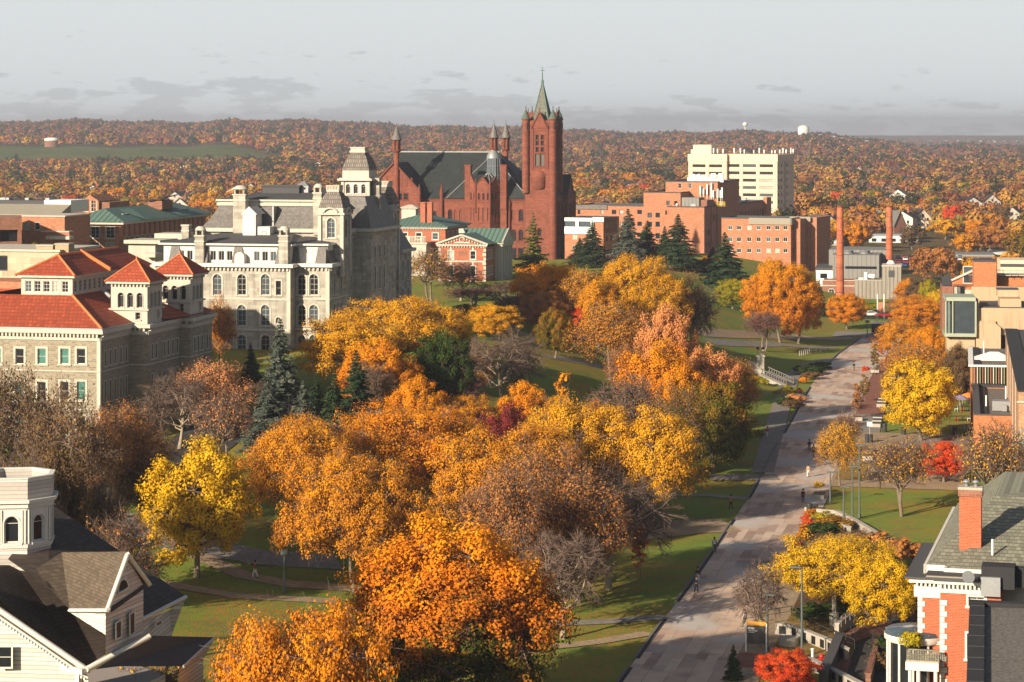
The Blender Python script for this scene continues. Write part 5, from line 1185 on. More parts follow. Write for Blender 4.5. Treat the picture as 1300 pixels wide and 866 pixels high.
# ------------------------------------------------------------------ brick and copper buildings at the far left
def left_group():
    B = Bld('copper_roof_hall', 'long brick academic hall with green copper hip roof and dark shaded side', 'hall', 153.5, 470, 12.0)
    W_, T, R_ = MB(), MB(), MB(); fz, fx, fy = B.fz, B.fx, B.fy; xl = fx(87); ze = fz(285)
    B.wall(W_, (xl, 0), (0, 0), -8, ze, [(fx(p) - xl, fz(303), 1.9, fz(287.3) - fz(303), 'sash4') for p in (101.6, 120.7, 139.6)] + [(fx(p) - xl, fz(322), 1.9, 2.2, 'sash4') for p in (101.6, 120.7, 139.6)], tb=T, sw=.1)
    for p in (92, 111, 130.5, 149): T.box(fx(p) - .3, fx(p) + .3, -.12, 0, fz(296), ze, 1)
    yb = 47
    B.wall(W_, (0, 0), (0, yb), -8, ze, [(3 + i * 2.7, fz(298), 1.3, 2.2, 'sash') for i in range(16)] + [(3 + i * 2.7, fz(312), 1.3, 1.6, 'sash') for i in range(16)], tb=T, sw=.12); B.wall(W_, (0, yb), (xl, yb), -8, ze); B.wall(W_, (xl, yb), (xl, 0), -8, ze)
    for y in [1.6 + i * 2.7 for i in range(17)]: T.box(0, .14, y - .35, y + .35, fz(300), ze, 1)
    T.box(xl - .9, .9, -.9, yb + .9, ze, ze + .5, 0)
    zr = fz(264.5, -5.3, 5.8); hw = -xl / 2 + 1.2
    R_.add([(xl - 1.2, -1.2, ze + .5), (1.2, -1.2, ze + .5), (1.2, yb + 1.2, ze + .5), (xl - 1.2, yb + 1.2, ze + .5), (xl / 2, 5.0, zr), (xl / 2, yb - 4, zr)], [(0, 1, 4), (1, 2, 5, 4), (2, 3, 5), (3, 0, 4, 5)])
    # cross roofs over the side bays
    for y in (13, 33):
        R_.add([(1.8, y - 4, ze + .6), (1.8, y + 4, ze + .6), (-2.5, y, zr - .6), (xl / 2, y - 4, zr - .2), (xl / 2, y + 4, zr - .2)], [(0, 1, 2), (0, 2, 3), (1, 4, 2), (2, 4, 3)])
    sk = MB(); sk.box(-2.5, -2.1, 6, 12, zr - 1.5, zr - 1.1); sk.box(-2.5, -2.1, 36, 41, zr - 1.5, zr - 1.1); sk.build('roof_edge_rail', 'limestone_trim', B.root)
    pn = MB(); pn.box(fx(190, 28), fx(208, 28), 27, 33, ze + 2, fz(255, 0, 28), 0); pn.add([(fx(189, 27), 26.5, fz(256, 0, 28)), (fx(211, 27), 26.5, fz(251, 0, 28)), (fx(211, 27), 33.5, fz(249, 0, 28)), (fx(189, 27), 33.5, fz(254, 0, 28)), (fx(189, 27), 26.5, fz(254.5, 0, 28)), (fx(211, 27), 26.5, fz(249.5, 0, 28)), (fx(211, 27), 33.5, fz(247.5, 0, 28)), (fx(189, 27), 33.5, fz(252.5, 0, 28))], [(0, 1, 2, 3), (4, 5, 6, 7), (0, 1, 5, 4), (1, 2, 6, 5), (3, 0, 4, 7)], 1); pn.build('penthouse', ['brick_brown', 'dark_roof'], B.root)
    # light stone podium in front right
    pd = MB(); 
    for (p0, p1, ya, yb2, top, bot) in ((157, 203, -7, 2, 304.5, 309), (163, 197, -6, 1, 309, 360), (196, 232, 2, 8, 296, 305), (182, 197, -8, 0, 321, 326)):
        pd.box(fx(p0, ya), fx(p1, ya), ya, yb2, fz(bot, 0, ya), fz(top, 0, ya), 0)
    pd.build('podium', ['limestone_trim'], B.root)
    W_.build('wall', 'brick_orange', B.root); T.build('trim', ['limestone_trim', 'brick_brown'], B.root); R_.build('copper_roof', 'copper_green', B.root)
    Q = Bld('brick_wing', 'low orange brick wing with two pale windows left of the copper roof', 'building', 82, 452, 12.5, rot=13.5)
    W_, T = MB(), MB(); fz, fx = Q.fz, Q.fx; xl = fx(28); Q.wall(W_, (xl, 0), (0, 0), -8, fz(275.5), [(fx(p) - xl, fz(292), 1.0, fz(283) - fz(292), 'sash') for p in (34, 47.5)], tb=T, sw=.1); Q.wall(W_, (0, 0), (0, 12), -8, fz(275.5))
    W_.box(fx(52, -2), fx(88, -2), -2, 0, -8, fz(295, 0, -2)); T.box(fx(52, -2), fx(88, -2), -2.2, 0, fz(295, 0, -2), fz(293.5, 0, -2)); T.box(xl, .2, -.2, 12.2, fz(275.5), fz(273.8)); T.box(fx(58, -4), fx(88, -4), -4, -2, fz(304, 0, -4), fz(300, 0, -4))
    W_.box(fx(-60, -3), xl, 2, 12, -8, fz(277)); W_.build('wall', 'brick_orange', Q.root); T.build('coping', ['limestone_trim'], Q.root)
    D_ = Bld('dark_modern_block', 'shaded dark brick block with deep recessed window bays at the left edge', 'building', 27.5, 440, 12.0, rot=-16)
    b = MB(); w2 = MB(); fz, fx = D_.fz, D_.fx; xl = -16; zt = fz(276); b.box(xl, 0, 1.2, 12, -8, zt); b.box(xl, 0, 0, 1.2, zt - 2.3, zt)
    for z in (zt - 5.8, zt - 9.2): b.box(xl, 0, 0, 1.2, z, z + 1.3)
    for i in range(5): b.box(xl + i * 3.9 - .3, xl + i * 3.9 + .3, -.05, 1.2, -8, zt)
    b.box(-.3, 0, -.1, 1.2, -8, zt); b.build('frame', 'brick_brown', D_.root); w2.box(xl + .1, -.1, 1.1, 1.18, -8, zt - .5); w2.build('window_band', 'glass', D_.root)
    E_ = Bld('grey_roof_block', 'large flat grey metal roofed block with white parapet beyond the brick wing', 'building', 76, 530, 12.0, rot=13.5)
    b = MB(); fz, fx = E_.fz, E_.fx; xl = fx(-80); b.box(xl, 0, 0, 14, -8, fz(273), 1); b.add([(xl, -.2, fz(272.5)), (0, -.2, fz(272.5)), (0, 6, fz(259.5, 0, 6)), (xl, 6, fz(259.5, 0, 6)), (0, -.2, fz(274)), (xl, -.2, fz(274)), (0, 6, fz(274))], [(0, 1, 2, 3), (5, 4, 1, 0), (4, 6, 2, 1)], 0)
    b.box(xl, fx(56, 6), 6.01, 16, fz(270, 0, 6), fz(255, 0, 6), 2); b.box(fx(56, 6), -.05, 6.02, 16, fz(270, 0, 6), fz(254.5, 0, 6), 3)
    b.build('roof_block', ['metal_tan', 'dark_metal', 'membrane_roof', 'white_panel'], E_.root)
    for i, (p, w_) in enumerate(((2, 8), (10, 4), (34, 5), (60, 5))):
        v = MB(); x = fx(p, 10); v.box(x, x + w_ * .18, 9, 11, fz(256, 0, 10), fz(251.5, 0, 10)); v.build('roof_unit', 'grey_metal', E_.root)
    G_ = Bld('dark_gabled_block', 'dark brick block with orange gabled stair tower in front of the valley trees', 'building', 125, 600, 10.0)
    b = MB(); fz, fx = G_.fz, G_.fx; b.box(fx(83), fx(110), 3, 20, -6, fz(258), 0); b.box(fx(107), fx(125), 0, 12, -6, fz(255), 1); b.add([(fx(105), -.1, fz(255)), (fx(125), -.1, fz(255)), (fx(114), -.1, fz(247.5)), (fx(105), 12, fz(255)), (fx(125), 12, fz(255)), (fx(114), 12, fz(247.5))], [(0, 1, 2), (0, 2, 5, 3), (1, 4, 5, 2)], 1)
    b.box(fx(125) + .02, fx(137), 1, 14, -6, fz(257), 0); b.box(fx(84), fx(108), 3.1, 19, fz(258), fz(256), 2); b.build('wall', ['brick_brown', 'brick_orange', 'membrane_roof'], G_.root)
    for p in (109, 119): G_.window((fx(p), -.08, fz(269)), 0, 1.6, 3.2, 'sash4')
    S_ = Bld('limestone_annex', 'plain cream limestone annex with two rubble stone chimneys behind the tile roofs', 'building', 75, 338, 8.5)
    W_, T = MB(), MB(); fz, fx = S_.fz, S_.fx; xl = fx(-90); zt = fz(320); S_.wall(W_, (xl, 0), (0, 0), -5, zt, [(fx(2) - xl, fz(345), 1.9, 2.2, 'plain1')]); S_.wall(W_, (0, 0), (0, 14), -5, zt)
    T.box(xl, .25, -.25, 14, zt, zt + .3); W_.box(xl, -.3, .3, 13.7, zt - .2, zt + .05, 1)
    W_.build('wall', ['annex_stone', 'membrane_roof'], S_.root); T.build('coping', 'limestone_trim', S_.root)
    for p0, p1, t_ in ((46, 67, 311.5), (70, 87, 309.5)):
        y = 1.0; c = MB(); c.box(fx(p0, y), fx(p1, y), y, y + 2.0, zt - 2, fz(t_, 0, y) - .15, 0); c.box(fx(p0, y) - .1, fx(p1, y) + .1, y - .1, y + 2.1, fz(t_, 0, y) - .15, fz(t_, 0, y) + .05, 1); c.build('chimney', ['annex_rubble', 'concrete'], S_.root)
    lw = Bld('red_roof_lowwing', 'low brick link with thin tile roof edge at the left margin', 'building', 27, 322, 8.0); fz, fx = lw.fz, lw.fx
    b = MB(); b.box(fx(-90), 0, 0, 8, -5, fz(358), 0); b.add([(fx(-90), -.5, fz(377)), (0, -.5, fz(377)), (0, 0, fz(366.5)), (fx(-90), 0, fz(366.5)), ], [(0, 1, 2, 3)], 1); b.build('wall', ['brick_orange', 'red_tile'], lw.root)
mat('metal_tan', (.30, .27, .22, 1), vs=.1, amt=.3); mat('annex_stone', (.62, .52, .37, 1), vs=.2, amt=.3, pat='brick', bw=2.2, bh=.9, msize=.012, streak=.2); mat('annex_rubble', (.40, .32, .20, 1), (.25, .20, .13, 1), vs=2.5, amt=.7)
left_group()
# ------------------------------------------------------------------ cream tower block, brick hospital, heating plant
def boxbld(B, W_, T, x0, x1, y0, y1, zb, zt, rf=(), rs=(), cop=.35, m=0):
    """box with a coping; rf / rs = window lists on the front and on the right side"""
    B.wall(W_, (x0, y0), (x1, y0), zb, zt, rf, m=m); B.wall(W_, (x1, y0), (x1, y1), zb, zt, rs, m=m); B.wall(W_, (x1, y1), (x0, y1), zb, zt, (), m=m); B.wall(W_, (x0, y1), (x0, y0), zb, zt, (), m=m)
    W_.box(x0 + .05, x1 - .05, y0 + .05, y1 - .05, zt - .4, zt - .2, m)
    T.box(x0 - .1, x1 + .1, y0 - .1, y0 + .3, zt - .02, zt + cop); T.box(x0 - .1, x1 + .1, y1 - .3, y1 + .1, zt - .02, zt + cop); T.box(x0 - .1, x0 + .3, y0 + .3, y1 - .3, zt - .02, zt + cop); T.box(x1 - .3, x1 + .1, y0 + .3, y1 - .3, zt - .02, zt + cop)
    T.box(x0 + .3, x1 - .3, y0 + .3, y1 - .3, zt - .15, zt - .05, 1)
def tower_block():
    B = Bld('cream_tower_block', 'tall cream panelled tower block with dark window strips and rooftop antennas', 'tower', 986.8, 1110, 0, rot=24)
    W_, T = MB(), MB(); fz, fx, fy = B.fz, B.fx, B.fy; zt = fz(197)
    rows = [(208.8 + i * 9.3, 212.6 + i * 9.3) for i in range(8)]
    xl = fx(922.5); yl = -2.2
    B.wall(W_, (xl, 0), (0, 0), -4, zt, [(fx((a + b) / 2) - xl, fz(q), (b - a) * .385, 1.45, 'strip') for a, b in ((924.5, 939), (943, 960), (964.5, 981.5)) for p, q in rows])
    xf, xg = fx(873.9, yl), fx(922.4, yl)
    B.wall(W_, (xf, yl), (xg, yl), -4, zt, [(fx((a + b) / 2, yl) - xf, fz(q, -30, yl), (b - a) * .385, 1.45, 'strip') for a, b in ((879, 896), (900, 917)) for p, q in rows])
    B.wall(W_, (xg, yl), (xg, 0), -4, zt); W_.box(xf, xf + .05, yl, 20, -4, zt)
    ys = 26.0; so_ = []
    for y in (2.5, 7.0, 15.5, 20.5):
        for p, q in rows: so_.append((y, fz(q), 2.6, 1.7, 'plain'))
    B.wall(W_, (0, 0), (0, 11), -4, zt, [o for o in so_ if o[0] < 10]); B.wall(W_, (-1.0, 11), (-1.0, 13.5), -4, zt); W_.box(-1, 0, 13.45, 13.5, -4, zt); B.wall(W_, (0, 13.5), (0, ys), -4, zt, [(o[0] - 13.5,) + o[1:] for o in so_ if o[0] > 13.5])
    W_.box(xf + .1, -.1, 20, ys, -4, zt)
    for i in range(9):
        z = fz(206.5 + i * 9.3)
        T.box(xl + .3, -.2, -.16, 0, z - .2, z + .25); T.box(xf, xg - .3, yl - .16, yl, z - .2, z + .25)
    T.box(xl, .25, -.3, ys, zt - 3.2, zt + .3); T.box(xf - .2, xg + .2, yl - .3, ys, zt - 3.18, zt + .32)
    for p in (941, 962.5, 983): T.box(fx(p) - .55, fx(p) + .55, -.2, 0, -4, zt - 3.2)
    for p in (877, 898, 919): T.box(fx(p, yl) - .55, fx(p, yl) + .55, yl - .2, yl, -4, zt - 3.2)
    ph = MB(); ph.box(fx(880, 3), fx(903, 3), 3, 12, zt, fz(184, -30, 3)); ph.box(fx(877, 4), fx(880, 4), 4, 9, zt, fz(190, -30, 3)); ph.build('penthouse', 'cream_panel', B.root)
    W_.build('wall', 'cream_panel', B.root); T.build('trim', 'cream_panel', B.root)
    for i, (p, h_) in enumerate(((906, 188), (911, 189), (918, 189), (932, 188), (940, 188), (945, 190), (957, 191), (964, 188), (970, 190), (980, 191), (984, 191), (990, 190), (994, 188), (998, 190), (1004, 188), (1007, 189))):
        x, y = (fx(p, 1), 1.0) if p < 985 else (-1.2, fy(p, -1.2)); a = MB(); a.box(x - .28, x + .28, y - .2, y + .2, zt + 1.0, fz(h_, x, y)); a.cyl(x, y, .1, zt + .2, zt + 1.0, 6); a.build('antenna_panel', 'white_panel', B.root)
    m_ = MB(); x = fx(882.5, 5); m_.tube([(x, 5, zt + 5), (x, 5, fz(163, x, 5))], .16, 5, 0, .07); m_.build('mast', 'grey_metal', B.root)
    m_ = MB(); x = fx(937, 5); m_.tube([(x, 5, zt), (x, 5, fz(180, x, 5))], .14, 5, 0, .07); m_.lathe(x, 5, [(.1, fz(184, x, 5)), (.9, fz(183, x, 5)), (.1, fz(182.6, x, 5))], 8); m_.build('mast', 'grey_metal', B.root)
tower_block()
def hospital():
    B = Bld('brick_hospital', 'large stepped orange brick hospital with rooftop plant and long shaded side', 'building', 894, 800, 4.0, rot=22)
    W_, T = MB(), MB(); fz, fx, fy = B.fz, B.fx, B.fy
    zt = fz(263.5)
    yl = 78.0; s = []
    for i in range(24): s.append((11 + i * 2.75, zt - 5.2, 1.1, 2.3, 'plain1'))
    for i in range(12): s.append((9 + i * 5.4, zt - 9.6, 1.7, 1.8, 'plain1')); s.append((9 + i * 5.4, zt - 13.6, 1.7, 1.8, 'plain1'))
    for z in (zt - 9.6, zt - 13.6): s.append((2.5, z, 1.6, 1.8, 'plain1')); s.append((5.3, z, 1.6, 1.8, 'plain1'))
    boxbld(B, W_, T, fx(847), 0, 0, yl, -5, zt, [], s)
    W_.box(0, .5, 7.2, 8.6, -5, zt); W_.box(0, .4, 40, 41, -5, zt + .3); W_.box(0, 1.5, yl - 6, yl, -5, zt + 1.4)
    x0, x1, y = fx(817, 4), fx(864, 4), 4.0
    rows = ((270.2, 276.2), (281.5, 288), (296, 303))
    o = [(fx(p, y) - x0, fz(b, fx(p, y), y), 1.6, fz(a, fx(p, y), y) - fz(b, fx(p, y), y), 'plain1') for p in (825, 835) for a, b in rows] + [(fx(p, y) - x0, fz(261, 0, y), 1.2, 1.4, 'plain1') for p in (848, 858)] + [(fx(845.7, y) - x0, fz(273.5, 0, y), .6, 1.5, 'plain1')]
    boxbld(B, W_, T, x0, x1, y, 30, -5, fz(245.5, 0, y), o, [])
    y = 14; boxbld(B, W_, T, fx(845, y), fx(911, y), y, 40, -5, fz(231.5, 0, y), [(fx(p, y) - fx(845, y), fz(239.5, 0, y), 1.1, 1.7, 'sash') for p in (863, 876)], [])
    y = 6.0; x0, x1 = fx(728, y), fx(817, y)
    o = [(fx(p, y) - x0, fz(272, fx(p, y), y), 1.0 if p < 768 else 1.7, 1.5, 'plain1') for p in (735, 764.5, 779.5, 789, 812)] + [(fx(p, y) - x0, fz(287, fx(p, y), y), 1.7, 1.5, 'plain1') for p in (779.5, 790, 803, 812)] + [(fx(p, y) - x0, fz(301, fx(p, y), y), 1.7, 1.5, 'plain1') for p in (779.5, 790, 803, 812)]
    boxbld(B, W_, T, x0, x1, y, 26, -5, fz(261.5, fx(770, y), y), o, [])
    T.box(x0 - .3, fx(771, y), y - .4, y, fz(265.5, x0, y), fz(260, x0, y), 1)
    W_.build('wall', 'brick_orange', B.root); T.build('coping', ['membrane_roof', 'gravel_roof'], B.root)
    # rooftop plant
    u = MB(); u.box(fx(862, -.0), fx(884, 0), 3, 9, zt, zt + 3.2); u.build('plant_room', 'grey_cladding', B.root)
    u = MB(); u.box(fx(883, 0), fx(893, 0), 4, 12, zt, zt + 2.4); u.build('plant_room', 'brick_brown', B.root)
    rr = random.Random(4)
    for i in range(30):
        y = rr.uniform(12, 66) if i > 8 else rr.uniform(2, 10); x = rr.uniform(-12, -1.5); a, b, h_ = rr.uniform(.5, 2.4), rr.uniform(.5, 2.4), rr.uniform(.5, 2.2)
        v = MB(); 
        if i % 3: v.box(x, x + a, y, y + b, zt, zt + h_); v.box(x + .1, x + a - .1, y + .1, y + b - .1, zt + h_, zt + h_ + .2)
        else: v.lathe(x, y, [(a * .4, zt), (a * .4, zt + h_), (a * .5, zt + h_), (a * .2, zt + h_ + .5)], 8)
        v.build('roof_vent', ['white_panel', 'grey_metal', 'grey_metal'][i % 3], B.root)
    for p in (889, 893, 897.5, 903, 905.5, 911, 914.5, 916.5): x = fx(p, 13); v = MB(); v.box(x - .25, x + .25, 13, 13.4, zt + (4 if p < 900 else 3), zt + 8 - (p % 3)); v.box(x - .06, x + .06, 13.1, 13.3, zt, zt + 4); v.build('antenna_panel', 'white_panel', B.root)
    for i in range(14): x = fx(874 + i * 3.3, 16); zz = fz(231.5, 0, 14); v = MB(); v.box(x - .4, x + .4, 16, 16.8, zz, zz + rr.uniform(.8, 3.2)); v.build('roof_vent', 'white_panel', B.root)
    yr = MB()
    for p0, p1 in ((882, 893), (909, 920)):
        x0, x1 = fx(p0, 10), fx(p1, 10)
        for z in (.6, 1.1, 1.6): yr.box(x0, x1, 10, 10.1, zt + z, zt + z + .12)
        for i in range(6): x = x0 + (x1 - x0) * i / 5; yr.box(x, x + .12, 10, 10.1, zt, zt + 1.7)
    yr.build('safety_railing', 'yellow_paint', B.root)
    # white banded block left
    Q = Bld('white_banded_block', 'brick block with two broad white panel bands beside the sandstone tower', 'building', 766, 698, 7.0, rot=22)
    W_, T = MB(), MB(); fz, fx = Q.fz, Q.fx; xl = fx(717); zt = fz(277); 
    Q.wall(W_, (xl, 0), (0, 0), -5, fz(296.5), [(fx(p) - xl, fz(b), 1.6, fz(a) - fz(b), 'plain') for p in (729.5, 750) for a, b in ((298.5, 304.5), (312.5, 317.5))])
    W_.box(xl, fx(753) if 0 else 0, .35, 12, fz(296.6), zt); Q.wall(W_, (0, 0), (0, 14), -5, zt, [(3, zt - 3, 1.5, 1.6, 'plain1'), (7, zt - 3, 1.5, 1.6, 'plain1'), (3, zt - 7, 1.5, 1.6, 'plain1'), (7, zt - 7, 1.5, 1.6, 'plain1')])
    T.box(xl, fx(752.5), -.25, .1, fz(281.5), fz(277), 0); T.box(xl, fx(752.5), -.3, .1, fz(297.5), fz(288.5), 0); T.box(fx(752.5), .1, -.1, .35, fz(282), fz(276)); T.box(xl, 0, 0, 14, zt - .1, zt + .05, 1)
    for p in (733, 752): T.box(fx(p) - .5, fx(p) + .5, -.2, .3, fz(288.5), fz(281.5), 0)
    W_.build('wall', 'brick_orange', Q.root); T.build('panel_band', ['white_panel', 'membrane_roof'], Q.root)
    g = MB(); g.box(xl, fx(752.5), .25, .34, fz(288.6), fz(281.4)); g.build('window_band', 'glass_blue', Q.root)
    # lower wing to the right
    E_ = Bld('brick_corner_wing', 'lower brick wing with grey roof band, partly in shadow, behind the big gold trees', 'building', 1004, 735, 3.0, rot=22)
    W_, T = MB(), MB(); fz, fx = E_.fz, E_.fx; xl = fx(916); zt = fz(278.5); rows = ((286.5, 292), (301, 307), (315.5, 321))
    o = [(fx(p) - xl, fz(b, fx(p)), 1.55, fz(a, fx(p)) - fz(b, fx(p)), 'plain') for p in (927, 938, 951, 963, 975.5, 986.5, 997) for a, b in rows]
    boxbld(E_, W_, T, xl, 0, 0, 16, -5, zt, o, [(y, z, 1.4, 1.6, 'plain1') for y in (3, 7.5, 12) for z in (zt - 3.3, zt - 7, zt - 10.6)]); T.box(fx(951), .35, -.35, .0, fz(285.5), zt + .3, 2); T.box(-.02, .4, -.35, 7, fz(285.5), zt + .3, 2)
    W_.box(0, 2.2, 3, 12, -5, zt)
    y = 10.0; x0, x1 = fx(1003, y), fx(1028, y); o = [(fx(p, y) - x0, fz(b, 0, y), 1.5, fz(a, 0, y) - fz(b, 0, y), 'plain1') for p in (1008, 1018.5) for a, b in ((295, 300.5), (308.5, 314.5), (322, 328))] + [(fx(p, y) - x0, fz(286, 0, y), .8, 1.1, 'plain1') for p in (1009.5, 1013.5, 1017.5, 1021.5)]
    boxbld(E_, W_, T, x0, x1, y, 30, -8, fz(277.5, 0, y), o, [(3, z, 1.3, 1.5, 'plain1') for z in (4, 8, 12)]); T.box(x0, x1 + .3, y - .3, y, fz(281, 0, y), fz(275, 0, y), 2)
    W_.box(x1, x1 + 2, y + 1, 28, -8, fz(276, 0, y))
    W_.build('wall', 'brick_orange', E_.root); T.build('roof_band', ['membrane_roof', 'gravel_roof', 'metal_tan'], E_.root)
hospital()
def plant():
    def stack(px, D, top, wpx, label, base=0):
        X = (px - CX) * D / F; z = zgf(X, D); o = empty('smokestack', (X, D, z), 0, label, 'smokestack', 'brick smokestacks'); r = wpx * D / F / 2; h = H - D * (top - HY) / F - z
        b = MB(); b.lathe(0, 0, [(r * 1.12, -1), (r * 1.0, h * .4), (r * .86, h - .4)], 18); b.build('shaft', 'chimney_brick', o)
        c = MB(); c.lathe(0, 0, [(r * .88, h - .4), (r * .92, h - .35), (r * .90, h + .05), (r * .7, h + .1), (r * .6, h - .6)], 18)
        for k in range(7): zz = h * (k + 1) / 8; rr = r * (1.0 + .12 * (1 - zz / h)) if zz < h * .4 else r * (1 - .14 * (zz / h - .4) / .6); c.lathe(0, 0, [(rr + .04, zz), (rr + .04, zz + .12)], 18, 0, 0, False)
        c.build('steel_band', 'smoke_cap' if 0 else 'sandstone_trim', o); return o
    stack(1066.5, 640, 261.5, 9.6, 'nearer tall orange brick smokestack left of the concrete plant'); stack(1129, 690, 261.5, 9.0, 'farther orange brick smokestack rising behind the ribbed concrete block')
    B = Bld('heating_plant', 'grey ribbed concrete heating plant with metal clad halls', 'plant', 1144, 668, 0, rot=11)
    W_, G_, K_, T = MB(), MB(), MB(), MB(); fz, fx = B.fz, B.fx
    x0 = fx(1085); xt = fx(1119.5); W_.box(x0, 0, 0, 12, -3, fz(356.5)); W_.box(xt, 0, .02, 10, fz(356.5) - .1, fz(338.5)); T.box(x0 - .1, xt, -.1, .2, fz(356.5), fz(355.7)); T.box(xt - .1, .1, -.1, 10.1, fz(338.5), fz(337.2))
    v = MB(); v.box(fx(1128), fx(1135.5), -.12, 0, fz(352), fz(343.5)); v.build('louvre', 'membrane_roof', B.root)
    y = 14; K_.box(fx(1057, y), fx(1116, y), y, y + 16, -3, fz(324.5, 0, y)); K_.box(fx(1052, 30), fx(1127, 30), 30, 50, -3, fz(318, 0, 30))
    w2 = MB(); w2.box(fx(1073, y), fx(1113, y), y - .08, y, fz(342, 0, y), fz(338.8, 0, y)); w2.build('window_band', 'glass', B.root)
    b2 = MB(); b2.box(fx(1044, 4), fx(1085, 4), 4, 14, -3, fz(357.5, 0, 4), 0); b2.box(fx(1044, 4), fx(1085, 4), 3.9, 4, fz(364.5, 0, 4), fz(363.3, 0, 4), 1); b2.box(fx(1044, 4), fx(1085, 4), 3.9, 4.2, fz(357.5, 0, 4), fz(356.6, 0, 4), 1); b2.build('brick_annex', ['brick_brown', 'limestone_trim'], B.root); B.window((fx(1055.5, 4), 3.9, fz(379, 0, 4)), 0, 1.9, 2.6, 'arch_white')
    d = MB(); d.box(fx(1097, 3), fx(1101, 3), 3, 5, fz(356.5), fz(346.5, 0, 3)); d.tube([(fx(1101, 3), 4, fz(351, 0, 3)), (fx(1110, 3), 4, fz(352, 0, 3))], .7, 8); d.box(fx(1090, 3), fx(1096, 3), 3, 5, fz(356.5), fz(353.5, 0, 3)); d.build('duct', 'white_panel', B.root)
    for p in (1077, 1098): u = MB(); u.lathe(fx(p, 22), 22, [(1.5, fz(324.5, 0, 14)), (1.5, fz(319, 0, 22)), (1.7, fz(318.6, 0, 22)), (1.2, fz(318.6, 0, 22))], 12); u.build('cooling_fan', 'grey_metal', B.root)
    fl = MB(); fl.lathe(fx(1131, 8), 8, [(1.4, fz(337, 0, 8) - 1), (1.2, fz(334, 0, 8)), (.7, fz(331, 0, 8))], 10); fl.build('flue', 'white_panel', B.root)
    W_.build('ribbed_wall', 'corrugated', B.root); K_.build('metal_hall', 'grey_cladding', B.root); T.build('coping', 'limestone_trim', B.root)
    # low buildings of the flat beyond: (left px, right px, D, base z offset, top row, wall, roof, name, label)
    for (a, b, D, top, wall, roof, dep, nm, lb) in (
        (1036, 1060, 690, 343, 'white_panel', 'membrane_roof', 20, 'white_service_block', 'white rendered service block left of the nearer smokestack'),
        (1034, 1058, 780, 321, 'grey_cladding', 'white_panel', 14, 'grey_depot', 'grey depot with pale flat roof beside the brick wing'),
        (1030, 1070, 950, 309, 'paving_stone', 'white_panel', 20, 'pale_warehouse', 'pale flat warehouse behind the nearer smokestack'),
        (1103, 1166, 990, 300, 'white_panel', 'grey_metal', 14, 'white_canopy_hall', 'long low white canopy hall behind the smokestacks'),
        (1170, 1262, 880, 326, 'brick_brown', 'grey_metal', 22, 'long_market_block', 'long low brick block with pale roof edge beyond the parked cars'),
        (1258, 1330, 900, 324, 'brick_brown', 'white_panel', 22, 'low_store', 'low store with white roof edge by the right margin'),
        (1265, 1330, 1050, 303, 'paving_stone', 'membrane_roof', 16, 'grey_shed', 'long grey shed in front of the brick apartment row'),
        (1258, 1330, 1230, 290, 'brick_red', 'membrane_roof', 18, 'brick_apartment_row', 'red brick apartment row on the flat at the right'),
        (1165, 1190, 960, 318, 'white_panel', 'membrane_roof', 12, 'small_white_store', 'small white store among bare trees')):
        z0 = zgf((a - CX) * D / F, D); Q = Bld(nm, lb, 'building', b, D, z0, rot=9); fz, fx = Q.fz, Q.fx; xl = fx(a); zt = fz(top); q = MB(); t_ = MB(); w3 = MB()
        q.box(xl, 0, 0, dep, -3, zt); t_.box(xl - .2, .2, -.25, dep + .2, zt, zt + .7)
        for i in range(int(-xl / 4)): w3.box(xl + 1.2 + i * 4, xl + 3.2 + i * 4, -.06, .02, zt - 2.4, zt - 1.0)
        q.build('wall', wall, Q.root); t_.build('roof', roof, Q.root); o = w3.build('window_band', 'glass', Q.root)
    Q = Bld('grey_church', 'grey roofed church with steep gables among gold trees', 'church', 1150, 1010, zgf(170, 1010), rot=-30); fz, fx = Q.fz, Q.fx; xl = fx(1135); q, t_ = MB(), MB(); h = 6.5
    q.box(xl, 0, 0, 16, -3, h); q.add([(xl, 0, h), (0, 0, h), (xl / 2, 0, h + 6)], [(0, 1, 2)]); t_.add([(xl - .5, -.5, h - .5), (xl / 2, -.5, h + 6.3), (.5, -.5, h - .5), (xl - .5, 16, h - .5), (xl / 2, 16, h + 6.3), (.5, 16, h - .5)], [(0, 1, 4, 3), (1, 2, 5, 4)])
    q.build('wall', 'brick_brown', Q.root); t_.build('roof', 'slate', Q.root)
    # water tanks of the skyline
    for px, D, r_, hh, zz, leg, lb in ((66, 2905, 9.2, 11, None, 0, 'round brick and white water tank beside the meadow'), (1020, 4300, 10, 16, 14, 0, 'white water tank on the wooded ridge'), (946, 4600, 4.5, 6, 38, 1, 'white ball water tower on the ridge behind the cream tower block')):
        X = (px - CX) * D / F; z = zgf(X, D) - 1; o = empty('water_tank', (X, D, z), 0, lb, 'water tank'); b = MB()
        if leg: b.cyl(0, 0, 1.0, 0, 22, 8); b.lathe(0, 0, [(.8, 20), (4, 22), (5.2, 25), (4, 28), (.5, 29.5)], 14); b.build('tank', 'white_panel', o)
        elif px < 100:
            b.cyl(0, 0, r_, 0, hh * .8, 24); b.build('tank_wall', 'brick_brown', o); c = MB(); c.lathe(0, 0, [(r_ * 1.02, hh * .8), (r_ * 1.02, hh), (r_ * .6, hh + 1.2), (.1, hh + 1.6)], 24); c.build('tank_roof', 'white_panel', o)
        else: b.lathe(0, 0, [(r_, 0), (r_, hh + 8), (r_ * .6, hh + 11), (.2, hh + 12)], 18); b.build('tank', 'white_panel', o)
    # flat land: lot and street
    ribbon('parking_lot', [((1130 - CX) * 845 / F, 845), ((1235 - CX) * 845 / F, 845)], 60, 'asphalt', .15, seg=20)
    ribbon('service_street', [((1020 - CX) * 610 / F, 612), ((1200 - CX) * 600 / F, 597)], 9, 'asphalt', .08)
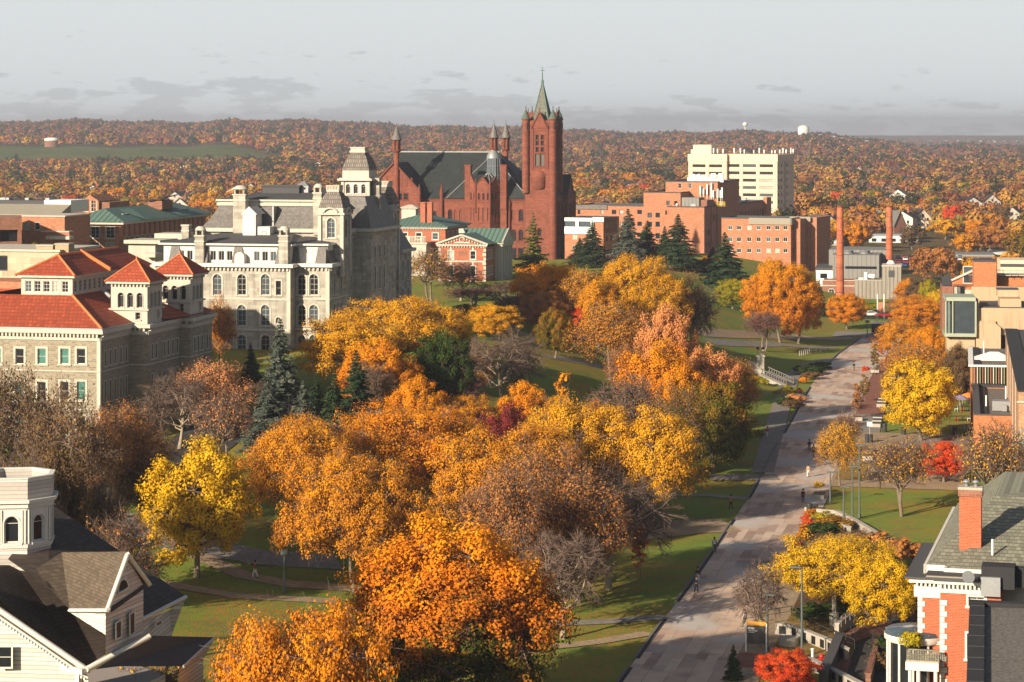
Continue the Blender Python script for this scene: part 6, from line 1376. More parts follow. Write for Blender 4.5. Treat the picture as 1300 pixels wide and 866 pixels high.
    ribbon('meadow_road', [((-80 - CX) * 2420 / F, 2420), ((180 - CX) * 2430 / F, 2430), ((372 - CX) * 2560 / F, 2560)], 12, 'path_grey', .8, seg=30)
plant()

# ------------------------------------------------------------------ cars
def car_proto(nm, paint):
    b = MB(); L = 2.2; w = .88
    prof = [(-L, .35), (-L, .75), (-1.9, .92), (-1.15, .98), (-.55, 1.42), (.75, 1.44), (1.5, 1.0), (2.1, .85), (L, .6), (L, .35)]
    b.loft([[(x, y, z) for x, z in prof] for y in (-w, w)], 0)
    g = MB()
    for s in (-1, 1): g.add([(-1.0, s * (w + .012), 1.0), (-.5, s * (w + .012), 1.36), (.7, s * (w + .012), 1.38), (1.3, s * (w + .012), 1.02)], [(0, 1, 2, 3)])
    g.add([(-1.13, -w * .9, 1.01), (-1.13, w * .9, 1.01), (-.6, w * .85, 1.40), (-.6, -w * .85, 1.40)], [(0, 1, 2, 3)]); g.add([(1.48, -w * .9, 1.03), (1.48, w * .9, 1.03), (.82, w * .85, 1.43), (.82, -w * .85, 1.43)], [(0, 1, 2, 3)])
    wh = []
    for x in (-1.35, 1.35):
        for s in (-1, 1):
            t_ = MB(); t_.loft([[(x + .33 * math.cos(a), s * w + e, .33 + .33 * math.sin(a)) for a in [i * math.pi / 6 for i in range(12)]] for e in (-.1, .06)], 0); wh.append(t_.mesh('wheel', 'black'))
    return b.mesh('body', 'white_panel'), g.mesh('windows', 'glass'), wh
CP = car_proto('car', 'white')
mat('car_white', (.75, .75, .74, 1), rough=.3, spec=.6); mat('car_silver', (.38, .39, .40, 1), rough=.3, spec=.6); mat('car_black', (.02, .02, .024, 1), rough=.25, spec=.7); mat('car_red', (.35, .02, .02, 1), rough=.3, spec=.6); mat('car_blue', (.03, .06, .16, 1), rough=.3, spec=.6)
CC = ['car_white', 'car_silver', 'car_black', 'car_red', 'car_blue']
def car(X, D, rz, ci, label, group):
    o = empty('parked_car', (X, D, zgf(X, D) + .1), rz, label, 'car', group); q = link('body', CP[0], o, mats=[M[CC[ci]]]); link('window_glass', CP[1], o)
    for m_ in CP[2]: link('wheel', m_, o)
rr = random.Random(3)
cn = ['white', 'silver', 'black', 'red', 'dark blue']
for row_, D in enumerate((822, 838, 856, 868)):
    for i in range(11):
        px = 1140 + i * 8.8 + rr.uniform(-1, 1)
        if rr.random() < .2: continue
        c_ = rr.randrange(5); car((px - CX) * D / F, D, rad(80 + rr.uniform(-4, 4)), c_, f'{cn[c_]} car in the far parking lot beyond the heating plant', f'{cn[c_]} cars in the far parking lot')
for px, D, ci, lb in ((1104, 607, 0, 'white car on the street at the far end of the walk'), (1112, 611, 2, 'black car on the street at the far end of the walk'), (1149, 640, 1, 'silver car under the trees beside the ribbed concrete block'), (1122, 604, 3, 'dark red car near the striped post')):
    car((px - CX) * D / F, D, rad(8), ci, lb, None)
# ------------------------------------------------------------------ right-hand campus buildings
def right_buildings():
    mat('brick_vivid', (.56, .19, .075, 1), (.46, .15, .06, 1), vs=.3, amt=.5, pat='brick', bw=.42, bh=.14, msize=.012, mcol=(.5, .24, .13, 1))  # vivid orange brick, the same colour on every face
    B = Bld('orange_brick_centre', 'low orange brick building with flat roofs and striped fin screen behind the yellow tree', 'building', 1236.5, 338, 0, rot=10.8)
    W_, T = MB(), MB(); fz, fx, fy = B.fz, B.fx, B.fy; z1 = fz(527); z2 = fz(465, 0, 41)
    W_.box(0, 40, 0, .3, -1, z1); W_.box(0, .3, .3, 41, -1, z1); W_.box(.3, 40, .3, 41, z1 - .9, z1 - .6, 1)
    T.box(-.1, 40, -.1, .35, z1, z1 + .18); T.box(-.1, .9, .35, 41, z1, z1 + .18); T.box(.9, 1.9, .4, 41, z1 - .6, z1 - .3, 1)
    W_.box(-.35, 40, 41, 72, -1, z1 - .5); W_.box(-.3, 40, 41.3, 72, z1 - .5, z2 - .1, 2); W_.box(-.35, .3, 41, 72, z1 - .5, z2)
    T.box(-.7, 40, 40.6, 41.3, z2 - .02, z2 + .25, 2); T.box(-.7, .1, 41.3, 72, z2 - .02, z2 + .25, 2); W_.box(.1, 40, 41.3, 72, z2 - .1, z2 + .02, 1); T.box(.1, 1.2, 41.3, 72, z2 + .03, z2 + .2, 1)
    fn = MB()
    for i in range(70): x = -.2 + i * .42; fn.box(x, x + .16, 40.75, 41.2, z1 + .2, z2 - .02, i % 3)
    fn.build('screen_fin', ['green_fin', 'rust_fin', 'limestone_trim'], B.root)
    sk = MB(); x = fx(1262, 52); sk.hip(x - 3.2, x + 3.2, 50, 55, z2 + .25, z2 + 1.3); sk.build('skylight', 'white_panel', B.root)
    u = MB(); x = fx(1270, 12); u.box(x - 1.2, x + 2.2, 10, 12.5, z1 - .5, z1 + .9); u.box(x + .2, x + .9, 9.4, 10, z1 - .5, z1 + .4); u.build('roof_unit', 'grey_metal', B.root)
    for p, y in ((1252, 14), (1277, 27), (1249, 60)): v = MB(); x = fx(p, y); v.cyl(x, y, .12, z1 - .6, z1 + 1.3 + (4 if y > 50 else 0), 8); v.build('vent_pipe', 'white_panel', B.root)
    d = MB(); 
    for p in (1246, 1262, 1278): x = fx(p); d.box(x - .9, x + .9, -.06, .0, .1, 2.3)
    d.build('doorway', 'glass', B.root)
    W_.build('wall', ['brick_vivid', 'gravel_roof', 'dark_metal'], B.root); T.build('coping', ['membrane_roof', 'dark_roof', 'white_panel'], B.root)
    # long tan wall coming towards the viewer
    Q = Bld('tan_brick_block', 'tall tan brick block with black roof edge running along the right margin', 'building', 1293, 296, 0, rot=10.8)
    q = MB(); t_ = MB(); z = Q.fz(497); q.box(0, 30, 0, 92, -1, z, 0); t_.box(-.12, 1.9, -.15, 92, z, z + .15, 0); t_.box(1.9, 30, 1.2, 92, z - .5, z + .01, 1); q.box(-.02, 6, -.06, .0, -1, Q.fz(545), 1); t_.box(-.2, 30, -.2, .0, z - 1.4, z - 1.2, 2)
    for y in (16, 34, 52, 70): t_.box(-.06, 0, y, y + .5, 0, z - .6, 2)
    q.build('wall', ['tan_brick', 'concrete'], Q.root); t_.build('parapet', ['dark_roof', 'membrane_roof', 'limestone_trim'], Q.root)
    for y in (60, 74): c = MB(); c.box(5, 5.6, y, y + .6, z, z + 2.2); c.box(5.8, 6.0, y, y + .3, z, z + 3.4); c.build('roof_post', 'rust_fin', Q.root)
    # concrete and glass centre behind
    E_ = Bld('concrete_glass_centre', 'tan concrete arts centre with big tilted glass box and orange brick stair tower', 'building', 1238, 432, 0, rot=8)
    W_, T, K_ = MB(), MB(), MB(); fz, fx, fy = E_.fz, E_.fx, E_.fy
    x0 = fx(1239.5); zc = fz(404)
    W_.box(x0, 60, 0, 30, fz(425), fz(391), 1); W_.box(x0 + 0, fx(1264), -.5, 6, -1, fz(407), 1); W_.box(fx(1243), fx(1262), -1.2, -.4, -1, fz(408.5), 1)
    W_.add([(fx(1262), -1.2, fz(408.5)), (fx(1270), -1.2, fz(415)), (fx(1270), -1.2, -1), (fx(1262), -1.2, -1)], [(0, 1, 2, 3)], 1)
    W_.box(fx(1281), 60, -.5, 4, -1, fz(413), 1); W_.box(fx(1264), 60, 1.5, 5, -1, fz(402), 3)
    W_.box(fx(1270), 60, 2, 25, fz(391), fz(389.5), 2); W_.box(x0 - .1, fx(1243), -.6, .1, -1, fz(373), 1)
    W_.box(x0, 60, 16, 17, fz(391), fz(364, 0, 16), 1); T.box(x0 + .1, 60, .4, 16, fz(391) - .1, fz(390) + .02, 1)
    W_.box(fx(1270), fx(1297), 1.0, 7, fz(390), fz(379.5), 1); W_.box(fx(1268.5), fx(1295), 5, 9, fz(379), fz(370), 1); T.box(fx(1268), fx(1296), 4.9, 9.1, fz(370), fz(368.8), 1)
    y = 24; W_.box(fx(1236.5, y), fx(1265, y), y, y + 7, 2, fz(332, 0, y), 0); W_.box(fx(1265, y), 70, y + 4, y + 14, 2, fz(352, 0, y), 0); W_.box(x0, 70, y - .4, y, 2, fz(363, 0, y), 0)
    T.box(fx(1236, y), fx(1265.5, y), y - .2, y + 7.2, fz(332, 0, y), fz(330.5, 0, y), 1); T.box(fx(1258, y), 70, y + 3, y + 5, fz(351, 0, y), fz(350, 0, y), 0)
    y = 44; W_.box(fx(1270, y), 75, y, y + 10, 4, fz(330, 0, y), 4); T.box(fx(1270, y), 75, y - .2, y, fz(338, 0, y), fz(334.5, 0, y), 1)
    rl = MB(); y = 26.5
    for i in range(12): x = fx(1256, y) + i * 1.3; rl.box(x, x + .08, y, y + .08, fz(351, 0, y), fz(343, 0, y))
    for zz in (343, 347): rl.box(fx(1256, y), 70, y, y + .07, fz(zz, 0, y), fz(zz, 0, y) + .1)
    rl.build('roof_railing', 'grey_metal', E_.root)
    # brick shed roof block left
    y = 30; W_.add([(fx(1209, y), y, 2), (fx(1236, y), y, 2), (fx(1236, y), y, fz(344, 0, y)), (fx(1209, y), y, fz(357, 0, y))], [(0, 1, 2, 3)], 0); W_.box(fx(1196, y), fx(1209, y), y + .3, y + 9, 0, fz(363, 0, y), 5); T.add([(fx(1196, y), y, fz(363, 0, y)), (fx(1210, y), y, fz(363, 0, y)), (fx(1210, y), y + 8, fz(354.5, 0, y)), (fx(1197, y), y + 8, fz(354.5, 0, y))], [(0, 1, 2, 3)], 1)
    T.tube([(fx(1208, y), y - .1, fz(356.5, 0, y)), (fx(1236, y), y - .1, fz(343.5, 0, y))], .3, 4, 0); W_.box(fx(1212, 20), fx(1238, 20), 20, 29, 0, fz(365, 0, 20), 0); T.box(fx(1211, 20), fx(1237, 20), 19.9, 20, fz(375, 0, 20), fz(368, 0, 20), 0); E_.window((fx(1229, y), y - .08, fz(360, 0, y)), 0, 2.0, 3.4, 'house')
    for p in (1215, 1220): E_.window((fx(p, 19.8), 19.8, fz(374.5, 0, 20)), 0, 1.4, 1.7, 'plain1')
    # glass box with pale frame
    gx0, gx1 = fx(1199.5), fx(1237.5); zt, zb2 = fz(377), fz(427)
    g = MB(); g.box(fx(1209.5), gx1, -1.0, 7.5, zb2 + .6, fz(382), 0); g.box(gx0 + .3, fx(1209), .8, 7.5, zb2 + .6, fz(382), 0); g.build('glass_wall', 'glass_blue', E_.root)
    K_.box(gx0, gx1 + .1, -1.4, 8, fz(382) + .02, zt, 0); K_.box(gx0 - .1, gx1 + .2, -1.5, 8, zb2, zb2 + .6, 0); K_.box(gx0, gx0 + .22, -1.4, -.9, zb2, zt, 0); K_.box(fx(1208.5), fx(1209.8), -1.35, 7.6, zb2, fz(382), 0); K_.box(gx1 - .05, gx1 + .25, -1.45, 8, zb2, fz(382), 0); K_.box(fx(1204), fx(1204.8), -1.3, -1.1, zb2, fz(382), 0)
    K_.build('frame', 'copper_frame', E_.root)
    mu = MB()
    for i in range(1, 12): x = fx(1209.5) + (gx1 - fx(1209.5)) * i / 12; mu.box(x - .03, x + .03, -1.06, -1.0, zb2 + .6, fz(382))
    for i in range(1, 16): z = zb2 + .6 + (fz(382) - zb2 - .6) * i / 16; mu.box(fx(1209.5), gx1, -1.07, -1.01, z - .03, z + .03)
    mu.build('mullion', 'dark_metal', E_.root)
    W_.box(fx(1202), gx1, 0, 6, -1, zb2 - .02, 1)
    W_.build('wall', ['brick_vivid', 'tan_concrete', 'membrane_roof', 'dark_roof', 'cream_panel', 'brick_brown'], E_.root); T.build('trim', ['limestone_trim', 'membrane_roof'], E_.root)
mat('tan_brick', (.50, .28, .16, 1), (.42, .24, .14, 1), vs=.15, amt=.5, pat='brick', bw=.5, bh=.2, msize=.01, mcol=(.48, .32, .2, 1)); mat('copper_frame', (.36, .40, .30, 1), rough=.6)
right_buildings()

# ------------------------------------------------------------------ brick house at the lower right
def brick_house():
    B = Bld('brick_mansion', 'red brick mansion with white quoins, bracketed cornice and grey-green shingle roof', 'house', 1194, 160, 0, rot=15)
    W_, T, R_, S_ = MB(), MB(), MB(), MB(); fz, fx, fy = B.fz, B.fx, B.fy
    zc = fz(752); ze = fz(733); xr = fx(1271); zb = -1
    wl = [(fx(1240) - 0, fz(766), 1.3, fz(751.5) - fz(766) - .1, 'house'), (fx(1230), fz(834), .9, 2.0, 'house')]
    B.wall(W_, (0, 0), (xr, 0), zb, zc, [(fx(1240), fz(767), 1.1, .62, 'sash4'), (fx(1231) + .2, fz(834), .75, 1.7, 'house')], tb=T, sw=.14)
    xs = fx(1166, 1.6); y1 = 1.6; z1 = fz(733, xs, y1)
    B.wall(W_, (xs, y1), (0, y1), zb, z1, [], tb=T); W_.box(-.02, 0, 0, y1, zb, zc)
    W_.box(xs, xs + .3, y1 + .01, 12, zb, z1); W_.box(xr - .3, xr, .3, 20, zb, zc)
    for x, y, n in ((0, 0, 42), (xs, y1, 42)):
        for k in range(n):
            z = fz(866, x, y) - 2 + k * .38
            if z > zc - .7: break
            T.box(x - .05, x + (.44 if k % 2 else .27), y - .05, y + .02, z, z + .34); T.box(x - .05, x + .01, y, y + (.27 if k % 2 else .44), z, z + .34)
    for p in (758, 817): B.strip(T, (xs, y1), (0, y1), fz(p, xs, y1), fz(p, xs, y1) + .22, .09)
    T.box(-.1, xr, -.12, 0, zc, ze - .35); B.dentils(T, (-.1, 0), (xr - 1.3, 0), ze - .62, ze - .35, .42, .13, .13); T.box(-.35, xr, -.55, 0, ze - .35, ze - .1); T.box(xs - .3, -.1, y1 - .1, y1, z1 - 1.3, z1 - .5); B.dentils(T, (xs - .2, y1), (-.1, y1), z1 - .5, z1 - .28, .35, .13, .13); T.box(xs - .6, -.3, y1 - .5, y1, z1 - .28, z1)
    T.box(xs - .6, xs, y1, 13, z1 - .4, z1); 
    # flat metal roof edges
    S_.box(-1.0, xr - 1.4, -.75, 1.7, ze - .1, ze + .12, 0); S_.box(xs - .9, -1.0, y1 - .7, 14.6, z1, z1 + .14, 0); S_.box(-.9, xr - 1.5, -.72, -.5, ze + .12, ze + .2, 1)
    # shingle roof: two offset faces with white rakes
    zr = fz(630, 2, 14)
    ax, ay = fx(1174, 3) + .2, 2.6; bx, by = .35, 1.6; zlow = ze + .35
    xR = 14
    R_.add([(bx, by, zlow), (xR, by, zlow), (xR, 15, zr), (bx + 4.4, 15, zr)], [(0, 1, 2, 3)]); R_.add([(ax, ay, zlow), (bx + .2, ay, zlow), (bx + 4.6, 15, zr - .02), (ax + 3.9, 15, zr - .02)], [(0, 1, 2, 3)])
    R_.add([(ax, ay, zlow), (ax + 3.9, 15, zr - .02), (ax + 3.9, 27, zr), (ax, 30, zlow)], [(0, 1, 2, 3)]); R_.add([(ax + 3.9, 15, zr - .03), (xR, 15, zr - .01), (xR, 27, zr), (ax + 3.9, 27, zr)], [(0, 1, 2, 3)])
    T.add([(bx, by, zlow), (xR, by, zlow), (xR, by, ze), (bx, by, ze)], [(0, 1, 2, 3)]); T.box(bx - .1, xR, by - .2, by - .02, ze, zlow + .02); T.box(ax - .2, bx, ay - .2, ay - .02, z1, zlow + .02); T.box(ax - .22, ax - .02, ay - .2, 28, z1, zlow + .03); T.box(bx - .25, bx - .05, by - .2, ay, ze, zlow + .02)
    W_.box(ax, 14, ay + .2, 27, ze - 2, zlow - .1, 1)
    # brick chimney with caps
    cx0, cx1 = fx(1218, 5.2), fx(1245.5, 5.2); zt = fz(620, 0, 5.2); c = MB(); c.box(cx0, cx1, 5.2, 6.3, ze, zt, 0); c.box(cx0 - .09, cx1 + .09, 5.1, 6.4, zt - .5, zt - .05, 1); c.box(cx0 - .1, cx1 + .1, 5.08, 6.42, zt - .05, zt + .14, 2); o = c.build('chimney', ['brick_house', 'brick_brown', 'concrete'], B.root)
    for k, (mt_) in enumerate(('concrete', 'dark_metal')): v = MB(); x = cx0 + .45 + k * .65; v.lathe(x, 5.75, [(.14, zt + .14), (.12, zt + .4), (.3, zt + .42), (.22, zt + .52), (.03, zt + .62)], 10); v.build('chimney_cap', 'grey_metal', o)
    v = MB(); x = fx(1260, 4); v.cyl(x, 4, .08, zlow + .6, zlow + 1.7, 8); v.build('vent_pipe', 'white_panel', B.root)
    # round conservatory bay and balcony
    gx, gy = fx(1163, 3.0), 3.0; zz = fz(803, gx, gy); r_ = 1.9; k = MB(); k.lathe(gx, gy, [(r_, zz - 4.4), (r_, zz - .5)], 20, 1, 0); k.lathe(gx, gy, [(r_ + .15, zz - .5), (r_ + .3, zz - .35), (r_ + .3, zz)], 24, 0); k.lathe(gx, gy, [(r_ + .28, zz), (r_ + .1, zz + .28), (.05, zz + .42)], 24, 2)
    for i in range(12):
        a = i * math.pi / 6; k.tube([(gx + math.cos(a) * (r_ + .05), gy + math.sin(a) * (r_ + .05), zz - 4.4), (gx + math.cos(a) * (r_ + .05), gy + math.sin(a) * (r_ + .05), zz - .5)], .1, 4, 0); k.tube([(gx + math.cos(a) * (r_ + .2), gy + math.sin(a) * (r_ + .2), zz + .2), (gx, gy, zz + .46)], .035, 4, 3)
    k.lathe(gx, gy, [(r_ + .06, zz - 4.6), (r_ + .06, zz - 3.6)], 20, 0); k.build('round_bay', ['white_paint', 'glass', 'glass_blue', 'grey_metal'], B.root)
    bx0, bx1 = fx(1152, -.8), fx(1192, -.8); zf = fz(838, bx0, -.8); b = MB(); b.box(bx0, bx1, -1.0, y1, zf - .05, zf + .06, 1); b.box(bx0 - .1, bx1, -1.15, y1, zf - .6, zf - .05, 0); b.box(bx0 + .1, bx1, -.95, y1, zf + .06, zf + .62, 2) if False else None
    for i in range(20): x = bx0 + (bx1 - bx0) * i / 19; b.box(x - .03, x + .03, -1.0, -.94, zf, zf + .75, 2)
    for i in range(10): y = -.95 + i * .27; b.box(bx0, bx0 + .05, y, y + .05, zf, zf + .75, 2)
    b.box(bx0 - .05, bx1, -1.05, -.9, zf + .75, zf + .83, 2); b.box(bx0 - .05, bx0 + .08, -1.05, y1, zf + .75, zf + .83, 2)
    for x in (bx0 + .2, bx0 + .75, bx1 - .2): b.cyl(x, -.9, .14, zf - 4.5, zf - .6, 10, 0)
    b.build('balcony', ['white_paint', 'concrete', 'shingle'], B.root)
    # dark roofed extension in front at the right margin
    zx = fz(768, fx(1234, -6), -6); K_ = MB()
    K_.box(xr - 1.3, xr + .9, -.3, 1.4, zx, fz(719, xr, 0), 1); K_.box(xr - 1.32, xr - .02, -.62, -.3, fz(752), fz(728), 3); K_.box(xr + .9, 16, .6, 1.4, zx, fz(722, xr, 0), 1)
    K_.build('dark_parapet', ['brick_house', 'dark_roof', 'gravel_roof', 'grey_metal'], B.root)
    E_ = Bld('gravel_roof_wing', 'dark gravel-roofed wing with black parapet at the bottom right corner', 'building', 1233, 153, 0, rot=11.4); K_ = MB(); zt = E_.fz(768)
    K_.box(0, 20, -45, 0, -1, zt, 0); K_.box(-.1, .85, -45, 0, zt, zt + .35, 1); K_.box(.85, 20, -.75, 0, zt, zt + .34, 1); K_.box(.85, 20, -45, -.75, zt - .05, zt + .05, 2); K_.build('flat_roof', ['brick_house', 'dark_roof', 'gravel_roof'], E_.root)
    for y in range(-44, -1, 3): v = MB(); v.box(-.11, .86, y, y + .05, zt + .35, zt + .37); v.build('parapet_seam', 'membrane_roof', E_.root)
    dd = MB(); dd.lathe(0, 0, [(.05, 0), (.3, .07), (.42, .18), (.44, .2)], 14); dsh = dd.build('satellite_dish', 'grey_metal', B.root, (fx(1228, -1.5), -1.4, zx + .9)); dsh.rotation_euler = (rad(70), 0, rad(25))
    iv = TP['shrub'][0][1]; q = link('climbing_plant', iv, B.root, (fx(1157, .2), .6, zf + .2), 0, [M['leaf_lime']], (.5, .4, .8))
    W_.build('wall', ['brick_house', 'white_paint'], B.root); T.build('trim', ['white_paint'], B.root); R_.build('shingle_roof', 'shingle', B.root); S_.build('flat_roof', ['membrane_roof', 'metal_tan'], B.root)
brick_house()

# ------------------------------------------------------------------ white clapboard house at the lower left
def white_house():
    B = Bld('clapboard_house', 'white clapboard house with octagonal cupola and dark shingle roofs', 'house', 62, 160, 1.0, rot=38)
    fz, fx, fy = B.fz, B.fx, B.fy
    # cupola (octagon) placed so that one face looks left-front and one right
    oc = empty('cupola', (0, 0, 0)); oc.parent = B.root
    cx, cy, R_ = fx(19, 3), 3.0, 2.75; a0 = rad(22.5)
    ring = lambda r: [(cx + r * math.cos(a0 + i * math.pi / 4), cy + r * math.sin(a0 + i * math.pi / 4)) for i in range(8)]
    z = lambda p: fz(p, cx, cy - 2)
    zs = [z(735), z(693), z(691), z(636), z(632), z(606)]
    W_, T = MB(), MB()
    P = ring(R_); 
    for i in range(8):
        p1, p0 = P[i], P[(i + 1) % 8]; p0, p1 = (P[i], P[(i + 1) % 8])
        L = math.dist(p0, p1)
        B.wall(W_, p0, p1, zs[0] - 3, zs[1], (), m=0); B.wall(W_, p0, p1, zs[1], zs[3], [(L / 2, zs[1] + .35, L * .5, z(652.5) - zs[1] - .35, 'open_arch_white')], m=1, tb=T, sw=.1)
        d = ((p1[0] - p0[0]) / L, (p1[1] - p0[1]) / L)
        for u in (.04, .13, .80, .90): B.strip(T, (p0[0] + d[0] * L * u, p0[1] + d[1] * L * u), (p0[0] + d[0] * L * (u + .055), p0[1] + d[1] * L * (u + .055)), zs[1] + .3, zs[3] - .5, .09)
    for r, za, zb in ((R_ + .12, zs[1], zs[1] + .25), (R_ + .18, zs[3] - .35, zs[3]), (R_ + .42, zs[3], zs[4])): T.loft([[(x, y, za) for x, y in ring(r)], [(x, y, zb) for x, y in ring(r)]])
    Pp = ring(R_ + .1); Pi = ring(R_ - .15); lo = MB()
    lo.loft([[(x, y, zs[4]) for x, y in Pp], [(x, y, zs[5]) for x, y in Pp], [(x, y, zs[5]) for x, y in Pi], [(x, y, zs[4] + .3) for x, y in Pi]], 0, False); lo.add([(x, y, zs[4] + .31) for x, y in Pi], [tuple(range(8))], 1)
    T.loft([[(x, y, zs[5]) for x, y in ring(R_ + .2)], [(x, y, zs[5] + .1) for x, y in ring(R_ + .2)], [(x, y, zs[5] + .1) for x, y in ring(R_ - .2)], [(x, y, zs[5]) for x, y in ring(R_ - .2)]], 0, False)
    W_.build('wall', ['clapboard', 'white_paint'], oc); T.build('trim', 'white_paint', oc); lo.build('parapet', ['clapboard', 'shingle_dark'], oc)
    # everything below is laid out in a second frame turned to the gable directions
    H_ = Bld('x', None, None, 75, 158, 1.0, rot=-28); H_.root.parent = None
    bpy.data.objects.remove(H_.root); H_.root = B.root
    dv = Vector((H_.X0 - B.X0, H_.D0 - B.D0)); ang = rad(B.rot - H_.rot)
    def fr(x, y): w_ = H_.world(x, y); dx, dy = w_[0] - B.X0, w_[1] - B.D0; return (dx * B.c - dy * B.s, dx * B.s + dy * B.c)
    def AP(px, py, D): w_ = W(px, py, D); dx, dy = w_.x - B.X0, w_.y - B.D0; return (dx * B.c - dy * B.s, dx * B.s + dy * B.c, w_.z - B.z)
    Rf, Wl, Tr, Dk = MB(), MB(), MB(), MB()
    def PP(*l): return [AP(*q) for q in l]
    # main roof plane (dark) falling toward lower right, and its far side
    rid0, rid1 = (-60, 720, 176), (75, 655, 178)
    Rf.add(PP((-60, 700, 172), (20, 716, 165), (160, 814, 158), (110, 846, 154), (0, 762, 155), (-60, 730, 157)), [(0, 1, 2, 3, 4, 5)], 0)
    Rf.add(PP((10, 710, 163), (65, 640, 176), (150, 706, 172), (236, 757, 166), (179, 787, 158), (60, 745, 158)), [(0, 1, 2, 3, 4, 5)], 0)
    Rf.add(PP((20, 716, 165), (90, 725, 163), (170, 812, 158.5), (158, 815, 158)), [(0, 1, 2, 3)], 0)
    # front gable wall of clapboard with raking dentil cornice
    Wl.add(PP((-60, 732, 154.6), (0, 774, 154.2), (100, 843, 153.6), (112, 860, 153.4), (112, 960, 153.4), (-60, 960, 154.6)), [(0, 1, 2, 3, 4, 5)], 0)
    a, b = Vector(AP(-60, 734, 153.9)), Vector(AP(112, 852, 153.0)); Tr.tube([a, b], .22, 4); Tr.tube([a + Vector((0, 0, -.45)), b + Vector((0, 0, -.45))], .1, 4)
    for i in range(46): q = a.lerp(b, i / 46) + Vector((0, 0, -.62)); Tr.box(q.x - .07, q.x + .07, q.y - .1, q.y + .06, q.z - .1, q.z + .08)
    q = AP(98, 846, 153.2); Tr.box(q[0] - 1.6, q[0] + .9, q[1] - .4, q[1] + .3, q[2] - .35, q[2]); Tr.box(q[0] - .2, q[0] + .15, q[1], q[1] + .3, q[2] - 6, q[2] - .35)
    nW = empty('gable_window', AP(5, 851, 153.6)); nW.parent = B.root
    fm, pm, gl = win_mesh(1.15, 1.5, 'house'); o = link('window', fm, B.root, AP(5, 849, 153.5), ang * 0 + rad(B.rot)); link('pane', pm, o); bpy.data.objects.remove(nW)
    # dormer wing with pediment facing right-front
    f0, f1, fa = (137, 771, 153), (183, 742, 158), (162, 706, 154.5)
    D0_ = PP((46, 727, 160), (78, 706, 163), (162, 705, 155.3), (137, 774, 152.6), (88, 774, 156))
    Rf.add(D0_ + [(x, y, zz + .25) for x, y, zz in D0_], [(0, 4, 3, 2, 1), (5, 6, 7, 8, 9), (4, 3, 8, 9), (3, 2, 7, 8)], 1)
    Rf.add(PP((78, 706, 163), (162, 705, 155.3), (189, 741, 158.5), (120, 740, 164)), [(0, 1, 2, 3)], 1)
    Tr.tube([AP(137, 773, 152.4), AP(162, 704, 155)], .2, 4); Tr.tube([AP(162, 704, 155), AP(190, 742, 158.2)], .2, 4); Tr.tube([AP(88, 775, 155.8), AP(137, 775, 152.4)], .14, 4)
    Wl.add(PP((141, 770, 153), (162, 708, 155.3), (183, 744, 158)), [(0, 1, 2)], 1)
    Dk.add(PP((140, 772, 152.7), (183, 742, 157.8), (184, 747, 157.6), (141, 778, 152.5)), [(0, 1, 2, 3)])
    Wl.add(PP((134, 777, 153.2), (182, 744, 158.2), (182, 824, 158.2), (134, 830, 153.2)), [(0, 1, 2, 3)], 1); Wl.add(PP((88, 777, 156), (134, 778, 153.2), (134, 806, 153.2), (98, 783, 156)), [(0, 1, 2, 3)], 1)
    def hole(l, mt_='glass', nm='window'): m_ = MB(); m_.poly(PP(*l)); m_.build(nm, mt_, B.root)
    def framed(l, cen):
        m_ = MB(); pts = [Vector(p) for p in PP(*l)]
        for i in range(len(pts)): m_.tube([pts[i], pts[(i + 1) % len(pts)]], .07, 4)
        w_ = m_.build('window', 'white_paint', B.root); g_ = MB(); g_.poly(pts); g_.build('pane', 'glass', w_)
    framed([(147, 791, 154), (154, 787, 154.7), (154, 809, 154.7), (147, 812, 154)], 0); framed([(164.5, 780, 155.8), (171, 776, 156.5), (171, 803, 156.5), (165, 808, 155.8)], 0)
    framed([(150, 754, 153.6)] + [(156.5 + 6.6 * math.cos(a_), 748 - 13 * math.sin(a_) + 2 * -math.cos(a_), 154.3 + .5 * math.cos(a_)) for a_ in [math.pi * (1 - i / 8) for i in range(9)]], 0)
    # rear wing wall and low grey roof
    Wl.add(PP((179, 789, 158.3), (216, 774, 166), (218, 808, 166), (180, 812, 158.3)), [(0, 1, 2, 3)], 1); framed([(198, 790, 160.5), (205, 787, 161.5), (205, 793, 161.5), (198, 796, 160.5)], 0)
    Tr.tube([AP(179, 787, 158), AP(236, 758, 166)], .16, 4); Tr.tube([AP(110, 850, 152.6), AP(190, 808, 156)], .22, 4)
    Wl.add(PP((216, 774, 166), (236, 759, 166.2), (218, 808, 169), (217, 808, 166)), [(0, 1, 3)], 1)
    Rf.add(PP((192, 807, 157), (272, 809, 164), (232, 846, 158), (150, 846, 153), (120, 850, 151)), [(0, 1, 2, 3, 4)], 2); Wl.add(PP((272, 811, 163.8), (258, 838, 163), (258, 866, 163), (225, 876, 157.8), (228, 848, 157.8)), [(0, 1, 2, 3, 4)], 1); Tr.tube([AP(272, 810, 164), AP(232, 847, 157.9)], .12, 4)
    base = MB(); 
    c1, c2, c3, c4_ = [AP(*q) for q in ((-60, 900, 156), (120, 900, 156), (210, 850, 166), (60, 830, 178))]; base.add([(q[0], q[1], zz) for zz in (-2, 9.5) for q in (c1, c2, c3, c4_)], [(0, 1, 5, 4), (1, 2, 6, 5), (2, 3, 7, 6), (3, 0, 4, 7), (4, 5, 6, 7)]); base.build('ground_storey', 'clapboard', B.root)
    Rf.build('shingle_roof', ['shingle_dark', 'shingle_brown', 'membrane_roof'], B.root); Wl.build('clapboard_wall', ['clapboard', 'clapboard'], B.root); Tr.build('trim', 'white_paint', B.root); Dk.build('pediment_ledge', 'shingle_dark', B.root)
white_house()
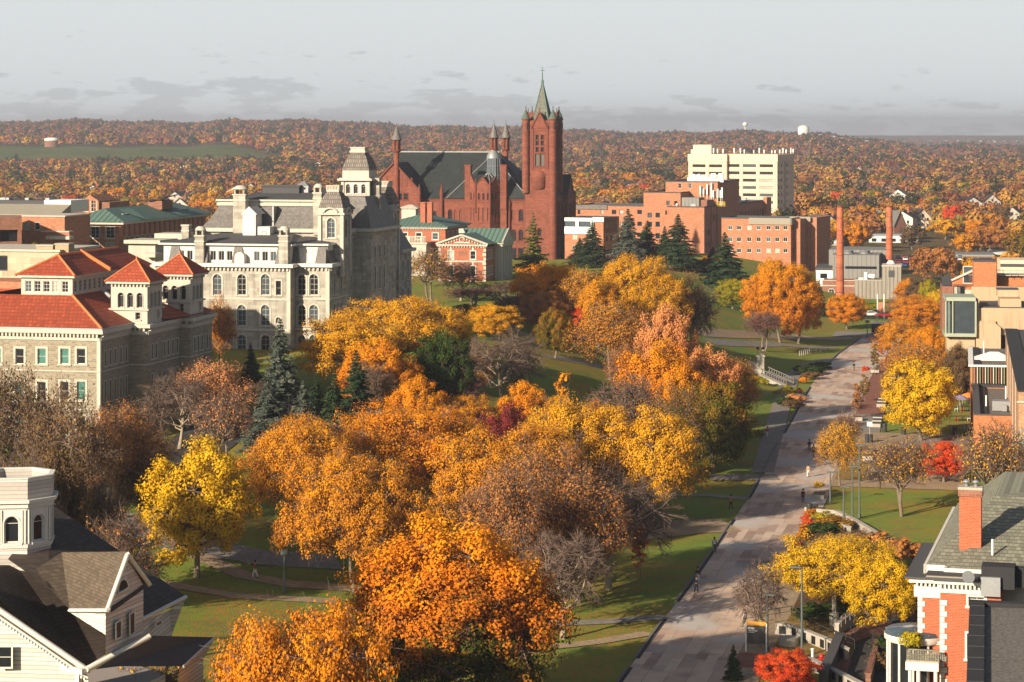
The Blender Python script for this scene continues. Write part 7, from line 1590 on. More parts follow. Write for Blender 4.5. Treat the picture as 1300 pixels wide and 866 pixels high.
mat('sign_grey', (.09, .08, .075, 1)); mat('orange_band', (.75, .33, .04, 1)); mat('lamp_green', (.10, .12, .12, 1), rough=.5)
# ------------------------------------------------------------------ the long walk, plazas, beds and paths
def sheet(name, s0, s1, t0, t1, mt, z=.03, kind='structure'):
    """flat sheet in walk coordinates; local x across, y along"""
    b = MB(); n = max(1, int(abs(s1 - s0) / 5)); S = [s0 + (s1 - s0) * i / n for i in range(n + 1)]
    b.add([(t + bend(s), s, z) for s in S for t in (t0, t1)], [(2 * i, 2 * i + 1, 2 * i + 3, 2 * i + 2) for i in range(n)]); return tag(b.build(name, mt, None, (M0[0], M0[1], 0), MROT), kind=kind)
sheet('walk_pavement', -80, 352, 0, 10.2, 'pavers', .030)
sheet('plaza_pavement', 118, 352, 10.2, 15, 'brick_paving', .034); sheet('plaza_strip', 176, 200, 9.9, 15, 'path_grey', .038); sheet('plaza_paving', 118, 176, 9.9, 28, 'path_tan', .036)
for a, b_ in ((124, 141), (146, 152)): sheet('leaf_covered_bed', a, b_, 10.4, 14.5, 'leaf_litter', .05)
sheet('cross_pavement', 348, 362, -30, 40, 'path_grey', .042); sheet('plaza_pavement', -80, 60, 9.0, 12, 'path_tan', .034); sheet('front_pavement', 8, 14, 9, 22, 'brick_paving', .04)
for s0, s1 in ((-80, 6), (9.5, 28), (36, 88), (104, 160), (172, 240), (262, 344)):
    b = MB(); n = int((s1 - s0) / 5) + 1; S = [s0 + (s1 - s0) * i / n for i in range(n + 1)]; b.loft([[(bend(s) - .24, s, -.1), (bend(s), s, -.1), (bend(s), s, .14), (bend(s) - .24, s, .14)] for s in S]); tag(b.build('kerb', 'granite', None, (M0[0], M0[1], 0), MROT), kind='structure')
    sheet('gutter_strip', s0, s1, .004, .33, 'asphalt', .037)
def rb(nm, mt, w, *pp): ribbon(nm, pix(*pp), w, mt)
rb('footpath', 'path_tan', 1.9, (824, 804), (760, 815), (690, 823), (600, 836)); rb('footpath', 'path_grey', 2.2, (846, 783), (780, 789), (700, 792), (600, 796))
rb('broad_path', 'path_tan', 9.5, (928, 667), (870, 669), (800, 676), (700, 684)); rb('path_inlay', 'path_grey', 2.6, (928, 665.5), (870, 667), (800, 674)) if False else None
rb('footpath', 'path_grey', 2.2, (950, 634), (900, 629), (840, 628)); rb('footpath', 'path_grey', 5.5, (988, 606), (950, 606), (900, 606)); rb('ramp_path', 'path_grey', 3.2, (968, 600), (979, 560), (992, 515), (1005, 478), (1030, 462), (1062, 455))
rb('campus_road', 'path_tan', 5.5, (1085, 429.5), (1020, 428), (960, 425), (880, 421)); rb('footpath', 'path_grey', 2.4, (690, 452), (735, 459), (780, 470), (830, 474)); rb('campus_road', 'path_grey', 4.0, (1060, 441), (990, 437), (900, 434))
rb('footpath', 'path_tan', 1.9, (150, 730), (230, 745), (300, 757), (430, 764)); rb('footpath', 'path_tan', 2.6, (250, 705), (310, 731), (370, 742), (460, 748)); rb('campus_drive', 'asphalt', 9, (90, 640), (190, 612), (260, 560), (300, 520)); rb('campus_drive', 'path_grey', 6, (130, 655), (230, 690), (330, 708), (430, 714))
rb('footpath', 'path_tan', 2.4, (560, 392), (640, 415), (700, 440)); rb('footpath', 'path_tan', 2.0, (870, 372), (886, 384), (905, 392)); rb('footpath', 'path_tan', 2.6, (1085, 616), (1130, 616), (1190, 612))
rb('cafe_terrace', 'path_grey', 7, (1130, 566), (1185, 562), (1236, 560)); rb('cafe_terrace', 'path_grey', 6, (1205, 505), (1236, 503)); rb('footpath', 'path_grey', 2.0, (1190, 475), (1236, 478))
def P2(px, py): return G(px, py)
def at_st(s, t): x, y = XD(s, t); return (x, y)

# long seat walls, steps and ramp at the lower right
def seat_wall(nm, pts, label, h=.8, w=.45, mt='paving_stone', panels=0, cat='wall', z=None):
    o = empty(nm, (pts[0][0], pts[0][1], 0), 0, label, cat); b = MB(); p = [(q[0] - pts[0][0], q[1] - pts[0][1]) for q in pts]
    for i in range(len(p) - 1):
        u = Vector((p[i + 1][0] - p[i][0], p[i + 1][1] - p[i][1])); b.obox(p[i], u, u.length, w / 2, -.2, h); b.obox(p[i], u, u.length, w / 2 + .08, h, h + .1)
    b.build('masonry', mt, o)
    for i in range(len(p) - 1):
        u = Vector((p[i + 1][0] - p[i][0], p[i + 1][1] - p[i][1])); n = int(u.length / 1.3); un = u.normalized(); nn = Vector((un.y, -un.x))
        if nn.y > 0: nn = -nn
        for k in range(n if panels else 0):
            c_ = Vector(p[i]) + un * (k + .5) * u.length / n + nn * (w / 2 + .02); m_ = MB(); m_.obox(c_ - un * .35, un, .7, .03, .12, h - .12); m_.build('dark_panel', 'black', o)
    return o
seat_wall('seat_wall', pix((1037, 655), (1062, 657), (1085, 668), (1110, 683), (1140, 697), (1160, 710)), 'curved pale seat wall edging the lawn above the marigold bed', panels=0)
seat_wall('panel_wall', pix((1040, 662), (1058, 666), (1078, 678)), 'low wall with square dark panels beside the marigold bed', panels=1)
seat_wall('panel_wall', pix((985, 805), (1004, 807), (1030, 817), (1052, 826), (1075, 838)), 'curved pale wall with a row of dark slanted panels beside the leaf-strewn lawn', h=1.0, panels=1)
seat_wall('panel_wall', pix((1026, 848), (1048, 858), (1075, 872), (1100, 885)), 'low wall with dark panels below the red hydrant', h=.9, panels=1)
seat_wall('stair_wall', pix((1102, 775), (1078, 795), (1062, 808)), 'sloping concrete stair wall with railing under the yellow tree', h=1.2)
seat_wall('retaining_wall', pix((1060, 840), (1068, 824), (1090, 812), (1130, 803)), 'curved brick-topped retaining wall around the sunken ramp', h=1.0, mt='brick_brown')
sheet('ramp_surface', 2, 26, 19.4, 23, 'asphalt', .05); seat_wall('ramp_wall', pix((1045, 872), (1055, 850), (1066, 822)), 'dark coped wall on the left side of the sunken ramp', h=1.3, w=.7, mt='membrane_roof')
seat_wall('ramp_wall', pix((1102, 872), (1108, 850), (1112, 828)), 'brick wall with dark handrail on the right side of the sunken ramp', h=1.1, mt='brick_brown')
for s0, s1, t0, t1 in ((62, 86, 8.7, 13), ): sheet('flower_bed', s0, s1, t0, t1, 'soil', .06)
sheet('planting_ground', 20, 60, 12, 40, 'soil', .02); sheet('leaf_covered_lawn', 8, 34, 12, 19, 'leaf_litter', .03)
def steps(nm, p0, ang, n, w, label, rise=.16, run=.36, mt='paving_stone', up=1):
    o = empty(nm, (p0[0], p0[1], zgf(p0[0], p0[1])), ang, label, 'steps')
    for i in range(n): b = MB(); b.box(-w / 2, w / 2, i * run, n * run, i * rise - (.3 if i == 0 else .0), (i + 1) * rise); b.build('step', mt, o)
    return o
a = P2(1098, 790); steps('stone_steps', a, rad(-50), 9, 3.0, 'grey steps descending beneath the yellow tree beside the mansion')
a = P2(1024, 508); steps('stone_steps', a, MROT + rad(75), 6, 6.0, 'wide low steps from the walk up to the ramp path', .14, .5)
a = P2(1004, 489); st_ = steps('stone_steps', a, MROT + rad(78), 12, 3.4, 'steep steps between balustrades below the stone gate pier', .17, .4)
# balustrades of the upper steps and the stone pier with two lamps
for dt, lb in ((-2.2, 'nearer stone balustrade beside the steep upper steps'), (2.2, 'farther dark stone balustrade beside the steep upper steps')):
    o = empty('balustrade', (a[0], a[1], a[2]), MROT + rad(78), lb, 'balustrade'); b = MB(); b.obox((dt, 0), (0, 1), 5.2, .22, -.1, .35, 0, z0b=1.9, z1b=2.35); b.obox((dt, 0), (0, 1), 5.2, .22, .95, 1.1, 0, z0b=2.95, z1b=3.1); b.build('rail', 'granite', o)
    for i in range(11): b = MB(); y = .2 + i * .47; b.cyl(dt, y, .1, .35 + y * .385, .98 + y * .385, 6); b.build('baluster', 'granite', o)
pp = P2(966, 477); o = empty('gate_pier', pp, MROT, 'tall pale stone gate pier with two white globe lamps above the steps', 'pier'); b = MB(); b.box(-.7, .7, -.7, .7, -.5, 3.7); b.box(-.9, .9, -.9, .9, 3.7, 4.0); b.box(-.6, .6, -.6, .6, 4.0, 4.3); b.box(-2.6, -.7, -.5, .5, -.5, 2.5); b.box(-2.7, -.7, -.6, .6, 2.5, 2.7); b.build('pier_masonry', 'concrete', o)
for x in (-.6, .4): l_ = MB(); l_.cyl(x, 0, .05, 4.3, 5.2, 6, 0); l_.lathe(x, 0, [(.05, 5.0), (.3, 5.15), (.3, 5.4), (.1, 5.5)], 8, 0); l_.lathe(x, 0, [(.05, 4.7), (.25, 4.85), (.2, 5.0)], 8, 1); l_.build('gate_lamp', ['black', 'white_panel'], o)
# metal railings
def railing(pts, label, h=1.0, mt='dark_metal', z=0):
    o = empty('handrail', (pts[0][0], pts[0][1], pts[0][2] + z), 0, label, 'railing'); p = [Vector((q[0] - pts[0][0], q[1] - pts[0][1], q[2] - pts[0][2])) for q in pts]; b = MB(); up = Vector((0, 0, h))
    b.tube([q + up for q in p], .05, 5); b.tube([q + up * .5 for q in p], .025, 4)
    for i in range(len(p) - 1):
        n = max(1, int((p[i + 1] - p[i]).length / 1.4))
        for k in range(n + 1): q = p[i].lerp(p[i + 1], k / n); b.tube([q, q + up], .035, 4)
    b.build('rail', mt, o)
railing(pix((945, 800), (1005, 790), (1040, 815), (1085, 834)), 'dark metal handrail along the curved panel wall', z=.6); railing(pix((1000, 712), (1030, 700), (1050, 690)), 'pale handrail across the marigold bed', mt='grey_metal'); railing(pix((1080, 822), (1100, 806), (1130, 800)), 'dark handrail round the retaining wall', z=.9); railing(pix((1098, 868), (1106, 846), (1110, 830)), 'black handrail beside the sunken ramp', z=1.1); railing(pix((1068, 812), (1090, 795), (1108, 778)), 'grey railing with mesh on the stair wall', z=1.2, mt='grey_metal')
railing(pix((1015, 452), (1030, 448), (1048, 447)), 'pale metal rail at the top of the planted slope', mt='white_panel')

# benches, planters, lamps and small fittings
def cube_seat(s, t, label, group=None):
    x, y = at_st(s, t); o = empty('seat_block', (x, y, .03), MROT, label, 'bench', group); b = MB(); b.box(-.75, .75, -1.3, 1.3, 0, .55); b.build('stone_base', 'paving_stone', o); c = MB()
    for k in (-1.1, -.35, .4): c.box(-.72, .72, k, k + .6, .55, .63)
    c.build('seat_slat', 'dark_metal', o); return o
for i in range(11):
    s = 184 + i * 4.6 + (14 if i > 2 else 0) + (26 if i > 5 else 0); cube_seat(s, 14.2, 'pale block bench with dark slats in the row by the brick plaza', 'block benches along the brick plaza')
def gpx(px, py): v = P2(px, py); return ST(v.x, v.y)
for (px, py), lb in (((1102, 583), 'lone block bench on the golden leaf bed'), ((1040, 632), 'block bench beside the walk with orange flowers on top'), ((1030, 648), 'dark block bench at the head of the marigold bed')):
    s, t = gpx(px, py); cube_seat(s, t, lb)
def planter(px, py, label, group=None):
    v = P2(px, py); o = empty('planter', v, MROT, label, 'planter', group); b = MB(); b.box(-.8, .8, -.8, .8, 0, .65); b.box(-.7, .7, -.7, .7, .65, .67, 1); b.build('tub', ['paving_stone', 'soil'], o)
for px, py in ((1119, 456), (1111, 473), (1089, 534)): planter(px, py, 'square pale tree planter box on the brick plaza', 'tree planter boxes on the brick plaza')
def flowers(px, py, m_, w, h, label, group, z=0.0, nm='flower_clump', cat='flowers'):
    v = P2(px, py); wm, lm, h0, r0 = TP['shrub'][rng.randrange(2)]; o = link(nm, lm, None, (v.x, v.y, v.z + z), rng.uniform(0, 6), [M[m_]], (w / 3.2, w / 3.2, h / 1.9)); tag(o, label, cat, group); return o
for px, py, k in ((1027, 655, 0), (1024, 661, 1), (1026, 667, 1), (1022, 673, 0), (1021, 679, 0), (1017, 684, 0), (1016, 690, 0), (1012, 696, 1), (1037, 653, 0)):
    flowers(px, py, ['leaf_flame', 'leaf_red'][k], 1.5, .8, ['orange marigold clump in the row edging the dark bed', 'red flower clump in the row edging the dark bed'][k], ['orange marigolds edging the dark bed', 'red flowers edging the dark bed'][k])
flowers(1040, 626, 'leaf_yellow', 1.6, .9, 'yellow-orange mums on the bench beside the walk', None, .6); flowers(1099, 476, 'leaf_red', 1.7, 1.2, 'round red and orange flower pot at the middle of the walk', None, .5)
for px, py, m_, w_, h_, lb in ((1026, 476, 'leaf_green', 6, 2.0, 'dark green clipped shrubs on the slope above the planted bed'), (1040, 470, 'leaf_green', 5, 1.6, 'dark shrub at the top end of the planted slope'), (1021, 487, 'leaf_orange', 2, 1.3, 'orange mum clump beside the wide low steps'), (1030, 482, 'leaf_brown', 4, 1.6, 'brown ornamental grass by the planted slope'), (1011, 512, 'leaf_peach', 4, 1.6, 'pinkish ornamental grass below the wide steps'), (1007, 519, 'leaf_brown', 4, 1.6, 'tan ornamental grass at the corner of the kerb'), (1013, 500, 'leaf_crimson', 2, 1, 'purple flowers beside the wide steps'), (997, 505, 'leaf_lime', 4, 2.2, 'bright green bamboo-like shrub between ramp path and steps'), (996, 516, 'leaf_green', 3.4, 1.8, 'green shrub at the end of the ramp path bed'), (970, 489, 'leaf_lime', 2.4, 1.2, 'yellow-green shrub at the foot of the balustrade'), (956, 484, 'leaf_yellow', 2.8, 1.1, 'yellow shrub left of the balustrade'),
    (1060, 672, 'leaf_mixed', 5, 1.5, 'mixed green and rust shrub inside the dark bed'), (1045, 678, 'leaf_green', 4, 1.4, 'dark green shrub inside the dark bed'), (1048, 664, 'leaf_lime', 3.5, 1.3, 'light green shrub in the dark bed near the panel wall'), (1140, 835, 'leaf_green', 5, 2.0, 'dark green shrub below the round bay'), (1122, 850, 'leaf_brown', 3.5, 1.5, 'brown shrub by the sunken ramp'), (1040, 790, 'leaf_green', 5, 1.7, 'dark green shrub behind the curved panel wall'), (1070, 785, 'leaf_green', 5, 1.7, 'dark shrub beneath the yellow tree'), (1130, 765, 'leaf_mixed', 5, 2.5, 'reddish shrub beside the round bay'), (1100, 720, 'leaf_crimson', 8, 3.5, 'dark red shrub mass below the seat wall'), (1135, 725, 'leaf_rust', 8, 4, 'rust shrub beside the mansion roof'), (1080, 705, 'leaf_rust', 6, 2.5, 'rusty low shrub below the pale seat wall')):
    flowers(px, py, m_, w_, h_, lb, None, nm='shrub', cat='shrub')
def lamp(px, py, top, label, arm=1, group=None):
    v = P2(px, py); h = H - v.y * (top - HY) / F - v.z; o = empty('street_lamp', v, MROT, label, 'street lamp', group); b = MB(); b.tube([(0, 0, 0), (0, 0, h)], .13, 8, 0, .08); b.cyl(0, 0, .22, 0, .5, 8); b.build('pole', 'lamp_green', o)
    c = MB(); c.box(-.35 if arm else -1.1, .75 if arm else -.1, -.22, .22, h - .05, h + .1) if arm < 2 else c.lathe(0, 0, [(.45, h - .1), (.5, h), (.5, h + .35), (.3, h + .45)], 10); c.build('lamp_head', 'lamp_green', o)
for a_ in ((1018, 835, 720.5, 'dark tall lamp post with flat head before the yellow tree', 0), (1091, 657, 565, 'tall slim lamp post at the left edge of the right-hand lawn'), (1082, 660, 592, 'slim lamp post just left of the tallest lawn lamp'), (1071, 664, 618, 'short grey post of the lamps by the seat wall'), (1054, 640, 600, 'grey lamp post behind the bare young tree by the walk'), (1141, 486, 430, 'lamp post between plaza benches, nearest the orange trees'), (1134, 477, 436, 'lamp post at the plaza, second from the orange trees'), (1127, 455, 432, 'far lamp post beside the red columnar tree'), (974, 828, 755, 'thin lamp post behind the dark sign board')): lamp(*a_[:4], arm=1 if len(a_) < 5 else a_[4])
lamp(361, 752, 703, 'twin-post brown path lamp near the yellow tree', 2); lamp(141, 655, 624, 'path lamp beside the asphalt drive at left', 2); lamp(583, 872, 842, 'path lamp in front of the big maple', 2); lamp(1101, 428, 409, 'round headed sign lamp at the far end of the walk', 2)
def small(nm, px, py, parts, label, cat, rz=MROT, group=None):
    v = P2(px, py); o = empty(nm, v, rz, label, cat, group)
    for pn, mt_, fn in parts: b = MB(); fn(b); b.build(pn, mt_, o)
    return o
bin_ = lambda b: (b.cyl(0, 0, .38, 0, 1.15, 12), b.lathe(0, 0, [(.42, 1.15), (.42, 1.25), (.2, 1.3)], 12))
for px, py, lb in ((1027.5, 652, 'dark round litter bin at the corner of the marigold bed'), (1101, 562, 'left one of two black litter bins by the white signpost'), (1105, 562, 'right one of two black litter bins by the white signpost'), (1147, 552, 'grey litter bin beneath the big yellow tree'), (1212, 552, 'dark litter bin on the cafe terrace'), (1123, 548, 'black bin at the end of the bench row')):
    small('litter_bin', px, py, [('bin_body', 'dark_metal', bin_)], lb, 'litter bin')
small('signpost', 1104, 560, [('post', 'grey_metal', lambda b: b.box(-.05, .05, -.05, .05, 0, 3.0)), ('sign_plate', 'white_panel', lambda b: b.box(-.4, .4, -.08, -.055, 2.3, 3.0))], 'white sign on a post by the two black bins', 'sign')
small('map_board', 960, 828, [('frame', 'white_panel', lambda b: (b.box(-1.3, -1.15, -.08, .08, 0, 3.2), b.box(1.15, 1.3, -.08, .08, 0, 3.2))), ('board', 'sign_grey', lambda b: b.box(-1.1, 1.1, -.05, .05, .9, 2.9)), ('top_band', 'orange_band', lambda b: b.box(-1.2, 1.2, -.09, .09, 2.95, 3.35)), ('sign_text', 'white_panel', lambda b: [b.box(-.95 + i * .16, -.87 + i * .16, -.075, -.055, 2.5 - (.02 if i % 2 else 0), 2.72) for i in range(5)] + [b.box(-.95, .1, -.075, -.055, 2.3, 2.36), b.box(-.95, -.2, -.075, -.055, 2.15, 2.2)])], 'grey information board with white posts and orange top beside the walk', 'sign').scale = (.78, .8, .85)
small('fire_hydrant', 1043, 845, [('hydrant_body', 'red_paint', lambda b: (b.lathe(0, 0, [(.24, 0), (.24, .12), (.17, .14), (.17, .75), (.23, .78), (.23, .86), (.14, 1.0), (.05, 1.08)], 10), b.box(-.32, .32, -.08, .08, .5, .66)))], 'red fire hydrant on the golden leaf-strewn lawn', 'fire hydrant')
small('marker_post', 1031.5, 837, [('post', 'white_panel', lambda b: (b.cyl(0, 0, .12, 0, .85, 8), b.cyl(0, 0, .17, .85, 1.0, 8)))], 'short white marker post left of the red hydrant', 'bollard')
small('concrete_drum', 1001, 819, [('drum', 'concrete', lambda b: b.cyl(0, 0, .95, 0, .75, 16))], 'round concrete drum seat on the leaf-strewn lawn', 'seat')
for px, py in ((166, 610), (168, 617)): small('traffic_cone', px, py, [('cone', 'orange_paint', lambda b: b.lathe(0, 0, [(.3, 0), (.3, .05), (.18, .06), (.05, .8)], 8))], 'orange traffic cone on the asphalt drive', 'traffic cone', group='orange traffic cones on the asphalt drive')
small('striped_pole', 1118, 415, [('pole', 'white_panel', lambda b: (b.box(-.9, -.7, -.1, .1, 0, 8), b.box(.7, .9, -.1, .1, 0, 8))), ('banner', 'brick_orange', lambda b: b.box(-.7, .7, -.05, .05, 3.5, 6))], 'tall red and white banner frame at the far end of the walk', 'banner')
small('bus_shelter', 1128, 425, [('roof', 'white_panel', lambda b: b.box(-4, 4, -1.2, 1.2, 2.6, 2.9)), ('glass_wall', 'glass', lambda b: b.box(-3.9, 3.9, 1.0, 1.1, .2, 2.6)), ('post', 'dark_metal', lambda b: [b.box(x, x + .12, -1.1, -1, 0, 2.6) for x in (-3.9, -1.3, 1.3, 3.8)])], 'low glass shelter with white roof at the far end of the walk', 'shelter')
small('street_barrier', 1109, 434, [('barrier', 'orange_paint', lambda b: (b.box(-1.2, 1.2, -.1, .1, .5, .9), b.box(-1.1, -.95, -.3, .3, 0, .9), b.box(.95, 1.1, -.3, .3, 0, .9)))], 'orange street barrier closing the far end of the walk', 'barrier')
mat('umb_purple', (.22, .20, .32, 1)); mat('umb_orange', (.72, .22, .04, 1))
for i, (px, py, c_) in enumerate(((1222, 515, 'umb_purple'), (1229, 520, 'umb_orange'), (1219, 523, 'umb_purple'))):
    small('cafe_umbrella', px, py, [('canopy', c_, lambda b: b.lathe(0, 0, [(1.6, 2.2), (.8, 2.7), (.04, 2.95)], 8, 0, 0, False)), ('pole', 'grey_metal', lambda b: b.cyl(0, 0, .05, 0, 2.3, 6))], ['dusty blue cafe umbrella farthest back by the brick wall', 'orange cafe umbrella next to the brick wall', 'slate blue cafe umbrella left of the orange one'][i], 'umbrella')
for i in range(12):
    px, py = 1206 + (i % 4) * 8, 522 + (i // 4) * 12; small('cafe_table', px, py, [('table_top', 'dark_metal', lambda b: b.cyl(0, 0, .6, .72, .77, 12)), ('leg', 'dark_metal', lambda b: b.cyl(0, 0, .06, 0, .72, 6)), ('chair', ['white_panel', 'red_paint', 'dark_metal'][i % 3], lambda b: (b.box(.8, 1.3, -.25, .25, .4, .45), b.box(1.25, 1.3, -.25, .25, .45, .9), b.box(.8, .85, -.25, .25, 0, .4), b.box(1.25, 1.3, -.25, .25, 0, .4)))], 'dark round cafe table with chair on the terrace by the orange wall', 'table', group='cafe tables on the terrace')
# stone pedestal and van glimpsed left
small('stone_post', 1059, 795, [('post', 'concrete', lambda b: (b.box(-.45, .45, -.45, .45, 0, 1.3), b.box(-.2, .2, -.2, .2, 1.3, 3.4)))], 'pale stone post in the dark planting behind the panel wall', 'post')
v = P2(140, 618); o = empty('utility_trailer', v, rad(20), 'dark red utility trailer parked on the asphalt drive', 'trailer'); b = MB(); b.box(-3.4, 3.4, -1.2, 1.2, .6, 2.9); b.build('box_body', 'sandstone_trim', o)
for x in (-1.8, 1.8): b = MB(); b.loft([[(x + .4 * math.cos(a), y, .4 + .4 * math.sin(a)) for a in [i * math.pi / 5 for i in range(10)]] for y in (-1.15, 1.15)]); b.build('wheel', 'black', o)
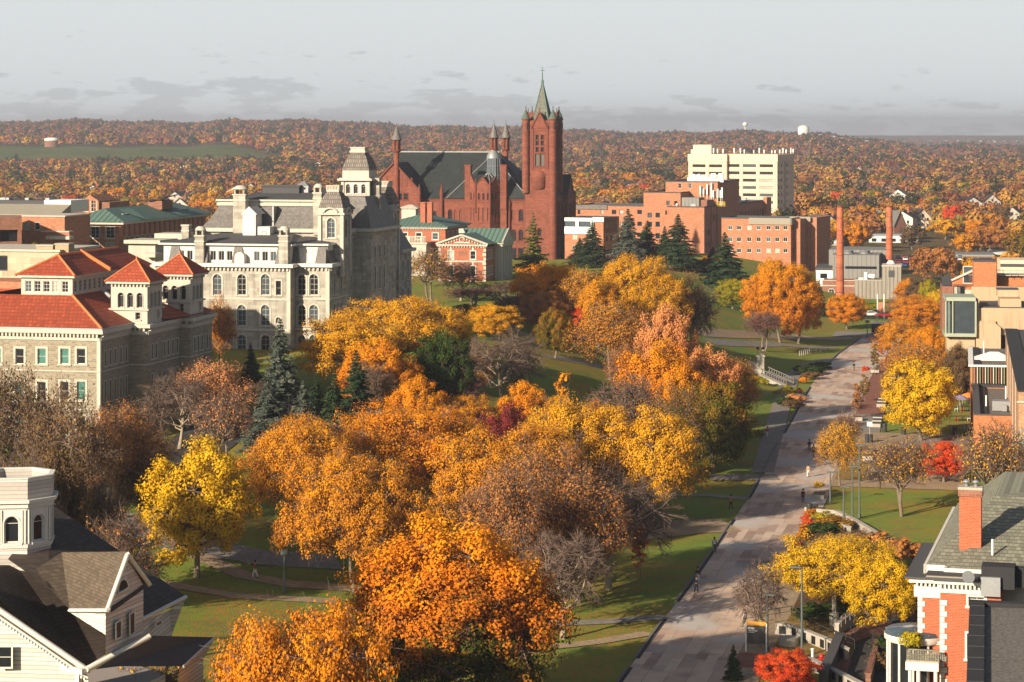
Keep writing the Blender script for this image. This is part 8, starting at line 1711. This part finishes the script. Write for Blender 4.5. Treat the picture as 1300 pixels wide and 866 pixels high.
# ------------------------------------------------------------------ campus trees: (kind, leaf, px, top row, width px, distance, label)
LT = [
 # lower foreground
 ('maple', 'leaf_flame', 573, 640, 322, 192, 'big orange maple with dark green lower boughs, largest tree at the bottom'),
 ('locust', 'leaf_orange', 378, 742, 285, 157, 'golden orange tree at the bottom between the white house and the big maple'),
 ('twiggy', 'leaf_gold', 200, 822, 150, 168, 'low golden tree in front of the white house roof'),
 ('maple', 'leaf_yellow', 250, 552, 150, 240, 'bright yellow tree with clear trunk beside the asphalt drive'),
 ('locust', 'leaf_amber', 392, 512, 175, 262, 'wide amber tree, left one of the amber pair in the centre left'),
 ('locust', 'leaf_orange', 515, 500, 235, 276, 'widest amber orange tree in front of the dark conifers'),
 ('locust', 'leaf_amber', 450, 560, 200, 240, 'amber tree behind the golden bottom tree'),
 ('locust', 'leaf_amber', 610, 540, 130, 262, 'rusty amber tree between the wide orange tree and the yellow one'),
 ('thin', 'leaf_rust', 690, 560, 150, 245, 'half bare rust tree behind the big orange maple'), ('thin', 'leaf_rust', 640, 585, 120, 232, 'thin rust tree just above the big maple'),
 ('locust', 'leaf_gold', 735, 492, 190, 292, 'wide golden tree in the centre, left of the walk'), ('locust', 'leaf_gold', 830, 512, 120, 288, 'yellow golden tree with low boughs nearest the broad path'), ('locust', 'leaf_amber', 680, 530, 130, 278, 'amber tree at the left flank of the central golden tree'),
 ('bare', None, 772, 590, 165, 250, 'bare dark tree with thick trunk on the lawn beside the walk'), ('bare', None, 715, 668, 120, 226, 'bare pale double-stemmed tree on the lower lawn'), ('thin', 'leaf_rust', 735, 600, 130, 243, 'thin rusty tree beside the bare dark one'),
 ('young', 'leaf_red', 813, 652, 26, 256, 'small red sapling under the bare dark tree'),
 ('maple', 'leaf_mixed', 905, 474, 108, 334, 'green and rust maple with dark trunk beside the walk'),
 # left edge
 ('thin', 'leaf_brown', 15, 455, 120, 245, 'dark brown tree at the left edge before the tiled hall'), ('thin', 'leaf_brown', 85, 492, 120, 238, 'dark olive-brown tree at the corner of the tiled hall'), ('thin', 'leaf_rust', 150, 505, 110, 262, 'rust brown tree before the shaded side of the tiled hall'), ('thin', 'leaf_brown', 190, 545, 80, 282, 'brown tree at the far end of the tiled hall'),
 ('maple', 'leaf_brown', 70, 555, 110, 222, 'olive brown tree just behind the cupola'), ('twiggy', 'leaf_rust', 150, 640, 125, 205, 'low rust coloured tree behind the white house roof'), ('twiggy', 'leaf_brown', 120, 600, 100, 225, 'brown shrubby tree by the drive'), ('twiggy', 'leaf_brown', 25, 560, 110, 215, 'bare brown tree at the left edge behind the cupola'),
 ('thin', 'leaf_peach', 270, 452, 95, 305, 'pink and orange feathery tree before the mansard hall'), ('bare', None, 228, 470, 90, 300, 'bare mauve-grey tree left of the pink one'), ('twiggy', 'leaf_peach', 285, 490, 75, 285, 'peach tree below the pink feathery one'), ('thin', 'leaf_orange', 279, 376, 38, 352, 'small orange tree at the foot of the mansard hall'),
 # conifers of the centre left
 ('spruce', 'needle_blue', 356, 398, 72, 322, 'tall ragged blue-grey spruce before the mansard hall'), ('spruce', 'needle_blue', 340, 470, 75, 300, 'broad blue-grey spruce at the foot of the tall ragged one'), ('fir', 'needle_dark', 318, 432, 34, 340, 'small dark fir on the lawn before the mansard hall'), ('spruce', 'needle_blue', 385, 478, 62, 300, 'blue-grey spruce between the ragged spruce and the dark fir'),
 ('fir', 'needle_dark', 452, 438, 78, 306, 'dark green fir in front of the central gold tree'), ('fir', 'needle_dark', 425, 462, 55, 300, 'smaller dark fir left of the dark green fir'), ('twiggy', 'leaf_green', 325, 482, 46, 318, 'small sprawling dark tree among the spruces'),
 # centre
 ('locust', 'leaf_gold', 510, 367, 175, 352, 'large golden tree rising before the mansard hall towers'), ('locust', 'leaf_gold', 440, 395, 120, 338, 'golden tree in front of the pale hall corner'), ('maple', 'leaf_orange', 480, 425, 110, 322, 'orange tree between the dark fir and the large golden one'), ('locust', 'leaf_yellow', 560, 390, 80, 362, 'yellow tree at the right shoulder of the large golden one'),
 ('maple', 'leaf_green', 562, 412, 78, 330, 'round dark green tree beside the golden one'), ('maple', 'leaf_orange', 530, 470, 90, 306, 'orange tree just below the round dark green one'),
 ('twiggy', 'leaf_gold', 545, 312, 62, 470, 'tangled half bare tree before the pedimented hall'), ('bare', None, 585, 330, 60, 480, 'bare tree hiding the pedimented hall corner'), ('twiggy', 'leaf_crimson', 600, 362, 80, 455, 'reddish bare tree below the pedimented hall'), ('maple', 'leaf_green', 595, 385, 55, 430, 'dark green tree below the pedimented hall'), ('twiggy', 'leaf_brown', 640, 355, 70, 480, 'dark brown shrubby tree right of the pedimented hall'),
 ('maple', 'leaf_gold', 625, 383, 72, 400, 'golden tree above the tan fan-shaped bare tree'), ('bare', None, 640, 418, 110, 345, 'tan fan-shaped bare tree in the middle of the grove'), ('locust', 'leaf_amber', 590, 495, 90, 310, 'amber tree below the tan bare tree'), ('maple', 'leaf_orange', 665, 476, 80, 318, 'bright orange tree right below the tan bare tree'), ('maple', 'leaf_crimson', 640, 508, 75, 295, 'dark wine red tree in the grove'), ('twiggy', 'leaf_crimson', 585, 470, 70, 330, 'mauve bare tree left of the tan bare tree'), ('young', 'leaf_orange', 712, 482, 30, 325, 'small orange tree on the lawn edge'),
 ('maple', 'leaf_orange', 697, 329, 90, 440, 'orange tree at the foot of the sandstone tower'), ('thin', 'leaf_amber', 737, 336, 62, 432, 'amber tree between the orange and the golden one'), ('locust', 'leaf_gold', 806, 313, 120, 442, 'broad golden tree before the brick hospital'), ('thin', 'leaf_rust', 862, 345, 70, 450, 'rust tree at the right of the broad golden one'),
 ('twiggy', 'leaf_crimson', 668, 378, 60, 440, 'crimson twiggy tree left of the green twin-trunk tree'), ('maple', 'leaf_mixed', 705, 386, 55, 398, 'green and orange twin-trunk tree on the upper lawn'), ('maple', 'leaf_red', 735, 388, 50, 425, 'red tree behind the twin-trunk tree'), ('thin', 'leaf_amber', 775, 378, 95, 396, 'airy amber tree with pale trunk on the upper lawn'), ('maple', 'leaf_crimson', 814, 374, 42, 440, 'crimson tree behind the airy amber one'),
 ('maple', 'leaf_peach', 843, 375, 82, 372, 'tall peach coloured maple, top of the bright clump'), ('maple', 'leaf_orange', 832, 428, 105, 352, 'bright orange maple in front of the peach one'), ('maple', 'leaf_peach', 898, 432, 85, 362, 'peach orange maple nearest the stone gate'), ('maple', 'leaf_orange', 865, 455, 90, 345, 'orange maple just above the green and rust one'), ('twiggy', 'leaf_brown', 800, 470, 100, 326, 'dark brown thicket tree left of the green and rust maple'), ('thin', 'leaf_mixed', 860, 490, 70, 318, 'olive thin tree by the golden one'), ('thin', 'leaf_amber', 938, 452, 55, 372, 'slender amber tree left of the stone gate'), ('bare', None, 878, 358, 70, 450, 'grey-brown bare tree on the upper lawn'),
 ('maple', 'leaf_orange', 990, 322, 104, 520, 'great golden tree before the shaded brick wing'), ('maple', 'leaf_orange', 1014, 340, 64, 525, 'orange tree merged with the great golden one'), ('maple', 'leaf_lime', 930, 352, 48, 560, 'yellow-green tree left of the great golden one'), ('twiggy', 'leaf_crimson', 970, 392, 52, 498, 'purple-red bare tree in front of the great golden one'), ('maple', 'leaf_orange', 1075, 369, 52, 570, 'vivid orange maple at the foot of the nearer smokestack'), ('spruce', 'needle_dark', 1040, 352, 24, 600, 'small dark spruce right of the great golden tree'),
 # evergreens before the hospital
 ('pine', 'needle_light', 677, 266, 46, 600, 'light green pine in front of the sandstone college'), ('spruce', 'needle_dark', 752, 278, 56, 640, 'dark blue spruce nearest the white banded block'), ('spruce', 'needle_blue', 797, 261, 60, 640, 'grey-green spruce with ragged top, tallest of the four'), ('fir', 'needle_dark', 822, 277, 50, 650, 'dark fir just right of the ragged spruce'), ('fir', 'needle_dark', 861, 268, 62, 630, 'dark pointed fir against the sunlit brick wall'), ('fir', 'needle_dark', 844, 284, 34, 645, 'slim dark fir left of the pointed one'), ('fir', 'needle_dark', 920, 291, 64, 600, 'broad dark fir in front of the shaded brick wing'), ('maple', 'leaf_brown', 885, 330, 50, 640, 'dark brown tree between the two dark firs'), ('maple', 'leaf_gold', 902, 322, 24, 660, 'small gold tree behind the broad fir'),
 # right of the walk
 ('locust', 'leaf_orange', 1165, 372, 72, 545, 'orange tree at the far end of the plaza row'), ('locust', 'leaf_amber', 1146, 402, 70, 480, 'amber tree leaning over the bench row'), ('maple', 'leaf_orange', 1180, 408, 62, 455, 'orange tree before the glass box'), ('thin', 'leaf_amber', 1165, 432, 82, 430, 'thin amber tree between orange row and yellow tree'), ('maple', 'leaf_yellow', 1169, 452, 100, 368, 'large bright yellow tree over the bench row'), ('maple', 'leaf_brown', 1219, 431, 52, 412, 'dark olive tree beside the striped fin screen'),
 ('thin', 'leaf_gold', 1066, 532, 58, 322, 'small golden tree beside the walk'), ('twiggy', 'leaf_rust', 1074, 520, 40, 345, 'bare rusty sapling behind the small golden tree'), ('twiggy', 'leaf_gold', 1143, 550, 100, 297, 'half bare tree with pale trunk on the right-hand lawn'), ('maple', 'leaf_red', 1198, 556, 72, 325, 'scarlet tree on the right-hand lawn'), ('twiggy', 'leaf_red', 1140, 575, 40, 340, 'small red bare tree behind the half bare one'),
 ('twiggy', 'leaf_gold', 1262, 527, 90, 290, 'yellow tree with dark twigs before the orange brick wall'), ('locust', 'leaf_yellow', 1062, 668, 185, 236, 'wide yellow tree over the ramp beside the mansion'), ('maple', 'leaf_yellow', 1120, 700, 100, 228, 'yellow tree with leaning trunk nearest the mansion'), ('bare', None, 964, 712, 66, 222, 'bare pale sapling before the walk at the bottom'), ('twiggy', 'leaf_rust', 1100, 670, 90, 262, 'bare dark-branched tree behind the wide yellow one'),
 ('spruce', 'needle_dark', 931, 815, 30, 209, 'small dark conical evergreen at the bottom of the walk'), ('maple', 'leaf_red', 1000, 822, 78, 204, 'coral red small tree at the bottom by the map board'),
 ('young', 'leaf_mixed', 1110, 440, 13, 465, 'columnar green and red young tree, second in the planter row'), ('young', 'leaf_red', 1118, 433, 9, 495, 'columnar red young tree at the plaza'), ('young', 'leaf_gold', 1122, 424, 9, 520, 'farthest columnar golden young tree'), ('young', 'leaf_mixed', 1098, 478, 14, 420, 'columnar olive young tree by the flower pot'), ('young', 'leaf_rust', 1089, 491, 18, 396, 'columnar rust young tree nearest the leaf bed'),
 # behind and around the left buildings
 ('maple', 'leaf_lime', 42, 302, 52, 400, 'small gold and green tree before the brick wing'), ('maple', 'leaf_orange', 1155, 352, 40, 640, 'orange tree right of the ribbed concrete block'), ('maple', 'leaf_brown', 1170, 350, 45, 625, 'dark brown round tree right of the ribbed block'), ('maple', 'leaf_lime', 1178, 352, 24, 615, 'yellow-green tree beside the dark round one'), ('maple', 'leaf_yellow', 1190, 366, 32, 600, 'yellow tree before the brick shed roof'), ('thin', 'leaf_rust', 1150, 375, 50, 590, 'rust tree beyond the plaza row'), ('maple', 'leaf_lime', 1110, 385, 30, 620, 'green-yellow bush tree in front of the ribbed concrete wall'), ('maple', 'leaf_crimson', 1201, 341, 16, 800, 'small crimson tree in the parking lot'),
 # undergrowth and fillers of the grove
 ('maple', 'leaf_amber', 760, 352, 62, 425, 'amber tree filling the gap before the white banded block'), ('maple', 'leaf_rust', 690, 366, 60, 422, 'rust tree at the foot of the orange tower tree'), ('twiggy', 'leaf_crimson', 650, 372, 50, 430, 'dark red twiggy tree among the upper grove'), ('locust', 'leaf_gold', 840, 342, 70, 440, 'golden tree leaning right of the broad golden one'),
 ('maple', 'leaf_brown', 715, 350, 46, 520, 'brown tree in the shade of the sandstone tower'), ('twiggy', 'leaf_rust', 830, 402, 60, 398, 'rusty bare tree behind the bright orange maple'), ('maple', 'leaf_rust', 756, 505, 70, 318, 'brown and rust tree below the upper lawn'), ('thin', 'leaf_rust', 800, 430, 60, 372, 'thin rust tree between lawn and peach maple'),
 ('maple', 'leaf_crimson', 700, 505, 60, 305, 'wine coloured tree behind the central gold tree'), ('twiggy', 'leaf_brown', 470, 455, 60, 315, 'brown bare tree behind the dark green fir'), ('fir', 'needle_dark', 402, 470, 44, 308, 'short dark fir beside the left golden tree'), ('maple', 'leaf_gold', 600, 440, 60, 352, 'gold tree tucked behind the round dark green one'),
 ('maple', 'leaf_brown', 180, 575, 80, 262, 'dark brown tree behind the bright yellow tree'), ('spruce', 'needle_dark', 736, 300, 40, 650, 'dark spruce beside the sandstone tower shade'), ('maple', 'leaf_brown', 940, 372, 44, 610, 'dark olive tree behind the yellow-green one'), ('fir', 'needle_dark', 905, 312, 36, 640, 'smaller dark fir against the brick wing'),
]
for kind, lf, px, top, w_, D, lb in LT:
    nm = {'maple': 'maple_tree', 'locust': 'locust_tree', 'thin': 'autumn_tree', 'bare': 'bare_tree', 'twiggy': 'half_bare_tree', 'young': 'young_tree', 'spruce': 'spruce_tree', 'fir': 'fir_tree', 'pine': 'pine_tree'}[kind]
    k_ = {'maple': 1.10, 'locust': 1.14, 'thin': 1.15, 'bare': 1.1, 'twiggy': 1.1}.get(kind, 1.0)
    ptree(nm, kind, lf, px, top, w_ * k_, D, lb)
# more of the near flat, right: brown and amber trees between the low buildings
rr = random.Random(11)
for i in range(46):
    px = rr.uniform(1030, 1296); D = rr.choice([700, 745, 905, 930, 1015, 1025, 1120, 1160]) + rr.uniform(-8, 8)
    if D < 800 and px < 1150: D += 330
    if abs(px - 1152) < 22 and 1000 < D < 1200: continue
    lf = rr.choice(['leaf_brown', 'leaf_rust', 'leaf_rust', 'leaf_amber', 'leaf_amber', 'leaf_gold', 'leaf_orange']); X = (px - CX) * D / F
    tree('valley_tree', 'midwood', lf, X, D, rr.uniform(8, 12.5), rr.uniform(9, 14), f'{wpal[lf]} tree standing among the roofs and woods of the valley', f'{wpal[lf]} trees of the near valley')

# ------------------------------------------------------------------ people
def person(px, py, rz, coat, legs, label, hair='hair_dark', stride=.28, bag=None, arm=0.0, hood=False):
    v = P2(px, py); o = empty('person', v, rz, label, 'person'); s = stride
    J = [(0, 0, .98, .135), (0, 0, 1.22, .13), (0, 0, 1.42, .125), (0, .0, 1.52, .06), (0, .01, 1.60, .085), (0, .015, 1.70, .095), (0, .01, 1.76, .06),
         (-.17, 0, 1.42, .065), (-.235, .07 * (s > 0), 1.16, .045), (-.25, .20 * s * 2 + arm, .93, .035), (-.25, .22 * s * 2 + arm, .84, .035),
         (.17, 0, 1.42, .065), (.235, -.05, 1.16, .045), (.25, -.10 * s * 2, .93, .035), (.25, -.10 * s * 2, .84, .035),
         (-.09, 0, .90, .105), (-.10, -s * .5, .50, .065), (-.10, -s * 1.15, .10, .045), (-.10, -s * 1.15 + .14, .04, .04),
         (.09, 0, .90, .105), (.10, s * .75, .52, .065), (.10, s * .95, .08, .045), (.10, s * .95 + .15, .04, .04)]
    E = [(0, 1), (1, 2), (2, 3), (3, 4), (4, 5), (5, 6), (2, 7), (7, 8), (8, 9), (9, 10), (2, 11), (11, 12), (12, 13), (13, 14), (0, 15), (15, 16), (16, 17), (17, 18), (0, 19), (19, 20), (20, 21), (21, 22)]
    def skin(idx, grow, mt, nm):
        keep = {i: k for k, i in enumerate(idx)}; me = bpy.data.meshes.new(nm); me.from_pydata([J[i][:3] for i in idx], [(keep[a], keep[b]) for a, b in E if a in keep and b in keep], [])
        q = bpy.data.objects.new(nm, me); COL.objects.link(q); md = q.modifiers.new('Skin', 'SKIN'); sv = me.skin_vertices[0].data if me.skin_vertices else None
        if sv is None:
            import bmesh; bm = bmesh.new(); bm.from_mesh(me); lay = bm.verts.layers.skin.verify(); bm.to_mesh(me); bm.free(); sv = me.skin_vertices[0].data
        for k, i in enumerate(idx): sv[k].radius = (J[i][3] + grow, J[i][3] * .85 + grow); sv[k].use_root = k == 0
        sb = q.modifiers.new('Sub', 'SUBSURF'); sb.levels = sb.render_levels = 1
        dg = bpy.context.evaluated_depsgraph_get(); m2 = bpy.data.meshes.new_from_object(q.evaluated_get(dg)); bpy.data.objects.remove(q); m2.name = nm; m2.materials.clear(); m2.materials.append(M[mt]); m2.polygons.foreach_set('use_smooth', [True] * len(m2.polygons))
        return link(nm, m2, o)
    skin(range(23), 0, 'skin', 'body'); skin([0, 1, 2, 7, 8, 9, 11, 12, 13], .022, coat, 'jacket'); skin([0, 15, 16, 17, 19, 20, 21], .018, legs, 'trousers')
    h = MB(); h.lathe(0, -.015, [(.085, 1.62), (.125, 1.70), (.12, 1.78), (.07, 1.84), (.01, 1.86)], 10); h.build('hood' if hood else 'hair', coat if hood else hair, o)
    sh = MB(); 
    for x, y in ((-.10, -s * 1.15), (.10, s * .95)): sh.box(x - .055, x + .055, y - .07, y + .2, 0, .09)
    sh.build('footwear', 'black', o)
    if bag: b = MB(); b.loft([[(-.16, -.14, 1.05), (.16, -.14, 1.05), (.16, -.14, 1.45), (-.16, -.14, 1.45)], [(-.13, -.34, 1.08), (.13, -.34, 1.08), (.12, -.3, 1.42), (-.12, -.3, 1.42)]]); b.build('backpack', bag, o)
for n_, c_ in (('hair_dark', (.03, .02, .015)), ('cloth_black', (.02, .02, .022)), ('cloth_navy', (.03, .04, .08)), ('cloth_grey', (.16, .16, .17)), ('cloth_white', (.7, .68, .66)), ('cloth_olive', (.09, .08, .05)), ('cloth_jeans', (.06, .09, .15)), ('cloth_tan', (.45, .30, .18)), ('cloth_orange', (.6, .2, .05)), ('cloth_red', (.45, .03, .03))): mat(n_, c_ + (1,), vs=6, amt=.3)
R0 = MROT
person(1084, 471, R0, 'cloth_black', 'cloth_grey', 'person in black jacket walking away up the middle of the walk', bag='cloth_black')
person(1027.5, 573, R0, 'cloth_black', 'cloth_grey', 'person in black coat and grey trousers, left one of the walking pair', bag='cloth_navy')
person(1033, 580, R0, 'cloth_black', 'cloth_jeans', 'person in dark jacket, right one of the walking pair', stride=-.25)
person(1026, 606, R0 + 3.14, 'cloth_tan', 'cloth_white', 'person in tan top and white trousers walking toward the viewer alone')
person(1019.5, 638, R0, 'cloth_olive', 'cloth_black', 'person in olive coat near the bench with orange flowers', bag='cloth_black')
person(907, 702, R0, 'cloth_olive', 'cloth_grey', 'person in olive jacket with pale bag by the kerb', bag='cloth_white')
person(886, 741, R0 + 3.14, 'cloth_black', 'cloth_white', 'person in black hoodie and white shorts stepping off the kerb', hood=True, stride=-.22)
person(884, 753, R0 + 3.0, 'cloth_navy', 'cloth_black', 'person in dark jacket walking toward the viewer nearest the lower lawn', stride=.26)
person(945.5, 797, R0 + 1.2, 'cloth_white', 'cloth_olive', 'person in white top bending at the walk edge by the bare sapling', stride=.3)
person(974, 556, R0 + .6, 'cloth_red', 'cloth_white', 'person in red top and white trousers on the ramp path', stride=.2)
person(324, 734, R0 + 2.0, 'cloth_red', 'cloth_white', 'person in red top and white trousers on the path near the yellow tree', stride=.25)
person(928, 646, R0 + 2.0, 'cloth_orange', 'cloth_black', 'person in orange jacket on the shaded lawn by the broad path', stride=.2)
# ------------------------------------------------------------------ light, air, camera
SUN_AZ = rad(41); SUN_EL = rad(20)       # light travels towards +y, 30 degrees to the right
sd = bpy.data.lights.new('sun', 'SUN'); sd.energy = 5.0; sd.angle = rad(.55); sd.color = (1.0, .85, .64)
so = bpy.data.objects.new('sun', sd); COL.objects.link(so)
dv = Vector((math.sin(SUN_AZ) * math.cos(SUN_EL), math.cos(SUN_AZ) * math.cos(SUN_EL), -math.sin(SUN_EL)))
so.rotation_euler = dv.to_track_quat('-Z', 'Y').to_euler(); so.location = (-60, -60, 120)
w = bpy.data.worlds.new('World'); SC.world = w; w.use_nodes = True; t = w.node_tree; t.nodes.clear()
N = lambda ty, **k: [t.nodes.new(ty)][0]
out = t.nodes.new('ShaderNodeOutputWorld'); bg = t.nodes.new('ShaderNodeBackground'); sky = t.nodes.new('ShaderNodeTexSky')
sky.sky_type = 'NISHITA'; sky.sun_disc = False; sky.sun_elevation = SUN_EL; sky.sun_rotation = math.pi + SUN_AZ
sky.dust_density = 1.5; sky.air_density = 1.0; sky.ozone_density = 1.0
bg.inputs[1].default_value = .05
def wm(op, a, b=None, c=None):
    q = t.nodes.new('ShaderNodeMath'); q.operation = op
    for i, x in enumerate((a, b, c)):
        if x is None: continue
        if isinstance(x, (int, float)): q.inputs[i].default_value = x
        else: t.links.new(x, q.inputs[i])
    return q.outputs[0]
def wmr(x, a, b, c=0., d=1.):
    q = t.nodes.new('ShaderNodeMapRange'); q.interpolation_type = 'SMOOTHSTEP'; t.links.new(x, q.inputs[0])
    for i, v in enumerate((a, b, c, d)): q.inputs[i + 1].default_value = v
    return q.outputs[0]
tc = t.nodes.new('ShaderNodeTexCoord'); sx = t.nodes.new('ShaderNodeSeparateXYZ'); t.links.new(tc.outputs['Generated'], sx.inputs[0])
az = wm('ARCTAN2', sx.outputs[0], sx.outputs[1]); el = sx.outputs[2]
def cloud(sa, se, off, det=9):
    c_ = t.nodes.new('ShaderNodeCombineXYZ'); t.links.new(wm('MULTIPLY', az, sa), c_.inputs[0]); t.links.new(wm('MULTIPLY', el, se), c_.inputs[1]); c_.inputs[2].default_value = off
    n_ = t.nodes.new('ShaderNodeTexNoise'); n_.inputs['Scale'].default_value = 1; n_.inputs['Detail'].default_value = det; n_.inputs['Roughness'].default_value = .55; t.links.new(c_.outputs[0], n_.inputs['Vector']); return n_.outputs[0]
mixc = lambda f, a, b: _mix(f, a, b)
def _mix(f, a, b):
    q = t.nodes.new('ShaderNodeMix'); q.data_type = 'RGBA'
    for i, x in ((0, f), (6, a), (7, b)):
        if isinstance(x, (int, float, tuple)): q.inputs[i].default_value = x
        else: t.links.new(x, q.inputs[i])
    return q.outputs[2]
hsv = t.nodes.new('ShaderNodeHueSaturation'); hsv.inputs['Saturation'].default_value = .75; t.links.new(sky.outputs[0], hsv.inputs['Color'])
base = _mix(wmr(el, .055, .095, .9, .0), hsv.outputs[0], (8.9, 9.35, 9.6, 1))
n1 = cloud(38, 150, 5.3); n2 = cloud(120, 420, 9.0)
nn = wm('ADD', wm('MULTIPLY', n1, .72), wm('MULTIPLY', n2, .28))
thr = wmr(el, .002, .040, .47, .66)                       # denser low down, scattered scraps above
dn = wmr(wm('SUBTRACT', nn, wm('ADD', thr, wmr(az, -.05, .1, -.025, .03))), -.005, .06)
dn = wm('MULTIPLY', dn, wmr(el, .038, .055, 1., 0.))
veil = wmr(el, .0, .018, .06, 0.)
cl = _mix(wm('MULTIPLY', wm('MAXIMUM', dn, veil), .62), base, (6.0, 6.25, 6.45, 1))
t.links.new(cl, bg.inputs[0]); t.links.new(bg.outputs[0], out.inputs[0])
# air
hz = MB(); hz.box(-2600, 2600, -30, 10200, -40, 86); ho = hz.build('haze', 'white_paint'); tag(ho, kind='stuff')
nt = NT('haze_air'); pv = nt.n('ShaderNodeVolumePrincipled'); pv.inputs['Color'].default_value = (.80, .83, .95, 1); pv.inputs['Density'].default_value = .00013; pv.inputs['Anisotropy'].default_value = .3
nt.l(pv.outputs[0], nt.out.inputs['Volume']); ho.data.materials.clear(); ho.data.materials.append(nt.mat)
cd = bpy.data.cameras.new('camera'); cam = bpy.data.objects.new('camera', cd); COL.objects.link(cam)
cam.location = (0, 0, H); cam.rotation_euler = (rad(90), 0, 0)
cd.sensor_width = 36; cd.lens = 36 * F / 1300; cd.shift_y = -(433 - HY) / 1300; cd.clip_start = .5; cd.clip_end = 30000
SC.camera = cam
SC.render.engine = 'CYCLES'; SC.cycles.use_denoising = True
try: SC.cycles.denoiser = 'OPENIMAGEDENOISE'; SC.cycles.denoising_input_passes = 'RGB_ALBEDO_NORMAL'; SC.cycles.denoising_prefilter = 'ACCURATE'
except Exception: pass
SC.cycles.max_bounces = 5; SC.cycles.diffuse_bounces = 1; SC.cycles.glossy_bounces = 2; SC.cycles.transmission_bounces = 2; SC.cycles.volume_bounces = 0; SC.cycles.transparent_max_bounces = 4
SC.cycles.use_adaptive_sampling = True; SC.cycles.adaptive_threshold = .015
SC.cycles.sample_clamp_indirect = 4; SC.cycles.caustics_reflective = False; SC.cycles.caustics_refractive = False
vs = SC.view_settings; vs.view_transform = 'Standard'; vs.look = 'None'; vs.gamma = 1; vs.use_curve_mapping = False; vs.exposure = 0.80
SC.display_settings.display_device = 'sRGB'
